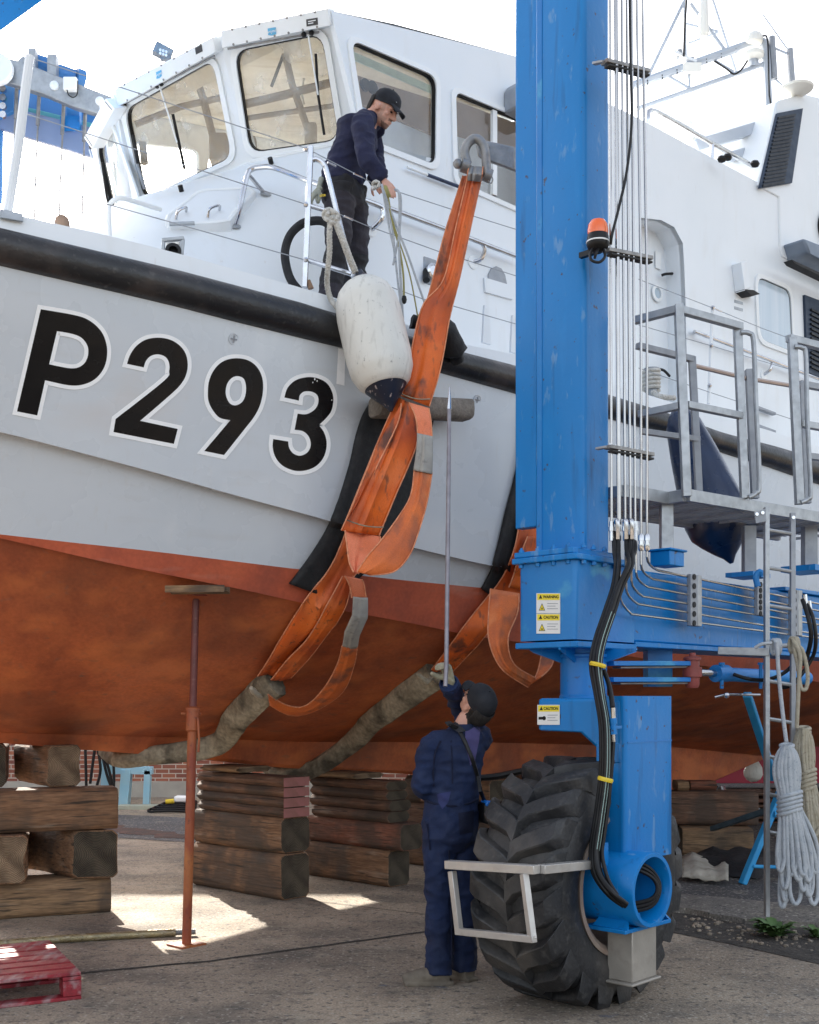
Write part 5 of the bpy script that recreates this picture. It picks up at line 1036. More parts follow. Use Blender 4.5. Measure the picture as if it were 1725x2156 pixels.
# ---- signal mast and antennas
MY = 13.2; W_ = T['whitem']
T['mastp'] = mk('mast_grey', (.40, .45, .52), (.46, .5, .56), 4, .4)
def mt(px, r_, Y=MY, nm='mast_tube', mat=None, sm=0): return tubo([P(u, v, Y) for u, v in px], r_ * 1.15, nm, mat or T['mastp'], sm=sm, n=8)
mt([(1330, 181), (1580, 92), (1600, 88), (1611, 100), (1616, 170), (1619, 262)], .042, sm=4); mt([(1340, 230), (1610, 134)], .024)
mt([(1441, -30), (1444, 122)], .014); mt([(1440, 4), (1366, 158)], .018); mt([(1455, 8), (1526, 105)], .018); mt([(1498, -10), (1550, 150)], .014, 14); mt([(1445, 50), (1512, 66)], .012, 14); mt([(1448, 92), (1512, 68)], .012, 14)
mt([(1407, 160), (1452, 186)], .014); mt([(1451, 150), (1452, 186)], .014); mt([(1505, 128), (1545, 152)], .016); mt([(1625, 78), (1631, 167)], .034, mat=T['galvd']); mt([(1663, 104), (1668, 175)], .034, mat=T['galvd']); mt([(1628, 100), (1662, 115)], .012); mt([(1606, 30), (1660, 106)], .007); mt([(1632, 166), (1648, 180)], .01)
mt([(1446, -5), (1442, 60), (1440, 118)], .011, MY - .1, 'mast_cable', T['black'], 3); mt([(1504, 128), (1530, 145), (1545, 156), (1560, 148), (1574, 128)], .009, MY - .1, 'mast_cable', T['black'], 3); mt([(1580, 80), (1605, 76), (1617, 88), (1620, 200), (1630, 240)], .009, MY - .1, 'mast_cable', T['black'], 3)
for i in range(8):
    u = 1361 + i * 31; v = 171 - i * 11.2; m = M(); m.lathe(P(u, v, MY), [(.045, -.006), (.045, .006)], V((.94, 0, .34)), 12); m.build('cable_band', T['black'], boat)
def dome(u, v, r_, prof, nm='radome'): m = M(); m.lathe(P(u, v, MY - .05), [(a * r_, b * r_) for a, b in prof], UP, 28); return m.build(nm, mk('radome_cream', (.80, .79, .74), (.78, .77, .72), 3, .5) if 'radome_cream' not in bpy.data.materials else bpy.data.materials['radome_cream'], boat, ang=50)
dome(1588, 92, .10, [(.5, 0), (.9, .1), (1, .5), (.85, .95), (.5, 1.2), (.01, 1.3)]); dome(1587, 120, .115, [(.4, -.1), (.95, 0), (1, .3), (.8, .5), (.1, .6)]); dome(1678, 193, .185, [(.3, -.06), (.6, 0), (.95, .1), (1, .22), (.8, .33), (.01, .38)]); dome(1482, 78, .06, [(.6, 0), (.9, .4), (1, 1.2), (.9, 4), (.7, 9)], 'antenna_dome')
mt([(1587, 120), (1588, 140)], .05); mt([(1431, 106), (1431, 122)], .03, mat=T['galvd']); mt([(1456, 122), (1456, 132)], .03, mat=T['galvd']); m = M(); m.box(P(1441, 124, MY), (.28, .12, .03), (V((.85, 0, -.4)).normalized(), V((0, 1, 0)), V((.4, 0, .85)).normalized())); m.build('lamp_shelf', T['white'], boat)
m = M(); m.box(P(1455, 148, MY), (.2, .15, .10)); m.build('nav_lamp', bpy.data.materials['radome_cream'], boat)
m = M(); m.beam(P(1460, 310, 12.6), P(1640, 255, 13.4), .12, .12); m.beam(P(1520, 336, 12.9), P(1640, 302, 13.5), .12, .10); m.beam(P(1575, 295, 13.1), P(1600, 316, 13.2), .08, .05); m.build('roof_gantry', T['mastp'], boat, bev=.01)
m = M(); m.prism([P(1370, 262, 13.5), P(1370, 250, 13.5), P(1460, 252, 13.5), P(1458, 275, 13.5), P(1385, 276, 13.5)], V((.1, .3, 0))); m.build('life_raft', bpy.data.materials['radome_cream'], boat, bev=.03)
for u, v in ((1520, 335), (1532, 331), (1590, 345)): m = M(); m.ball(P(u, v, 12.0), .05, 8, (1, .7, .8)); m.build('deck_speaker', T['black'], boat)
# the rod behind the mast top
# ---------------------------------------------------------------- lift's far side, seen over the bow
far = thing('gantry_crane', 'blue lift beam and galvanised sheave arm with hanging wires beyond the bow', 'crane', P(60, 300, 13))
T['hz'] = mk('faded_blue', (.035, .17, .42), (.05, .19, .44), 3, .5); FY = 13.0; FD = V((-.1, -.35, 0))
def fp_(px, Y, d, nm, mat, bev=.01): m = M(); m.prism([P(u, v, Y) for u, v in px], d); return m.build(nm, mat, far, bev=bev)
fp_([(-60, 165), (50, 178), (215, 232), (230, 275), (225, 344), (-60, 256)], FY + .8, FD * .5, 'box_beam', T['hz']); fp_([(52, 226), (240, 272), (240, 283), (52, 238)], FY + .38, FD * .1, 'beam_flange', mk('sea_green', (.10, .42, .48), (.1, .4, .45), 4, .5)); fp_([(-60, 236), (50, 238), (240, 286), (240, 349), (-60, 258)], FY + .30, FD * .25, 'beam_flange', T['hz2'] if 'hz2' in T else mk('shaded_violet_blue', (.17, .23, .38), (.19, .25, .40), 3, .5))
fp_([(-60, 176), (44, 182), (44, 246), (9, 262), (6, 430), (-60, 430)], FY + .3, FD * .4, 'leg', T['hz'])
for k in range(4): m = M(); m.lathe(P(8, 190 + k * 18, FY + .08), [(.04, 0), (.04, .04), (.02, .04)], V((0, -1, 0)), 8); m.build('bolt', T['steel'], far)
arm_ = fp_([(-60, 96), (0, 117), (50, 131), (140, 167), (237, 204), (230, 236), (200, 238), (150, 223), (90, 197), (40, 182), (24, 176), (-60, 150)], FY - .1, V((.03, .12, 0)), 'sheave_arm', T['galv'])
m = M(); m.lathe(P(-2, 150, FY - .15), [(.17, 0), (.17, .08)], V((0, -1, 0)), 32); m.build('sheave', T['whitem'], far, bev=.01)
for u, v in ((15, 142), (115, 181), (211, 214)): m = M(); m.lathe(P(u, v, FY - .1), [(.05, 0), (.05, .02), (.03, .03)], V((0, -1, 0)), 14); m.build('arm_pin', T['whitem'], far)
m = M(); m.cyl(P(66, 128, FY + .15), P(112, 143, FY + .2), .09, 20); m.cyl(P(122, 152, FY + .15), P(160, 166, FY + .2), .09, 20); m.cyl(P(160, 164, FY + .15), P(176, 170, FY + .2), .11, 20); m.build('winch_drum', T['hz'], far)
m = M(); m.box(P(112, 152, FY), (.1, .1, .35)); m.box(P(70, 135, FY), (.08, .1, .3)); m.prism([P(34, 130, FY), P(48, 118, FY), P(60, 122, FY), P(60, 140, FY), P(36, 138, FY)], V((0, .1, 0))); m.build('arm_lug', T['galv'], far)
m = M(); m.box(P(149, 178, FY - .18), (.15, .08, .14)); m.build('control_box', T['whitem'], far, bev=.012)
m = M(); m.tube(smooth([P(141, 188, FY - .2), P(145, 200, FY - .2), P(155, 205, FY - .2), P(163, 197, FY - .2), P(164, 170, FY - .2)], 4), .006, 6); m.build('cable', T['black'], far)
for (u0, v0, u1, v1) in ((83, 194, 71, 520), (135, 213, 122, 560), (180, 228, 171, 580), (36, 180, 26, 400)):
    m = M(); m.tube([P(u0, v0, FY + .1), P(u0 + (u1 - u0) * .6, v0 + (v1 - v0) * .5, FY + .1), P(u1, v1, FY + .1)], .011, 6); m.build('wire_rope', T['iron'], far)
    m = M(); m.tube([P(u0, v0, FY + .1), P(u0 + (u1 - u0) * .3, v0 + 70, FY + .1)], .022, 6); m.build('wire_sleeve', T['iron'], far)
m = M(); m.box(P(150, 262, FY + .2), (.22, .1, .14)); m.box(P(157, 240, FY + .3), (.14, .1, .4)); m.build('beam_bracket', T['bluew'], far)
m = M(); m.prism([P(-1200, 936, 9), P(-1200, 686, 9), P(900, -830, 9), P(900, -580, 9)], V((-.15, -.5, .0))); tag(m.build('lift_crossbeam', T['blue'], None, bev=.02), 'corner of a blue crossbeam high above the bow at top left', 'crane beam')

for u, v, r_ in ((662, 798, 2.2), (667, 802, 1.6), (658, 805, 1.5), (702, 850, 2.6), (698, 842, 1.4), (704, 860, 1.8)):
    c = hullray(u, v, .0065); a_ = hullray(u + 6, v, .0065); b_ = hullray(u, v + 6, .0065); m = M(); e1 = (a_ - c).normalized() * r_ * .003; e2 = (b_ - c).normalized() * r_ * .0035
    m.add([c + e1, c + e2 * 1.4, c - e1 * .8 + e2 * .3, c - e2], [(0, 1, 2, 3)]); m.build('paint_chip', T['paintwhite'], boat)
# ---------------------------------------------------------------- things on the ground
def wood(name, c1, c2, c3=(.05, .04, .03)):
    return mk(name, c1, c2, 3, .82, stretch=(.8, 8, 8), lay=[(c3, 3, .48, .74, .8, (1, 1, 1)), ((.02, .016, .012), 5, .57, .66, .85, (.5, 6, 9)), ((.50, .40, .30), 4, .60, .82, .45, (.7, 3, 5)), ((.06, .045, .035), 1.6, .50, .60, .7, (1.5, 1, 1))], bump=.008, bsc=7, fine=.3, vary=True)
WD = [wood('old_timber', (.155, .078, .038), (.235, .125, .065)), wood('dark_timber', (.13, .065, .038), (.18, .095, .058)), wood('pale_timber', (.29, .175, .09), (.20, .12, .065)), wood('red_timber', (.26, .09, .05), (.18, .075, .045))]
endg = []
def mk_end(name, a, b):
    m = bpy.data.materials.new(name); m.use_nodes = True; t = m.node_tree; bs = t.nodes['Principled BSDF']; N = t.nodes.new; L = t.links.new
    tc = N('ShaderNodeTexCoord'); nz = N('ShaderNodeTexNoise'); nz.inputs['Scale'].default_value = 7; wv = N('ShaderNodeTexWave'); wv.wave_type = 'RINGS'; wv.rings_direction = 'X'; wv.inputs['Scale'].default_value = 26; wv.inputs['Distortion'].default_value = 2.5; wv.inputs['Detail'].default_value = 3
    r1 = N('ShaderNodeValToRGB'); r1.color_ramp.elements[0].color = (*a, 1); r1.color_ramp.elements[1].color = (*b, 1); mx = N('ShaderNodeMix'); mx.data_type = 'RGBA'; mx.blend_type = 'MULTIPLY'; mx.inputs[0].default_value = .8
    r2 = N('ShaderNodeValToRGB'); r2.color_ramp.elements[0].position = .35; r2.color_ramp.elements[1].position = .62; r2.color_ramp.elements[0].color = (.35, .32, .3, 1)
    L(tc.outputs['Object'], wv.inputs[0]); L(tc.outputs['Object'], nz.inputs[0]); L(wv.outputs[0], r1.inputs[0]); L(nz.outputs[0], r2.inputs[0]); L(r1.outputs[0], mx.inputs[6]); L(r2.outputs[0], mx.inputs[7]); L(mx.outputs[2], bs.inputs['Base Color']); bs.inputs['Roughness'].default_value = .9
    bp = N('ShaderNodeBump'); bp.inputs['Distance'].default_value = .004; L(wv.outputs[0], bp.inputs['Height']); L(bp.outputs[0], bs.inputs['Normal']); return m
EG = [mk_end('end_grain', (.17, .11, .065), (.34, .24, .15)), mk_end('dark_end_grain', (.035, .030, .022), (.13, .10, .065))]
rnd = random.Random(3)
def timber(corner, dx, L_, W_, z0, z1, mat, label, grp, end=1, name='timber_block', chip=.012, pat=None, cat='timber'):
    """corner: near end corner; dx: unit vector along the length away from the corner; width runs to dx rotated"""
    dy = pat or V((dx.y, -dx.x, 0)); c = V((corner.x, corner.y, 0)); nx = 14; ny = 4; H = z1 - z0; sd_ = rnd.random() * 50
    m = M(); rings = []
    prof = []
    for k in range(4):
        pass
    def sec(t):
        pts = []; r_ = .035
        base_ = [(r_, 0), (W_ - r_, 0), (W_, r_), (W_, H - r_), (W_ - r_, H), (r_, H), (0, H - r_), (0, r_)]
        full = []
        for (a0, b0), (a1, b1) in zip(base_, base_[1:] + base_[:1]):
            n_ = 4 if abs(a1 - a0) + abs(b1 - b0) > .05 else 1
            full += [(a0 + (a1 - a0) * i / n_, b0 + (b1 - b0) * i / n_) for i in range(n_)]
        for y, z in full:
            p = c + dx * t * L_ + dy * y + UP * (z0 + z); q = p * 5 + V((sd_, 0, 0))
            w_ = noise.noise(q) * chip * .8 + noise.noise(q * 3.1) * chip * .5 + (noise.noise(q * .35) * chip)
            ctr_ = c + dx * t * L_ + dy * W_ / 2 + UP * (z0 + H / 2); d = (p - ctr_).normalized(); d.z *= .25; pts.append(p + d * (w_ - chip * .6))
        return pts
    ts = [0, .004] + [i / nx for i in range(1, nx)] + [.996, 1]
    for i, t in enumerate(ts):
        s_ = sec(t)
        if i in (0, len(ts) - 1):
            cc_ = sum(s_, V((0, 0, 0))) / len(s_); s_ = [cc_ + (p - cc_) * .95 for p in s_]
        rings.append(s_)
    m.loft(rings, cap=False); m.mi = 1; n = len(rings[0]); b = len(m.v)
    for rg in (rings[0], rings[-1]):
        b = len(m.v); cc_ = sum(rg, V((0, 0, 0))) / n; m.v += rg + [cc_]; 
        for k in range(n): m.f.append([b + k, b + (k + 1) % n, b + n]); m.m.append(1)
    # ring texture is centred on the object's origin: build about the block's middle
    mid = c + dy * W_ / 2 + UP * (z0 + H / 2)
    m.v = [V(((p - mid).dot(dx), (p - mid).dot(dy), (p - mid).z)) for p in m.v]
    o = m.build(name, [mat, EG[end]], None, ang=50); o.matrix_world = Matrix(((dx.x, dy.x, 0, mid.x), (dx.y, dy.y, 0, mid.y), (0, 0, 1, mid.z), (0, 0, 0, 1)))
    ORI[o.name] = V((0, 0, 0)); tag(o, label, cat, grp); return o
BK = -CL                              # away from the camera across the keel
def stack(corner, spec, where, grp, pink=False):
    z = 0; nm = {0: 'lowest', 1: 'second lowest'}
    for i, (h, L_, W_, inx, iny, mi, kind) in enumerate(spec):
        o = timber(V((corner.x, corner.y, 0)) + BK * inx + AL * iny, BK, L_, W_, z, z + h - .002, WD[mi], f'{kind} {where}', grp, 1, 'timber_block' if h > .15 else 'timber_plank', pat=AL, chip=.012 if h > .15 else .006)
        z += h
        if pink and h < .15:
            m = M(); c = V((corner.x, corner.y, 0)) + BK * (inx - .006) + AL * iny; m.prism([c + AL * .0 + UP * (z - h + .004), c + AL * (W_ - .0) + UP * (z - h + .004), c + AL * (W_ - .0) + UP * (z - .006), c + AL * .0 + UP * (z - .006)], BK * .004)
            mm = [V(((p - o.matrix_world.translation).dot(BK), (p - o.matrix_world.translation).dot(AL), p.z - o.matrix_world.translation.z)) for p in m.v]; m.v = mm
            m.build('pink_paint', mk('pink_paint', (.34, .13, .12), (.26, .11, .09), 9, .8, bump=.003, bsc=30) if 'pink_paint' not in bpy.data.materials else bpy.data.materials['pink_paint'], o)
    return z
c1 = G(590, 1898); top1 = stack(c1, [(.385, 1.22, .33, 0, 0, 0, 'lowest thick timber'), (.30, 1.22, .33, .01, .01, 0, 'second thick timber from the ground'), (.085, 1.18, .28, -.02, .02, 1, 'lowest plank with pink end'), (.085, 1.2, .28, -.02, .02, 1, 'second plank with pink end'), (.085, 1.2, .28, -.02, .02, 1, 'third plank with pink end'), (.085, 1.2, .28, -.02, .02, 1, 'topmost plank with pink end')], 'in the keel stack right of the red prop', 'timbers stacked under the keel', True)
c2 = G(815, 1870); stack(c2, [(.33, 1.1, .30, 0, 0, 0, 'lowest thick timber'), (.24, 1.25, .30, -.14, .02, 3, 'middle timber with blackened end'), (.10, 1.0, .30, .0, 0, 1, 'lowest plank'), (.10, 1.05, .30, .0, .02, 1, 'second plank'), (.085, 1.0, .30, .02, 0, 1, 'third plank'), (.085, 1.0, .30, .02, 0, 1, 'topmost plank')], 'in the keel stack just left of the man in overalls', 'timbers stacked under the keel')
# planks and wedges between stack and keel
for (u, v, lab) in ((548, 1614, 'weathered wedge board on top of the stack right of the prop'), (790, 1628, 'weathered wedge board on top of the stack left of the man')):
    Y_ = 10.1 if u < 700 else 10.6; p = P(u, v, Y_); timber(V((p.x - .2, p.y - .1, 0)), BK, .5, .4, p.z - .05, p.z + .0, WD[2], lab, 'timbers stacked under the keel', 0, 'timber_wedge', pat=AL, chip=.004)
c3 = V((c2.x + .95, c2.y + .75, 0)); stack(c3, [(.33, 1.1, .30, 0, 0, 0, 'bottom timber'), (.30, 1.1, .30, 0, 0, 1, 'middle timber'), (.27, 1.1, .30, 0, 0, 0, 'top timber')], 'in the stack behind the man in overalls', 'timbers stacked under the keel')
c4 = V((c3.x + .95, c3.y + .75, 0)); stack(c4, [(.33, 1.1, .30, 0, 0, 0, 'bottom timber'), (.30, 1.1, .30, 0, 0, 1, 'middle timber'), (.22, 1.1, .30, 0, 0, 0, 'top timber')], 'in the stack behind the big tyre', 'timbers stacked under the keel')
# left crib
GL_ = 'timbers of the crib at the left'
a0, a1 = G(235, 1922), G(0, 1938); dL = (a1 - a0).normalized(); dN = V((-dL.y, dL.x, 0)); dN = dN if dN.y > 0 else -dN
timber(a0, dL, 1.6, .36, 0, .285, WD[2], 'pale bottom timber of the left crib lying on the concrete', GL_, 0, pat=dN)
b0 = P(155, 1850, 9.0); Yb = b0.y
timber(V((b0.x, 8.98, 0)), V((-.62, .78, 0)).normalized(), 1.0, .33, .288, .66, WD[0], 'dark square end timber, right one of the pair in the left crib', GL_, 1, pat=V((.92, .30, 0)).normalized(), chip=.02)
timber(V((P(-22, 1860, 8.75).x, 8.62, 0)), V((-.3, .95, 0)).normalized(), 1.0, .33, .29, .66, WD[0], 'rounded end timber, left one of the pair in the left crib', GL_, 0, pat=V((.95, .3, 0)).normalized(), chip=.035)
d0 = P(250, 1750, 9.05); timber(V((d0.x, d0.y, 0)), dL, 1.7, .36, .665, .985, WD[0], 'long grey brown timber lying across the left crib', GL_, 1, pat=dN)
m = M(); 
e0 = P(102, 1660, 9.1); timber(V((e0.x, 9.02, 0)), V((-.55, .83, 0)).normalized(), .9, .29, .99, 1.315, WD[0], 'cracked end grain timber on top of the left crib under the keel', GL_, 0, pat=V((.83, .55, 0)).normalized(), chip=.02)
timber(V((P(-25, 1660, 9.1).x, 9.0, 0)), V((-.3, .95, 0)).normalized(), .9, .17, .99, 1.33, WD[1], 'dark timber at the picture edge on top of the left crib', GL_, 1, pat=V((.95, .3, 0)).normalized())
# steel prop
pb = G(393, 1990); pt = allray(432, 1238, .03)
pr_ = thing('steel_prop', 'rusty red adjustable steel prop holding up the hull left of the slings', 'prop', pb)
T['prop_shade'] = mk('prop_shaded', (.10, .022, .018), (.14, .03, .025), 6, .45, lay=[((.28, .12, .09), 30, .6, .72, .5)])  # shade put into the upper tube's colour, against the sunlit orange lower tube
T['prop'] = mk('prop_red', (.24, .045, .02), (.34, .085, .025), 6, .5, lay=[((.52, .20, .05), 6, .5, .75, .7, (1, 1, .4)), ((.05, .02, .02), 30, .6, .75, .6)], bump=.002, bsc=40)
mid = pb.lerp(pt, .675)
pt = P(416, 1243, mid.y + .05) if False else pt
axp = (P(413, 1245, pb.y + .02) - pb).normalized()
topz = pb + axp * ((pt.z - pb.z - .02) / axp.z); mid = pb.lerp(topz, .67)
for nm, a_, b_, r_ in (('lower_tube', pb + axp * .01, mid, .0315), ('upper_tube', mid, topz, .025)):
    m = M(); m.cyl(a_, b_, r_, 20); m.build(nm, T['prop'] if r_ > .03 else T['prop_shade'], pr_)
m = M(); m.lathe(mid, [(.036, -.14), (.044, -.13), (.044, .0), (.05, .0), (.05, .02), (.03, .03)], axp, 16); m.cyl(mid - V((.08, 0, .02)), mid + V((.05, .03, -.02)), .008, 8); m.tube([mid + V((.04, -.03, -.05)), mid + V((.05, -.04, -.2)), mid + V((.045, -.04, -.28))], .008, 6); m.build('collar_nut', T['prop'], pr_)
m = M(); m.box(pb + UP * .006, (.20, .18, .012), AX); m.build('foot_plate', T['prop'], pr_)
m = M(); m.box(topz + UP * .0, (.16, .16, .012), AX); m.build('head_plate', T['prop'], pr_)
tw = timber(topz + V((-.14, -.12, 0)), V((1, -.1, 0)).normalized(), .40, .16, topz.z + .008, topz.z + .032, WD[2], 'thin weathered board between the steel prop and the hull', None, 0, 'timber_wedge', chip=.004, cat='board')
# pole wrapped in film
pp = [G(-60, 1999), G(0, 1996), G(120, 1986), G(255, 1978), G(370, 1972)]
po_ = thing('wrapped_pole', 'tarnished pole wrapped in clear film lying on the concrete at left', 'pole', pp[2])
T['brass'] = mk('film_wrapped_brass', (.34, .27, .13), (.22, .18, .10), 7, .3, .5, stretch=(1, 6, 6), lay=[((.55, .5, .4), 9, .55, .7, .7), ((.05, .04, .03), 6, .6, .75, .6)], bump=.006, bsc=25, coat=.4)
m = M(); m.tube([p + UP * .028 for p in resample(smooth(pp, 6), 40)], [.028 + .003 * noise.noise(V((i * .6, 0, 0))) for i in range(40)], 14); m.build('wrapped_tube', T['brass'], po_)
m = M(); d = (pp[-1] - pp[-2]).normalized(); m.lathe(pp[-1] + UP * .028, [(.018 + (.004 if i % 2 else 0), i * .006) for i in range(24)], d, 12); m.build('threaded_end', T['iron'], po_)
# red pallet
pc = G(172, 2104); px_ = (G(0, 2124) - pc).normalized(); py_ = V((-px_.y, px_.x, 0)); py_ = py_ if py_.y > 0 else -py_
pal = thing('red_pallet', 'worn red wooden pallet in the bottom left corner', 'pallet', pc)
T['palred'] = mk('pallet_red', (.30, .015, .025), (.20, .012, .02), 5, .6, stretch=(1, 1, 1), lay=[((.40, .33, .32), 3, .50, .72, .75, (5, 1, 5)), ((.06, .02, .02), 12, .55, .75, .6)], bump=.003, bsc=30, fine=.2)
pax = (px_, py_, UP)
def pbx(x0, x1, y0, y1, z0, z1, nm):
    m = M(); m.box(pc + px_ * (x0 + x1) / 2 + py_ * (y0 + y1) / 2 + UP * (z0 + z1) / 2, (x1 - x0, y1 - y0, z1 - z0), pax); m.build(nm, T['palred'], pal, bev=.004)
for k in range(7): pbx(0, 1.2, .01 + k * .142, .12 + k * .142, .132, .152, 'top_board')
for x in (0, .55, 1.1):
    pbx(x, x + .1, 0, 1.0, .110, .130, 'stringer')
    for y in (0, .44, .88): pbx(x, x + .1, y, y + .12, .022, .108, 'block')
for y in (0, .44, .9): pbx(0, 1.2, y, y + .1, 0, .02, 'bottom_board')
# ---- brick building far behind
WY = 20.0
bm_ = bpy.data.materials.new('red_brick'); bm_.use_nodes = True; t = bm_.node_tree; bs = t.nodes['Principled BSDF']; N = t.nodes.new; L = t.links.new
tc = N('ShaderNodeTexCoord'); mp = N('ShaderNodeMapping'); mp.inputs['Rotation'].default_value = (R(90), 0, 0); mp.inputs['Scale'].default_value = (1, 1, 1); br = N('ShaderNodeTexBrick'); br.inputs['Scale'].default_value = 1.0; br.inputs['Brick Width'].default_value = .235; br.inputs['Row Height'].default_value = .078; br.inputs['Mortar Size'].default_value = .008; br.inputs['Color1'].default_value = (.30, .10, .055, 1); br.inputs['Color2'].default_value = (.17, .055, .04, 1); br.inputs['Mortar'].default_value = (.42, .38, .32, 1)
L(tc.outputs['Object'], mp.inputs[0]); L(mp.outputs[0], br.inputs[0]); L(br.outputs[0], bs.inputs['Base Color']); bs.inputs['Roughness'].default_value = .85
bld = thing('brick_building', 'long red brick building behind the boat, seen below its keel', 'building', V((-8, WY, 0)))
m = M(); m.box(V((-14, WY + 3, 2.5)), (32, 6, 5.0)); m.build('brick_wall', bm_, bld)  # unseen upper wall, its height set to shape the sun patches under the boat
m = M(); m.box(V((-14, WY - .1, .13)), (32.2, .2, .26)); m.build('plinth', mk('plinth_concrete', (.36, .34, .30), (.3, .28, .25), 3, .8), bld)
m = M(); m.box(V((-14, WY + 3, 5.12)), (32.6, 6.6, .25)); m.build('roof', T['galvd'], bld)
# pale blue trestle
tr_ = thing('steel_trestle', 'pale blue steel trestle in front of the brick wall', 'trestle', P(265, 1695, 18))
T['pblue'] = mk('pale_blue', (.25, .48, .62), (.3, .5, .6), 5, .5, lay=[((.4, .35, .3), 9, .6, .8, .4)])
for a_, b_, w_ in (((226, 1590), (222, 1698), .16), ((268, 1620), (262, 1695), .18), ((312, 1622), (309, 1695), .12)): bar(P(*a_, 18), P(*b_, 18), w_, w_ * .8, 'leg', T['pblue'], tr_)
bar(P(218, 1621, 18), P(322, 1622, 18), .12, .12, 'top_rail', T['pblue'], tr_); bar(P(250, 1699, 17.7), P(350, 1699, 17.7), .25, .06, 'foot_rail', mk('pale_olive', (.38, .40, .32), (.34, .36, .3), 5, .6), tr_)
ca = thing('hanging_hoses', 'black hoses looped over the pale blue trestle by the wall', 'hose', P(210, 1650, 17.8))
for k, px in enumerate(([(180, 1575), (182, 1655)], [(200, 1575), (190, 1650)], [(206, 1575), (212, 1620), (204, 1655)], [(212, 1575), (228, 1640), (240, 1655), (238, 1580)], [(218, 1580), (232, 1630), (236, 1655)])):
    m = M(); m.tube(smooth([P(u, v, 17.7) for u, v in px], 5), .022, 7); m.build('hose', T['black'], ca)
cc_ = thing('coiled_cable', 'black cable coiled on the ground near the brick wall', 'cable', P(370, 1695, 17))
m = M()
for k in range(5):
    c = P(372 + k * 5 - 10, 1698, 17.2 + .1 * k); c.z = .03 + k * .02; m.tube([c + V((math.cos(t) * (.35 - k * .03), math.sin(t) * .22, .01 * math.sin(3 * t))) for t in [i * .35 for i in range(19)]], .018, 6)
m.build('cable_loop', T['black'], cc_)
m = M(); c = P(358, 1688, 17.3); m.cyl(c - V((.06, 0, .0)), c + V((.06, 0, .01)), .035, 12); m.build('plug', T['yellow'], cc_)
m = M(); c = P(388, 1682, 17.5); m.box(c, (.28, .2, .1)); tag(m.build('white_sack', T['paintwhite'], None, bev=.03), 'small white sack by the coiled cable near the wall', 'sack')
# ---- right background
timber(V((P(1598, 1760, 12.6).x, 12.6, 0)), V((-.93, -.05, 0)).normalized() if False else V((-1, .12, 0)).normalized(), 3.0, .40, .30, .66, WD[1], 'long heavy baulk below the keel right of the blue leg', 'timbers at the stern', 1, pat=V((.12, 1, 0)).normalized())
timber(V((P(1585, 1800, 12.4).x, 12.35, 0)), V((-1, .12, 0)).normalized(), .74, .55, .004, .29, WD[2], 'short square block under the heavy baulk by the blue leg', 'timbers at the stern', 1, pat=V((.12, 1, 0)).normalized())
for i, (u0, u1, v0, v1, Y_, lb_) in enumerate(((1428, 1452, 1664, 1684, 12.8, 'small pale block on the heavy baulk next to the blue leg'), (1455, 1510, 1668, 1686, 12.9, 'reddish block on the heavy baulk under the keel heel'))):
    p = P(u1, v1, Y_); timber(V((p.x, p.y, 0)), V((-1, 0, 0)), (u1 - u0) / F * Y_, .3, .665, .665 + (v1 - v0) / F * Y_, WD[2 if i == 0 else 3], lb_, 'timbers at the stern', 0, pat=V((0, 1, 0)), chip=.006)
# folded canvas and mat
m = M(); g4 = [PZ(1440, 1838, .02), PZ(1600, 1850, .02), PZ(1640, 1800, .02), PZ(1460, 1805, .02)]; rows = []
for i in range(13):
    rows.append([g4[0].lerp(g4[1], i / 12).lerp(g4[3].lerp(g4[2], i / 12), j / 8) + UP * (.10 + .05 * noise.noise(V((i * .5, j * .6, 1)))) * (0 if i in (0, 12) or j in (0, 8) else 1) for j in range(9)])
m.loft(rows, cap=False, closed=False); tag(m.build('folded_mat', T['mat'], None, ang=60), 'dark folded rubber mat on the ground beside the blue tripod', 'mat')
m = M(); rows = []
for i in range(15):
    rows.append([PZ(1436 + i * 7, 1836 - j * 6 + i * .6, .10) + UP * (.035 * noise.noise(V((i * .35, j * .5, 5))) + .07 * math.exp(-((i - 4) / 2.2) ** 2) * (j / 5) - (.05 if j == 0 else 0)) for j in range(6)])
m.loft(rows, cap=False, closed=False); tag(m.build('torn_canvas', mk('dirty_canvas', (.50, .46, .38), (.30, .27, .22), 5, .9, bump=.01, bsc=30), None, ang=60, solid=.01), 'torn dirty white canvas lying on the dark mat behind the tyre', 'canvas')
# blue tripod stand
ts = thing('tripod_stand', 'bright blue tubular stand propping the stern behind the ladder', 'stand', P(1620, 1820, 10.5))
T['sblue'] = mk('stand_blue', (.02, .26, .55), (.03, .3, .58), 5, .45)
TY = 10.6
for a_, b_, w_ in (((1573, 1462, 9.6), (1630, 1640, 10.6), .07), ((1655, 1640, 10.7), (1563, 1862, 10.5), .07), ((1585, 1824, 10.5), (1660, 1826, 10.8), .04), ((1640, 1600, 10.8), (1720, 1850, 11.0), .10)):
    m = M(); m.beam(P(*a_), P(*b_), w_, w_ * .8); m.build('leg', T['sblue'], ts, bev=.01)
m = M(); m.prism([P(1690, 1790, 10.7), P(1725, 1775, 10.7), P(1740, 1850, 10.7), P(1722, 1846, 10.7)], V((0, .15, 0))); m.build('foot', T['sblue'], ts, bev=.01)
m = M(); m.cyl(P(1630, 1714, 10.6), P(1645, 1714, 10.6), .03, 10); m.build('leg_pin', T['sblue'], ts)
m = M(); m.beam(P(1500, 1745, 12.3), P(1620, 1705, 11.0), .05, .05); m.build('brace', mk('dull_blue', (.05, .11, .15), (.08, .15, .2), 5, .5), ts)
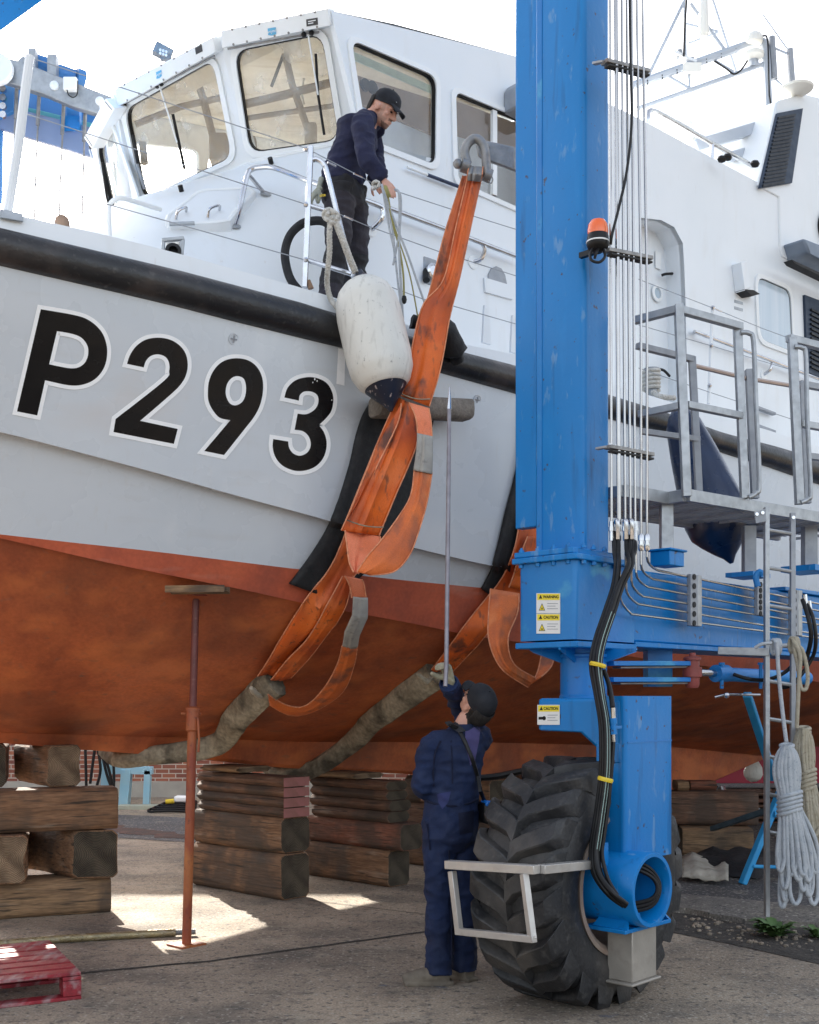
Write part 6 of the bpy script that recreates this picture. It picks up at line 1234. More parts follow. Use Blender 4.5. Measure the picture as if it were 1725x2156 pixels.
# red boat behind, buoy, pallets, dark shed
rb = thing('red_boat', 'crimson boat hull on supports far behind the ladder', 'boat', P(1700, 1700, 19))
m = M(); T['crim'] = mk('crimson', (.45, .01, .05), (.4, .01, .05), 3, .35); q0 = [P(1440, 1650, 19), P(1440, 1560, 19), P(2300, 1560, 19), P(2300, 1650, 19)]
m.prism(q0, V((.3, 3, 0))); m.build('hull', T['crim'], rb, bev=.1); m = M(); m.box(P(1700, 1688, 18.8), (2.6, .3, .09)); m.build('keel_plank', T['prop'], rb)
fb_ = fender(P(1592, 1598, 16.5), P(1582, 1647, 16.5), .135, 'round white fender hanging by the crimson hull below the stern', T['fender'], T['fender'], [(0, .1), (.1, .35), (.3, .8), (.6, 1), (.8, .85), (.93, .5), (1, .05)], (.1, .95), None)
sp = thing('pallet_stack', 'stack of rough pallets and boards behind the stern', 'pallets', P(1570, 1720, 16))
for k in range(6):
    m = M(); m.box(P(1600, 1668 + k * 12, 16 + .1 * (k % 2)), (1.5 - .15 * (k % 3), .8, .05 if k % 2 else .025)); m.build('board', WD[(k * 2 + 1) % 4], sp, bev=.005)
for k in range(5): m = M(); m.box(P(1520 + k * 42, 1712, 16), (.12, .6, .32)); m.build('block', WD[2 if k % 2 else 0], sp, bev=.005)
m = M(); m.tube([P(1510, 1655, 15.5), P(1497, 1692, 15.4)], .015, 6); m.tube([P(1522, 1655, 15.5), P(1527, 1708, 15.4)], .03, 6); m.tube([P(1470, 1698, 15.4), P(1600, 1702, 15.4)], .015, 6); tag(m.build('scaffold_tube', T['steel'], None), 'thin bright steel tubes standing behind the keel heel', 'scaffold') 
sd2 = thing('dark_shed', 'dark timber shed in the background at far right', 'shed', V((10, 24, 0)))
m = M(); m.box(V((14, 26, 1.3)), (22, 3, 2.6)); m.build('wall', mk('shed_dark', (.03, .035, .03), (.05, .05, .04), 2, .9), sd2); m = M(); m.box(V((14, 26, 2.65)), (22.4, 3.4, .1)); m.build('roof', T['galvd'], sd2)
# weeds
def weed(c, n_, sz, label):
    m = M(); r2 = random.Random(int(c.x * 100))
    for k in range(n_):
        a = r2.random() * 6.28; L_ = sz * (.5 + r2.random() * .6); d = V((math.cos(a), math.sin(a), 0)); s_ = V((-d.y, d.x, 0)); w_ = L_ * (.16 + .1 * r2.random()); up = .7 + 1.6 * r2.random(); o = c + d * sz * .2 * r2.random(); rows = []
        for i in range(6):
            t = i / 5; p = o + d * L_ * t + UP * (L_ * up * (t - .65 * t * t)); ww = w_ * math.sin(math.pi * min(.97, t * .9 + .08)) * (1 + .25 * (i % 2)); rows.append([p - s_ * ww, p - UP * ww * .2, p + s_ * ww])
        m.loft(rows, cap=False, closed=False)
    o = m.build('weed', mk('weed_green', (.045, .10, .02), (.08, .15, .04), 20, .6), None, ang=80); tag(o, label, 'weed', 'weeds in the soil channel'); return o
weed(G(1632, 1972), 90, .15, 'leafy green weed in the soil channel below the ladder'); weed(G(1722, 1975), 40, .10, 'small weed at the right edge of the soil channel'); 
# loose stones
m = M(); r3 = random.Random(5)
for k in range(260):
    u = 1440 + r3.random() * 330; v = 1930 + (u - 1440) * .14 + r3.random() * 38; p = G(u, v); s_ = .004 + r3.random() ** 3 * .02; m.ball(p + UP * (s_ * .5), s_, 6, (1, .8 + r3.random() * .4, .6))
tag(m.build('gravel', T['conc'], None), 'loose grit and pebbles scattered in the soil channel', 'gravel', None, 'stuff')
# ---------------------------------------------------------------- rope hanks on the ladder
def hank(label, mat, lead, top, bot, wid, n_, wrap, Y, seed, grp='rope hanks hung on the ladder'):
    r_ = random.Random(seed); t = thing('rope_hank', label, 'rope', P(top[0], top[1], Y), grp); m = M()
    for k in range(n_):
        f_ = (k + .5) / n_; x = (f_ - .5) * 2; dep = Y - .05 * math.cos(x * 1.4) - .03 * r_.random(); e = 18 * r_.random(); w_ = wid
        xt = top[0] + x * wid * .42; xm = top[0] + (bot[0] - top[0]) * .35 + x * wid * .30; xb = bot[0] + x * wid * .55 + 6 * (r_.random() - .5); yb = bot[1] - e * 4.5 - abs(x) * 10; dx = (8 + 16 * r_.random()) * (1 if r_.random() > .4 else -1)
        pts = [(top[0] + x * 5, top[1] + 2), (xt * .75 + top[0] * .25, top[1] + 22), (xt, top[1] + 60), (xm, wrap), (xb, (wrap + yb) / 2 + 30), (xb + 1, yb - 25), (xb + dx * .5, yb), (xb + dx, yb - 25), (xb + dx * .6, (wrap + yb) / 2), (xm + 3, wrap + 10)]
        m.tube(smooth([P(u, v, dep + (.03 if i > 6 else 0)) for i, (u, v) in enumerate(pts)], 4), .0135, 7)
    m.build('rope_loops', mat, t, ang=60); m = M()
    for k in range(5):
        v = wrap - 18 + k * 9; w_ = wid * .36; cx = top[0] + (bot[0] - top[0]) * .35; m.tube([P(cx + math.cos(a) * w_, v - math.cos(a) * 7, Y + .0 - .085 * math.sin(a)) for a in [i * math.pi / 8 for i in range(17)]], .0135, 7)
    m.build('rope_wrap', mat, t, ang=60); m = M(); m.tube(smooth([P(*q) for q in lead], 5), .0125, 7)
    for k in range(2): m.tube([P(top[0] + math.cos(a) * 13, top[1] + 2 + k * 7 + math.sin(a) * 3, Y - .05 * math.sin(a)) for a in [i * .4 for i in range(16)]], .0125, 7)
    m.build('rope_lead', mat, t, ang=60); return t
hank('pale blue flecked rope hank hanging in front of the ladder', T['ropeg'], [(1636, 1352, 6.95), (1640, 1420, 6.95), (1648, 1500, 6.95), (1656, 1562, 6.93)], (1657, 1568), (1674, 1918), 66, 19, 1692, 6.98, 2)
hank('tan rope hank hanging behind the pale blue one', T['ropeb'], [(1672, 1352, 7.0), (1685, 1380, 6.98), (1682, 1440, 7.0), (1678, 1532, 7.02)], (1692, 1532), (1706, 1832), 54, 14, 1645, 7.16, 5)
for k, (c, mat) in enumerate((((1634, 1362), T['ropeg']), ((1672, 1358), T['ropeb']))):
    m = M()
    for j_ in range(3): m.tube([P(c[0] + j_ * 5 - 5 + math.cos(a) * 5, c[1] + math.sin(a) * 15, LY - .04 - .02 * math.cos(a)) for a in [i * .42 for i in range(16)]], .012, 7)
    if k == 1: m.tube(smooth([P(1676, 1358, 7.05), P(1690, 1370, 7.0), P(1701, 1420, 7.0), P(1697, 1450, 7.0), P(1686, 1446, 7.0), P(1680, 1400, 7.0), P(1672, 1365, 7.0)], 5), .0125, 7)
    else: m.tube(smooth([P(1590, 1364, 7.06), P(1605, 1356, 7.04), P(1625, 1354, 7.04)], 4), .011, 7)
    o = m.build('rope_hitch', mat, bpy.data.objects['rope_hank' if k == 0 else 'rope_hank.001'], ang=60)
# orange edged dark hose crossing behind the tyre
m = M(); m.tube(smooth([P(1010, 1638, 7.6), P(1050, 1634, 7.6), P(1110, 1622, 7.5), P(1190, 1612, 7.4)], 5), .022, 8); tag(m.build('ground_cable', T['black'], None), 'thick black cable running from the man to behind the big tyre', 'cable')
# boat hook pole held by the man below
pl = thing('boat_hook_pole', 'long grey metal pole with pointed tip held up by the man in overalls', 'pole', P(939, 1440, 6.82))
m = M(); m.tube([P(938, 1445, 6.80), P(940, 1400, 6.82), P(945, 1000, 7.1), P(946, 860, 7.2)], [.013, .0135, .0135, .012], 12); m.build('shaft', mk('grey_shaft', (.22, .20, .22), (.30, .28, .30), 12, .45, .5), pl)
m = M(); m.tube([P(946, 862, 7.2), P(947, 840, 7.21), P(947, 814, 7.22)], [.014, .011, .002], 10); m.build('tip', T['steel'], pl)
# ---------------------------------------------------------------- people
T['skin'] = mk('skin', (.62, .34, .25), (.54, .27, .19), 14, .5, bump=.0008, bsc=120); T['stubble'] = mk('stubble', (.16, .085, .06), (.22, .12, .09), 40, .7)
T['hair'] = mk('dark_hair', (.012, .009, .007), (.02, .015, .012), 60, .9, stretch=(1, 1, .2), bump=.003, bsc=90)
T['navyk'] = mk('navy_knit', (.010, .012, .038), (.016, .018, .052), 6, .9, bump=.002, bsc=140, fine=.15); T['over'] = mk('overall_cotton', (.0015, .009, .042), (.004, .016, .065), 5, .8, lay=[((.03, .035, .085), 4, .60, .8, .4)], bump=.002, bsc=110, fine=.15)
T['trous'] = mk('charcoal_canvas', (.026, .023, .032), (.038, .034, .044), 7, .85, bump=.002, bsc=110, fine=.15); T['trousb'] = mk('black_canvas', (.012, .012, .016), (.018, .018, .022), 7, .8, bump=.002, bsc=90)
T['cap'] = mk('cap_cloth', (.008, .009, .013), (.012, .013, .018), 9, .85, bump=.001, bsc=140); T['glove'] = mk('work_glove', (.36, .33, .24), (.28, .26, .18), 12, .9, bump=.004, bsc=60); T['boot'] = mk('dusty_boot', (.20, .165, .125), (.11, .09, .07), 9, .8, lay=[((.34, .30, .25), 6, .5, .75, .5)], bump=.004, bsc=50)
def fig(m, name, mats, parent, voxel=.006, matfn=None, wr=None, smoothn=4):
    tmp = m.build('tmp_body', T['skin'], None); md = tmp.modifiers.new('r', 'REMESH'); md.mode = 'VOXEL'; md.voxel_size = voxel; ms = tmp.modifiers.new('s', 'SMOOTH'); ms.factor = .5; ms.iterations = smoothn
    bpy.context.view_layer.update(); dg = bpy.context.evaluated_depsgraph_get(); me = bpy.data.meshes.new_from_object(tmp.evaluated_get(dg)); bpy.data.objects.remove(tmp)
    me.name = name; o = bpy.data.objects.new(name, me); scn.collection.objects.link(o); o.parent = parent; org = ORI[parent.name]; ORI[o.name] = org
    me.materials.clear()
    for x in mats: me.materials.append(x)
    nr = [v.normal.copy() for v in me.vertices]
    for v, n in zip(me.vertices, nr):
        if wr: v.co += n * wr(v.co)
    if matfn:
        for p in me.polygons: p.material_index = matfn(V(p.center))
    for v in me.vertices: v.co -= org
    me.shade_smooth(); me.update(); return o
def ell(c, w, d): # ellipse ring
    return [V(c) + V(w) * math.cos(2 * math.pi * k / 20) + V(d) * math.sin(2 * math.pi * k / 20) for k in range(20)]
def hand(m, wrist, d, n, sc=1.0, curl=.6, thumb=1, k_=1.0):
    """d: wrist->knuckles, n: back of the hand; fingers curl towards -n; thumb=+1/-1 picks its side"""
    d = V(d).normalized(); n = (V(n) - d * V(n).dot(d)).normalized(); s_ = d.cross(n) * thumb; w = V(wrist)
    m.loft([[w + d * t * sc + s_ * math.cos(a) * hw_ * sc + n * math.sin(a) * ht * sc for a in [i * math.pi / 6 for i in range(12)]] for t, hw_, ht in ((-.02, .024, .020), (.0, .027, .019), (.03, .038, .017), (.06, .042, .015), (.09, .040, .013), (.097, .030, .008))])
    for j, (off, L_) in enumerate(((.030, .072), (.010, .080), (-.010, .075), (-.029, .060))):
        p = w + (d * .085 + s_ * off) * sc; a = 0; pts = [p - d * .02 * sc, p]; dirv = d
        for seg, cu in ((.42, .55), (.32, 1.0), (.26, .8)):
            a += curl * cu; dv = d * math.cos(a) - n * math.sin(a) + s_ * off * (1.2 if curl < .5 else .2); p = p + dv.normalized() * L_ * seg * sc; pts.append(p)
        m.tube(pts, [.0085 * sc * k_, .009 * sc * k_, .0085 * sc * k_, .008 * sc * k_, .0065 * sc * k_], 8)
    p = w + (d * .02 + s_ * .025) * sc; pts = [p]; a = 0
    for seg, an in ((.04, .9), (.032, .5), (.026, .15)):
        dv = (d * math.cos(an) + s_ * math.sin(an) * 1.0 - n * curl * .7).normalized(); p = p + dv * seg * sc; pts.append(p)
    m.tube(pts, [.013 * sc * k_, .011 * sc * k_, .010 * sc * k_, .0075 * sc * k_], 8)
def head(m, c, f, u):
    f = V(f).normalized(); u = (V(u) - f * V(u).dot(f)).normalized(); l = f.cross(u); ax = (l, f, u); c = V(c); q = lambda a, b, d: c + l * a + f * b + u * d
    m.ball(q(0, -.012, .022), 1, 20, (.076, .098, .092), ax); m.ball(q(0, .022, -.03), 1, 18, (.060, .072, .080), ax); m.ball(q(0, .052, -.075), 1, 14, (.040, .040, .036), ax); m.ball(q(0, .070, -.098), 1, 12, (.022, .020, .016), ax)
    m.tube([q(0, .088, .018), q(0, .102, -.006), q(0, .116, -.026), q(0, .104, -.036)], [.009, .011, .014, .011], 8)
    for s_ in (-1, 1):
        m.ball(q(.011 * s_, .102, -.031), .010, 8); m.ball(q(.030 * s_, .078, .022), 1, 10, (.026, .012, .009), ax); m.ball(q(.040 * s_, .062, -.02), 1, 10, (.020, .016, .016), ax)
        m.ball(q(.078 * s_, -.012, -.008), 1, 10, (.012, .021, .033), ax); m.ball(q(.080 * s_, -.008, -.030), .010, 8)
    m.ball(q(0, .092, -.055), 1, 10, (.024, .010, .006), ax); m.ball(q(0, .088, -.066), 1, 10, (.020, .010, .007), ax)
    return q, ax
def capm(q, ax, par, brim=.085):
    l, f, u = ax; m = M(); rings = []
    for i, (z, r_) in enumerate(((-.005, 1.0), (.02, 1.03), (.05, 1.0), (.078, .88), (.098, .66), (.110, .38), (.114, .02))):
        rings.append([q(math.cos(a) * .083 * r_, -.010 + math.sin(a) * .106 * r_, .030 + z + (.018 * max(0, math.sin(a)) if i < 2 else 0)) for a in [k * math.pi / 16 for k in range(32)]])
    m.loft(rings); ca_ = m.build('cap', T['cap'], par, ang=60)
    m = M(); top = []; 
    for i in range(6):
        t = i / 5; top.append([q((x) * .074 * (1 - .12 * t * t), .072 + t * brim * (1 - .35 * x * x) + .012 * (1 - x * x), .058 - .030 * t - .016 * x * x) for x in [-1 + k / 5 for k in range(11)]])
    m.loft(top, cap=False, closed=False); m.build('cap_brim', T['cap'], ca_, solid=.006)
    m = M(); m.ball(q(0, -.01, .146), .007, 8); m.build('cap_button', T['cap'], ca_)
    return ca_
def hairm(q, par):
    m = M(); m.loft([[q(math.cos(a) * .0755 * r_, -.020 + math.sin(a) * .098 * r_ - .012, z) for a in [math.pi * 1.13 + k * math.pi * .74 / 15 for k in range(16)]] for z, r_ in ((-.055, .86), (-.040, .95), (0, 1.0), (.05, 1.0))], cap=False, closed=False); return m.build('hair', T['hair'], par, solid=.008)
def wrinkle(seed, amp=.006, sc=9.0, st=(1, 1, 1)):
    def f(co): q = V((co.x * sc * st[0] + seed, co.y * sc * st[1], co.z * sc * st[2])); return (abs(noise.noise(q)) * -2 + .6) * amp + noise.noise(q * 2.3) * amp * .4
    return f
# --- man on deck
f1 = V((.93, -.36, 0)).normalized(); r1 = V((-f1.y * -1, 0, 0)); r1 = V((f1.y, -f1.x, 0))     # r1: his right hand side, towards the camera
YM = 8.35
man1 = thing('person', 'man on deck in navy sweater and black cap leaning over the rail with ropes', 'person', P(720, 680, YM))
J = {'hip': P(722, 398, YM), 'neck': P(780, 246, YM), 'chest': P(752, 282, YM), 'waist': P(728, 350, YM)}
hR, hL = P(716, 405, YM - .10), P(742, 405, YM + .10)
kR, kL = P(711, 515, YM - .12), P(752, 520, YM + .12); aR, aL = P(692, 655, YM - .12), P(742, 668, YM + .14)
sR, sL = P(764, 262, YM - .19), P(776, 262, YM + .19); eR, eL = P(772, 335, YM - .30), P(792, 335, YM + .22); wR, wL = P(808, 378, YM - .28), P(790, 384, YM - .02)
m = M(); qh, hax = head(m, P(809, 232, YM - .02), f1 * .84 - UP * .54, f1 * .54 + UP * .84)
m.tube([J['chest'], J['neck'] - UP * .02, J['neck'] + f1 * .04 + UP * .03, qh(0, -.02, -.04)], [.07, .062, .055, .055], 14)
m.tube([J['hip'], J['waist'], J['chest'], J['neck']], [.12, .12, .12, .07], 14)
for a, b, c in ((sR, eR, wR), (sL, eL, wL)): m.tube([J['chest'], a, b, c], [.06, .045, .036, .024], 12)
for a, b, c in ((hR, kR, aR), (hL, kL, aL)): m.tube([J['hip'], a, b, c, c + f1 * .12 - UP * .05], [.08, .07, .05, .035, .03], 12)
hand(m, wR, P(822, 398, YM - .30) - wR, V((.5, -.75, .45)), .95, .35, -1); hand(m, wL, P(806, 396, YM - .16) - wL, V((-.3, -.9, .3)), .95, .7, 1)
qq1 = lambda c: ((c - qh(0, 0, 0)).dot(hax[1]), (c - qh(0, 0, 0)).dot(hax[2]))
def beard(c):
    b, u_ = qq1(c)
    if abs(u_) > .14 or abs(b) > .16: return 0
    if (u_ < -.078 and b > .045) or (b > .084 and -.054 < u_ < -.038 and b < .106): return 1
    if (u_ < -.05 and b > -.02 and abs((c - qh(0, 0, 0)).dot(hax[0])) > .035) or (abs((c - qh(0, 0, 0)).dot(hax[0])) > .05 and -.05 < u_ < .03 and .015 < b < .04): return 2
    return 0
fig(m, 'body', [T['skin'], T['stubble'], mk('shaved_skin', (.42, .24, .18), (.5, .28, .2), 60, .6)], man1, .005, beard, None, 2)
capm(qh, hax, man1); hairm(qh, man1)
for s_ in (-1, 1):
    m = M(); m.ball(qh(.031 * s_, .080, .002), 1, 8, (.014, .008, .006), hax); m.build('eye', T['hair'], man1); m = M(); m.tube([qh(.014 * s_, .092, .020), qh(.032 * s_, .088, .026), qh(.046 * s_, .074, .020)], [.003, .004, .002], 6); m.build('eyebrow', T['hair'], man1)
m = M(); lat = r1
m.loft([ell(J['hip'] + UP * .02, f1 * .145, lat * .175), ell(J['hip'] + UP * .07, f1 * .155, lat * .185), ell(J['waist'], f1 * .145, lat * .175), ell(J['chest'] - UP * .06, f1 * .14, lat * .19), ell(J['chest'] + UP * .05, f1 * .125, lat * .20), ell(J['neck'] - UP * .03 - f1 * .02, f1 * .09, lat * .13), ell(J['neck'] + UP * .01 + f1 * .0, f1 * .062, lat * .066)])
for a, b, c, sg in ((sR, eR, wR, 1), (sL, eL, wL, -1)):
    m.tube(smooth([J['neck'] - UP * .06 + lat * sg * .08, a, a.lerp(b, .5), b, b.lerp(c, .5), c], 3), [.075] * 3 + [.078] * 3 + [.070] * 3 + [.066] * 3 + [.056] * 3 + [.042], 14)
def wrs(seed, a):
    w0 = wrinkle(seed, a, 8, (1, 1, 1.6)); return w0
fig(m, 'sweater', [T['navyk']], man1, .0075, None, wrs(3, .011), 5)
m = M(); m.tube([wR - (wR - eR).normalized() * .05, wR + (wR - eR).normalized() * .005], .041, 14); m.tube([wL - (wL - eL).normalized() * .05, wL], .041, 14)
fig(m, 'sweater_cuff', [T['navyk']], man1, .006, None, None, 2)
m = M(); m.loft([ell(J['hip'] + UP * .06, f1 * .135, lat * .165), ell(J['hip'], f1 * .145, lat * .178), ell(J['hip'] - UP * .09, f1 * .14, lat * .17), ell(J['hip'] - UP * .14, f1 * .09, lat * .10)])
for a, b, c in ((hR, kR, aR), (hL, kL, aL)):
    m.tube(smooth([a + UP * .04, a - UP * .06, a.lerp(b, .5), b, b.lerp(c, .45), c.lerp(b, .12), c + UP * .02], 3), [.10] * 3 + [.108] * 3 + [.095] * 3 + [.082] * 3 + [.085] * 3 + [.082] * 3 + [.085], 16)
zk = kR.z
fig(m, 'trousers', [T['trous'], T['trousb']], man1, .0075, lambda c: 1 if (zk - .30 < c.z < zk - .0 or c.z > J['hip'].z - .10 and (c - J['hip']).dot(f1) > -.02) else 0, wrinkle(9, .014, 7, (1, 1, 1.8)), 4)
m = M()
for c in (aR, aL): m.tube([c - f1 * .08 - UP * .05, c - UP * .04, c + f1 * .12 - UP * .065, c + f1 * .19 - UP * .07], [.045, .06, .048, .035], 12)
fig(m, 'boots', [T['boot']], man1, .007, None, None, 3)
text_at('site', P(679.5, 411, YM - .305), V((1, 0, .15)), V((-.1, 0, 1)), .030, T['yellow'], 'pocket_lettering', man1, .0008, .0005)
text_at('-', qh(.045, .088, .075) , hax[1], UP, .02, T['paintwhite'], 'cap_mark', man1)
gl_ = thing('work_gloves', 'pair of grey work gloves hanging from the back pocket of the man on deck', 'gloves', P(672, 400, YM - .1))
m = M(); hand(m, P(676, 380, YM - .12), V((-.25, -.1, -1)), V((-1, -.4, 0)), 1.0, .3, 1, 1.3); hand(m, P(672, 398, YM - .18), V((-.5, -.1, -.6)), V((-.6, -.6, .3)), .95, .5, -1, 1.3); fig(m, 'glove_pair', [mk('grey_glove', (.30, .31, .25), (.22, .23, .2), 14, .9, bump=.003, bsc=60)], gl_, .005, None, None, 1)
# ropes over the wire
hr_ = thing('hand_line', 'bundle of thin white and olive lines the man on deck hangs over the wire', 'rope', P(793, 390, 7.85))
K7 = lambda x, y, Y=7.86: P(552 + .256 * x, 138 + .256 * y, Y)
for pts, r_, mt_ in (([(965, 975, 7.95), (990, 1010), (1020, 1180), (1050, 1350), (1090, 1540), (1078, 1640)], .0075, 'ropeg'), ([(1078, 1640), (1110, 1480), (1135, 1300), (1143, 1120), (1130, 1050), (1095, 1020, 7.95)], .0075, 'ropeg'), ([(975, 980, 7.93), (1010, 1060), (1100, 1310), (1200, 1560), (1290, 1820), (1340, 1960)], .0075, 'ropeg'), ([(1095, 1020, 7.95), (1128, 1060), (1132, 1300), (1130, 1550), (1145, 1850), (1165, 2180)], .0085, 'ropeg'), ([(985, 980, 7.93), (1000, 1040), (1070, 1330), (1095, 1560), (1120, 1800), (1160, 2100)], .0075, 'ropeg'),
                     ([(1010, 990, 7.93), (1040, 1100), (1070, 1300), (1120, 1460), (1160, 1700), (1168, 1920)], .007, 'ropey'), ([(1020, 1010, 7.93), (1060, 1230), (1130, 1450), (1215, 1720), (1280, 2060)], .005, 'ropey')):
    m = M(); m.tube(smooth([K7(*p) for p in pts], 6), r_, 7); m.build('line', T[mt_], hr_)
m = M()
for k in range(4): m.tube(smooth([P(792 + 7 * math.cos(k + t), 388 + 7 * math.sin(k * .6 + t) + k * 1.5, 7.88 - .02 * math.sin(2 * t)) for t in [i * .8 for i in range(8)]], 3), .009, 6)
m.build('knot', T['rope'], hr_); m = M(); m.ball(K7(1168, 1925), .02, 8, (1, 1, 1.6)); m.build('line_end', T['black'], hr_); m = M(); m.tube(smooth([K7(1015, 1000, 7.8), K7(1030, 1040, 7.78), K7(1045, 1080, 7.8)], 3), .014, 7); m.build('knot', T['ropey'], hr_)
# --- man in overalls
f2 = V((-.80, .60, 0)); l2 = V((-.60, -.80, 0))    # l2: his left hand side (towards the camera's left)
YN = 6.92
man2 = thing('person', 'man in navy overalls and black cap looking up, raising a long pole', 'person', P(925, 2075, 6.85))
D = {'pelvis': P(948, 1745, YN), 'waist': P(950, 1675, YN), 'chest': P(960, 1592, YN), 'neck': P(974, 1535, YN - .01)}
sL, sR = P(908, 1572, YN - .05), P(1012, 1556, YN + .06); eL, wL = P(890, 1655, YN - .06), P(925, 1672, YN + .14)
eR, wR = P(974, 1497, YN + .27), P(946, 1440, YN - .00)
hR_, hL_ = P(972, 1760, YN + .03), P(925, 1760, YN - .04); kR, kL = P(978, 1895, YN + .05), P(926, 1900, YN - .03); aR, aL = P(976, 2040, YN + .06), P(924, 2050, YN - .07)
m = M(); qh, hax = head(m, P(1003, 1484, YN - .02), (UP * .80 + V((-.60, .80, 0)) * .60), (-V((-.60, .80, 0)) * .80 + UP * .60))
m.tube([D['chest'], D['neck'], D['neck'] + UP * .06 + V((.03, 0, 0)), qh(0, -.03, -.05)], [.08, .065, .058, .06], 14)
m.tube([D['pelvis'], D['waist'], D['chest'], D['neck']], [.11, .11, .12, .07], 14)
for a, b, c in ((sR, eR, wR), (sL, eL, wL)): m.tube([D['chest'], a, b, c], [.06, .045, .036, .024], 12)
for a, b, c in ((hR_, kR, aR), (hL_, kL, aL)): m.tube([D['pelvis'], a, b, c], [.08, .07, .05, .035], 12)
hand(m, wL, f2, UP, .95, .6, 1)
fig(m, 'body', [T['skin'], T['hair']], man2, .0055, lambda c: 1 if ((c - qh(0, 0, 0)).dot(hax[1]) < -.035 and -.085 < (c - qh(0, 0, 0)).dot(hax[2]) < .02 and (c - qh(0, 0, 0)).length < .14 and abs((c - qh(0, 0, 0)).dot(hax[0])) < .075) else 0, None, 2)
capm(qh, hax, man2, .075); hairm(qh, man2)
m = M(); m.box(qh(-.02, .085, .075), (.03, .004, .006), hax); m.build('cap_mark', T['paintwhite'], man2)
for s_ in (-1, 1): m = M(); m.ball(qh(.030 * s_, .078, .002), 1, 8, (.012, .006, .004), hax); m.build('eye', T['hair'], man2)
gm = M(); pol = P(940, 1410, 6.82); hd = (P(944, 1398, 6.86) - wR)
gw = P(949, 1434, 6.93); gm.tube([wR - (wR - eR).normalized() * -.01, gw], [.03, .034], 12); hand(gm, gw, V((-.35, -.25, 1)), V((.75, .75, .1)), 1.05, 1.15, 1, 1.45)
fig(gm, 'work_glove', [T['glove']], man2, .005, None, None, 2)
side = V((1, .1, 0)); dep = V((-.1, 1, 0))
m = M(); m.loft([ell(D['pelvis'] - UP * .13, side * .10, dep * .09), ell(D['pelvis'] - UP * .06, side * .165, dep * .14), ell(D['pelvis'] + UP * .03, side * .168, dep * .145), ell(D['waist'] + V((.005, 0, -.02)), side * .155, dep * .13), ell(D['waist'] + V((.005, 0, .08)), side * .165, dep * .13), ell(D['chest'], side * .17, dep * .135), ell(D['chest'] + UP * .08 + V((.005, 0, 0)), side * .17, dep * .12), ell(D['neck'] - UP * .02, side * .12, dep * .09), ell(D['neck'] + UP * .02, side * .068, dep * .068)])
m.tube(smooth([D['neck'] - UP * .07 - side * .07, sL, sL.lerp(eL, .5), eL, eL.lerp(wL, .5), wL], 3), [.075] * 3 + [.072] * 3 + [.068] * 3 + [.066] * 3 + [.056] * 3 + [.048], 14)
m.tube(smooth([D['neck'] - UP * .07 + side * .06, sR, sR.lerp(eR, .5), eR, eR.lerp(wR, .5), wR], 3), [.075] * 3 + [.072] * 3 + [.068] * 3 + [.064] * 3 + [.058] * 3 + [.056], 14)
for a, b, c in ((hR_, kR, aR), (hL_, kL, aL)):
    m.tube(smooth([a + UP * .06, a, a.lerp(b, .5), b, b.lerp(c, .5), c.lerp(b, .1), c], 3), [.092] * 3 + [.096] * 3 + [.090] * 3 + [.082] * 3 + [.078] * 3 + [.080] * 3 + [.088], 16)
fig(m, 'overalls', [T['over']], man2, .0075, None, wrinkle(21, .011, 8.0, (1.2, 1.2, 1.7)), 4)
# purple shirt yoke and shoulder strap
m = M(); yk = [(985, 1530), (1010, 1534), (1005, 1560), (997, 1600), (988, 1630), (982, 1600), (975, 1560)]
m2b = bpy.data.objects['overalls']; vv = [tuple(v.co + ORI['overalls']) for v in m2b.data.vertices]; OB = BVHTree.FromPolygons(vv, [list(p.vertices) for p in m2b.data.polygons])
def onb(u, v, off=.004): return ray(OB, u, v, off, YN - .15)
def patch(px, name, mat, off=.004, par=man2, sub=3):
    bm = bmesh.new(); vs = [bm.verts.new((u, v, 0)) for u, v in px]; bm.faces.new(vs); bmesh.ops.triangulate(bm, faces=bm.faces)
    for _ in range(sub): bmesh.ops.subdivide_edges(bm, edges=bm.edges[:], cuts=1, use_grid_fill=True)
    mm = M(); bm.verts.ensure_lookup_table(); mm.add([onb(v.co.x, v.co.y, off) for v in bm.verts], [[v.index for v in f.verts] for f in bm.faces]); bm.free(); return mm.build(name, mat, par, ang=80)
patch([(979, 1534), (1012, 1530), (1008, 1562), (1000, 1600), (990, 1612), (980, 1570)], 'shirt_back', mk('faded_purple', (.05, .045, .13), (.07, .06, .16), 8, .9))
patch([(921, 1672), (950, 1666), (944, 1690), (932, 1704), (924, 1690)], 'faded_patch', mk('faded_navy', (.03, .035, .12), (.02, .03, .1), 8, .9), .003)
def seam(px, r_, nm, mat=None, off=.003, par=man2):
    q = [onb(u, v, off) for u, v in px]; m = M(); m.tube(resample(smooth(q, 4), 24), r_, 7); return m.build(nm, mat or T['over'], par)
dk = mk('seam_navy', (.001, .004, .022), (.002, .006, .03), 9, .9)
seam([(897, 1684), (915, 1692), (950, 1697), (985, 1692), (1004, 1682)], .007, 'waist_seam', dk)
seam([(900, 1735), (903, 1760), (906, 1790)], .005, 'pocket_seam', dk); seam([(950, 1560), (952, 1600), (953, 1650)], .004, 'back_seam', dk)
seam([(928, 1560), (915, 1590), (912, 1630), (915, 1655)], .006, 'arm_seam', dk); seam([(945, 1790), (948, 1850), (950, 1950), (950, 2020)], .005, 'leg_seam', dk)
patch([(965, 1712), (998, 1706), (996, 1752), (968, 1757)], 'back_pocket', dk, .0025)
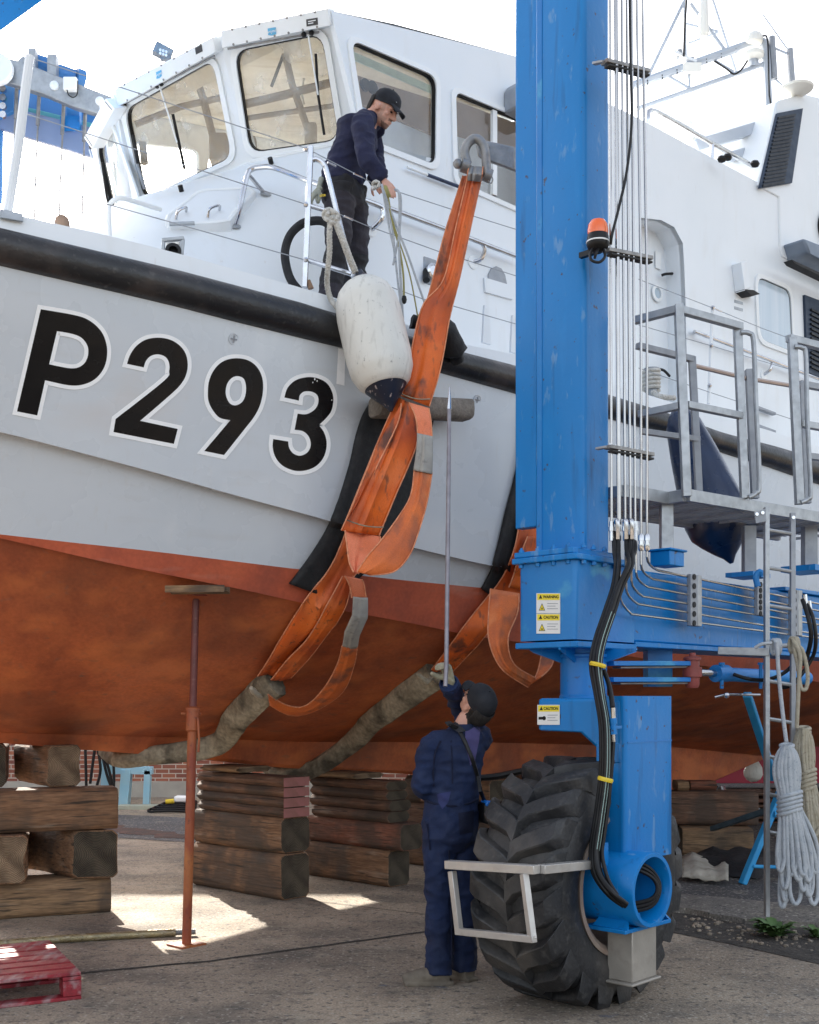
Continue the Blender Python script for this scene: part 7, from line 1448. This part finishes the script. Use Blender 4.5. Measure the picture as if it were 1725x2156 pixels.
m = M(); c = D['neck']; m.loft([ell(c - UP * .02, side * .078, dep * .078), ell(c + UP * .012, side * .080, dep * .080), ell(c + UP * .03, side * .072, dep * .072), ell(c + UP * .01, side * .066, dep * .066)], cap=False); m.build('collar', T['over'], man2)
m = M(); d = (wR - eR).normalized(); m.lathe(wR - d * .03, [(.058, 0), (.062, .004), (.060, .04), (.050, .045)], d, 20, cap=False); m.build('cuff', T['over'], man2)
bag = thing('shoulder_bag', 'small black shoulder bag with blue top at the right hip of the man in overalls', 'bag', P(1022, 1700, 6.9))
rw = [onb(u, v, .012) for u, v in ((948, 1525), (965, 1535), (978, 1560), (992, 1595), (1003, 1635), (1012, 1665))] ; 
m = M(); m.tube(resample(rw, 30) + [P(1020, 1685, 6.88)], .012, 8, sq=(1, .5)); m.build('strap', T['black'], bag)
patch([(936, 1520), (948, 1518), (972, 1534), (979, 1544), (966, 1546), (944, 1530)], 'strap_pad', T['trousb'], .022, bag, 2)
m = M(); m.box(P(1027, 1710, 6.9), (.09, .14, .13), (V((.95, .3, 0)), V((-.3, .95, 0)), UP)); m.build('bag_body', T['black'], bag, bev=.02); m = M(); m.box(P(1030, 1692, 6.87), (.07, .10, .035), (V((.95, .3, -.2)).normalized(), V((-.3, .95, 0)), V((.2, 0, .97)))); m.build('bag_top', mk('bag_blue', (.01, .16, .6), (.01, .14, .5), 5, .4), bag, bev=.008)
m = M()
for c, fd, L_ in ((aL, V((-.97, -.12, 0)).normalized(), .27), (aR, V((-.6, .7, 0)).normalized(), .27)):
    g = V((c.x, c.y, 0)); m.tube([g - fd * .06 + UP * .05, g + UP * .055, g + fd * .10 + UP * .05, g + fd * .17 + UP * .042, g + fd * .215 + UP * .036], [.048, .055, .048, .042, .028], 14, sq=(1, .95)); m.tube([g + UP * .05, g + UP * .14], [.05, .05], 12)
    m.box(g + fd * .06 + UP * .012, (.29, .085, .024), (fd, V((-fd.y, fd.x, 0)), UP))
fig(m, 'boots', [T['boot']], man2, .006, None, wrinkle(4, .003, 16), 2)
bpy.context.view_layer.update()
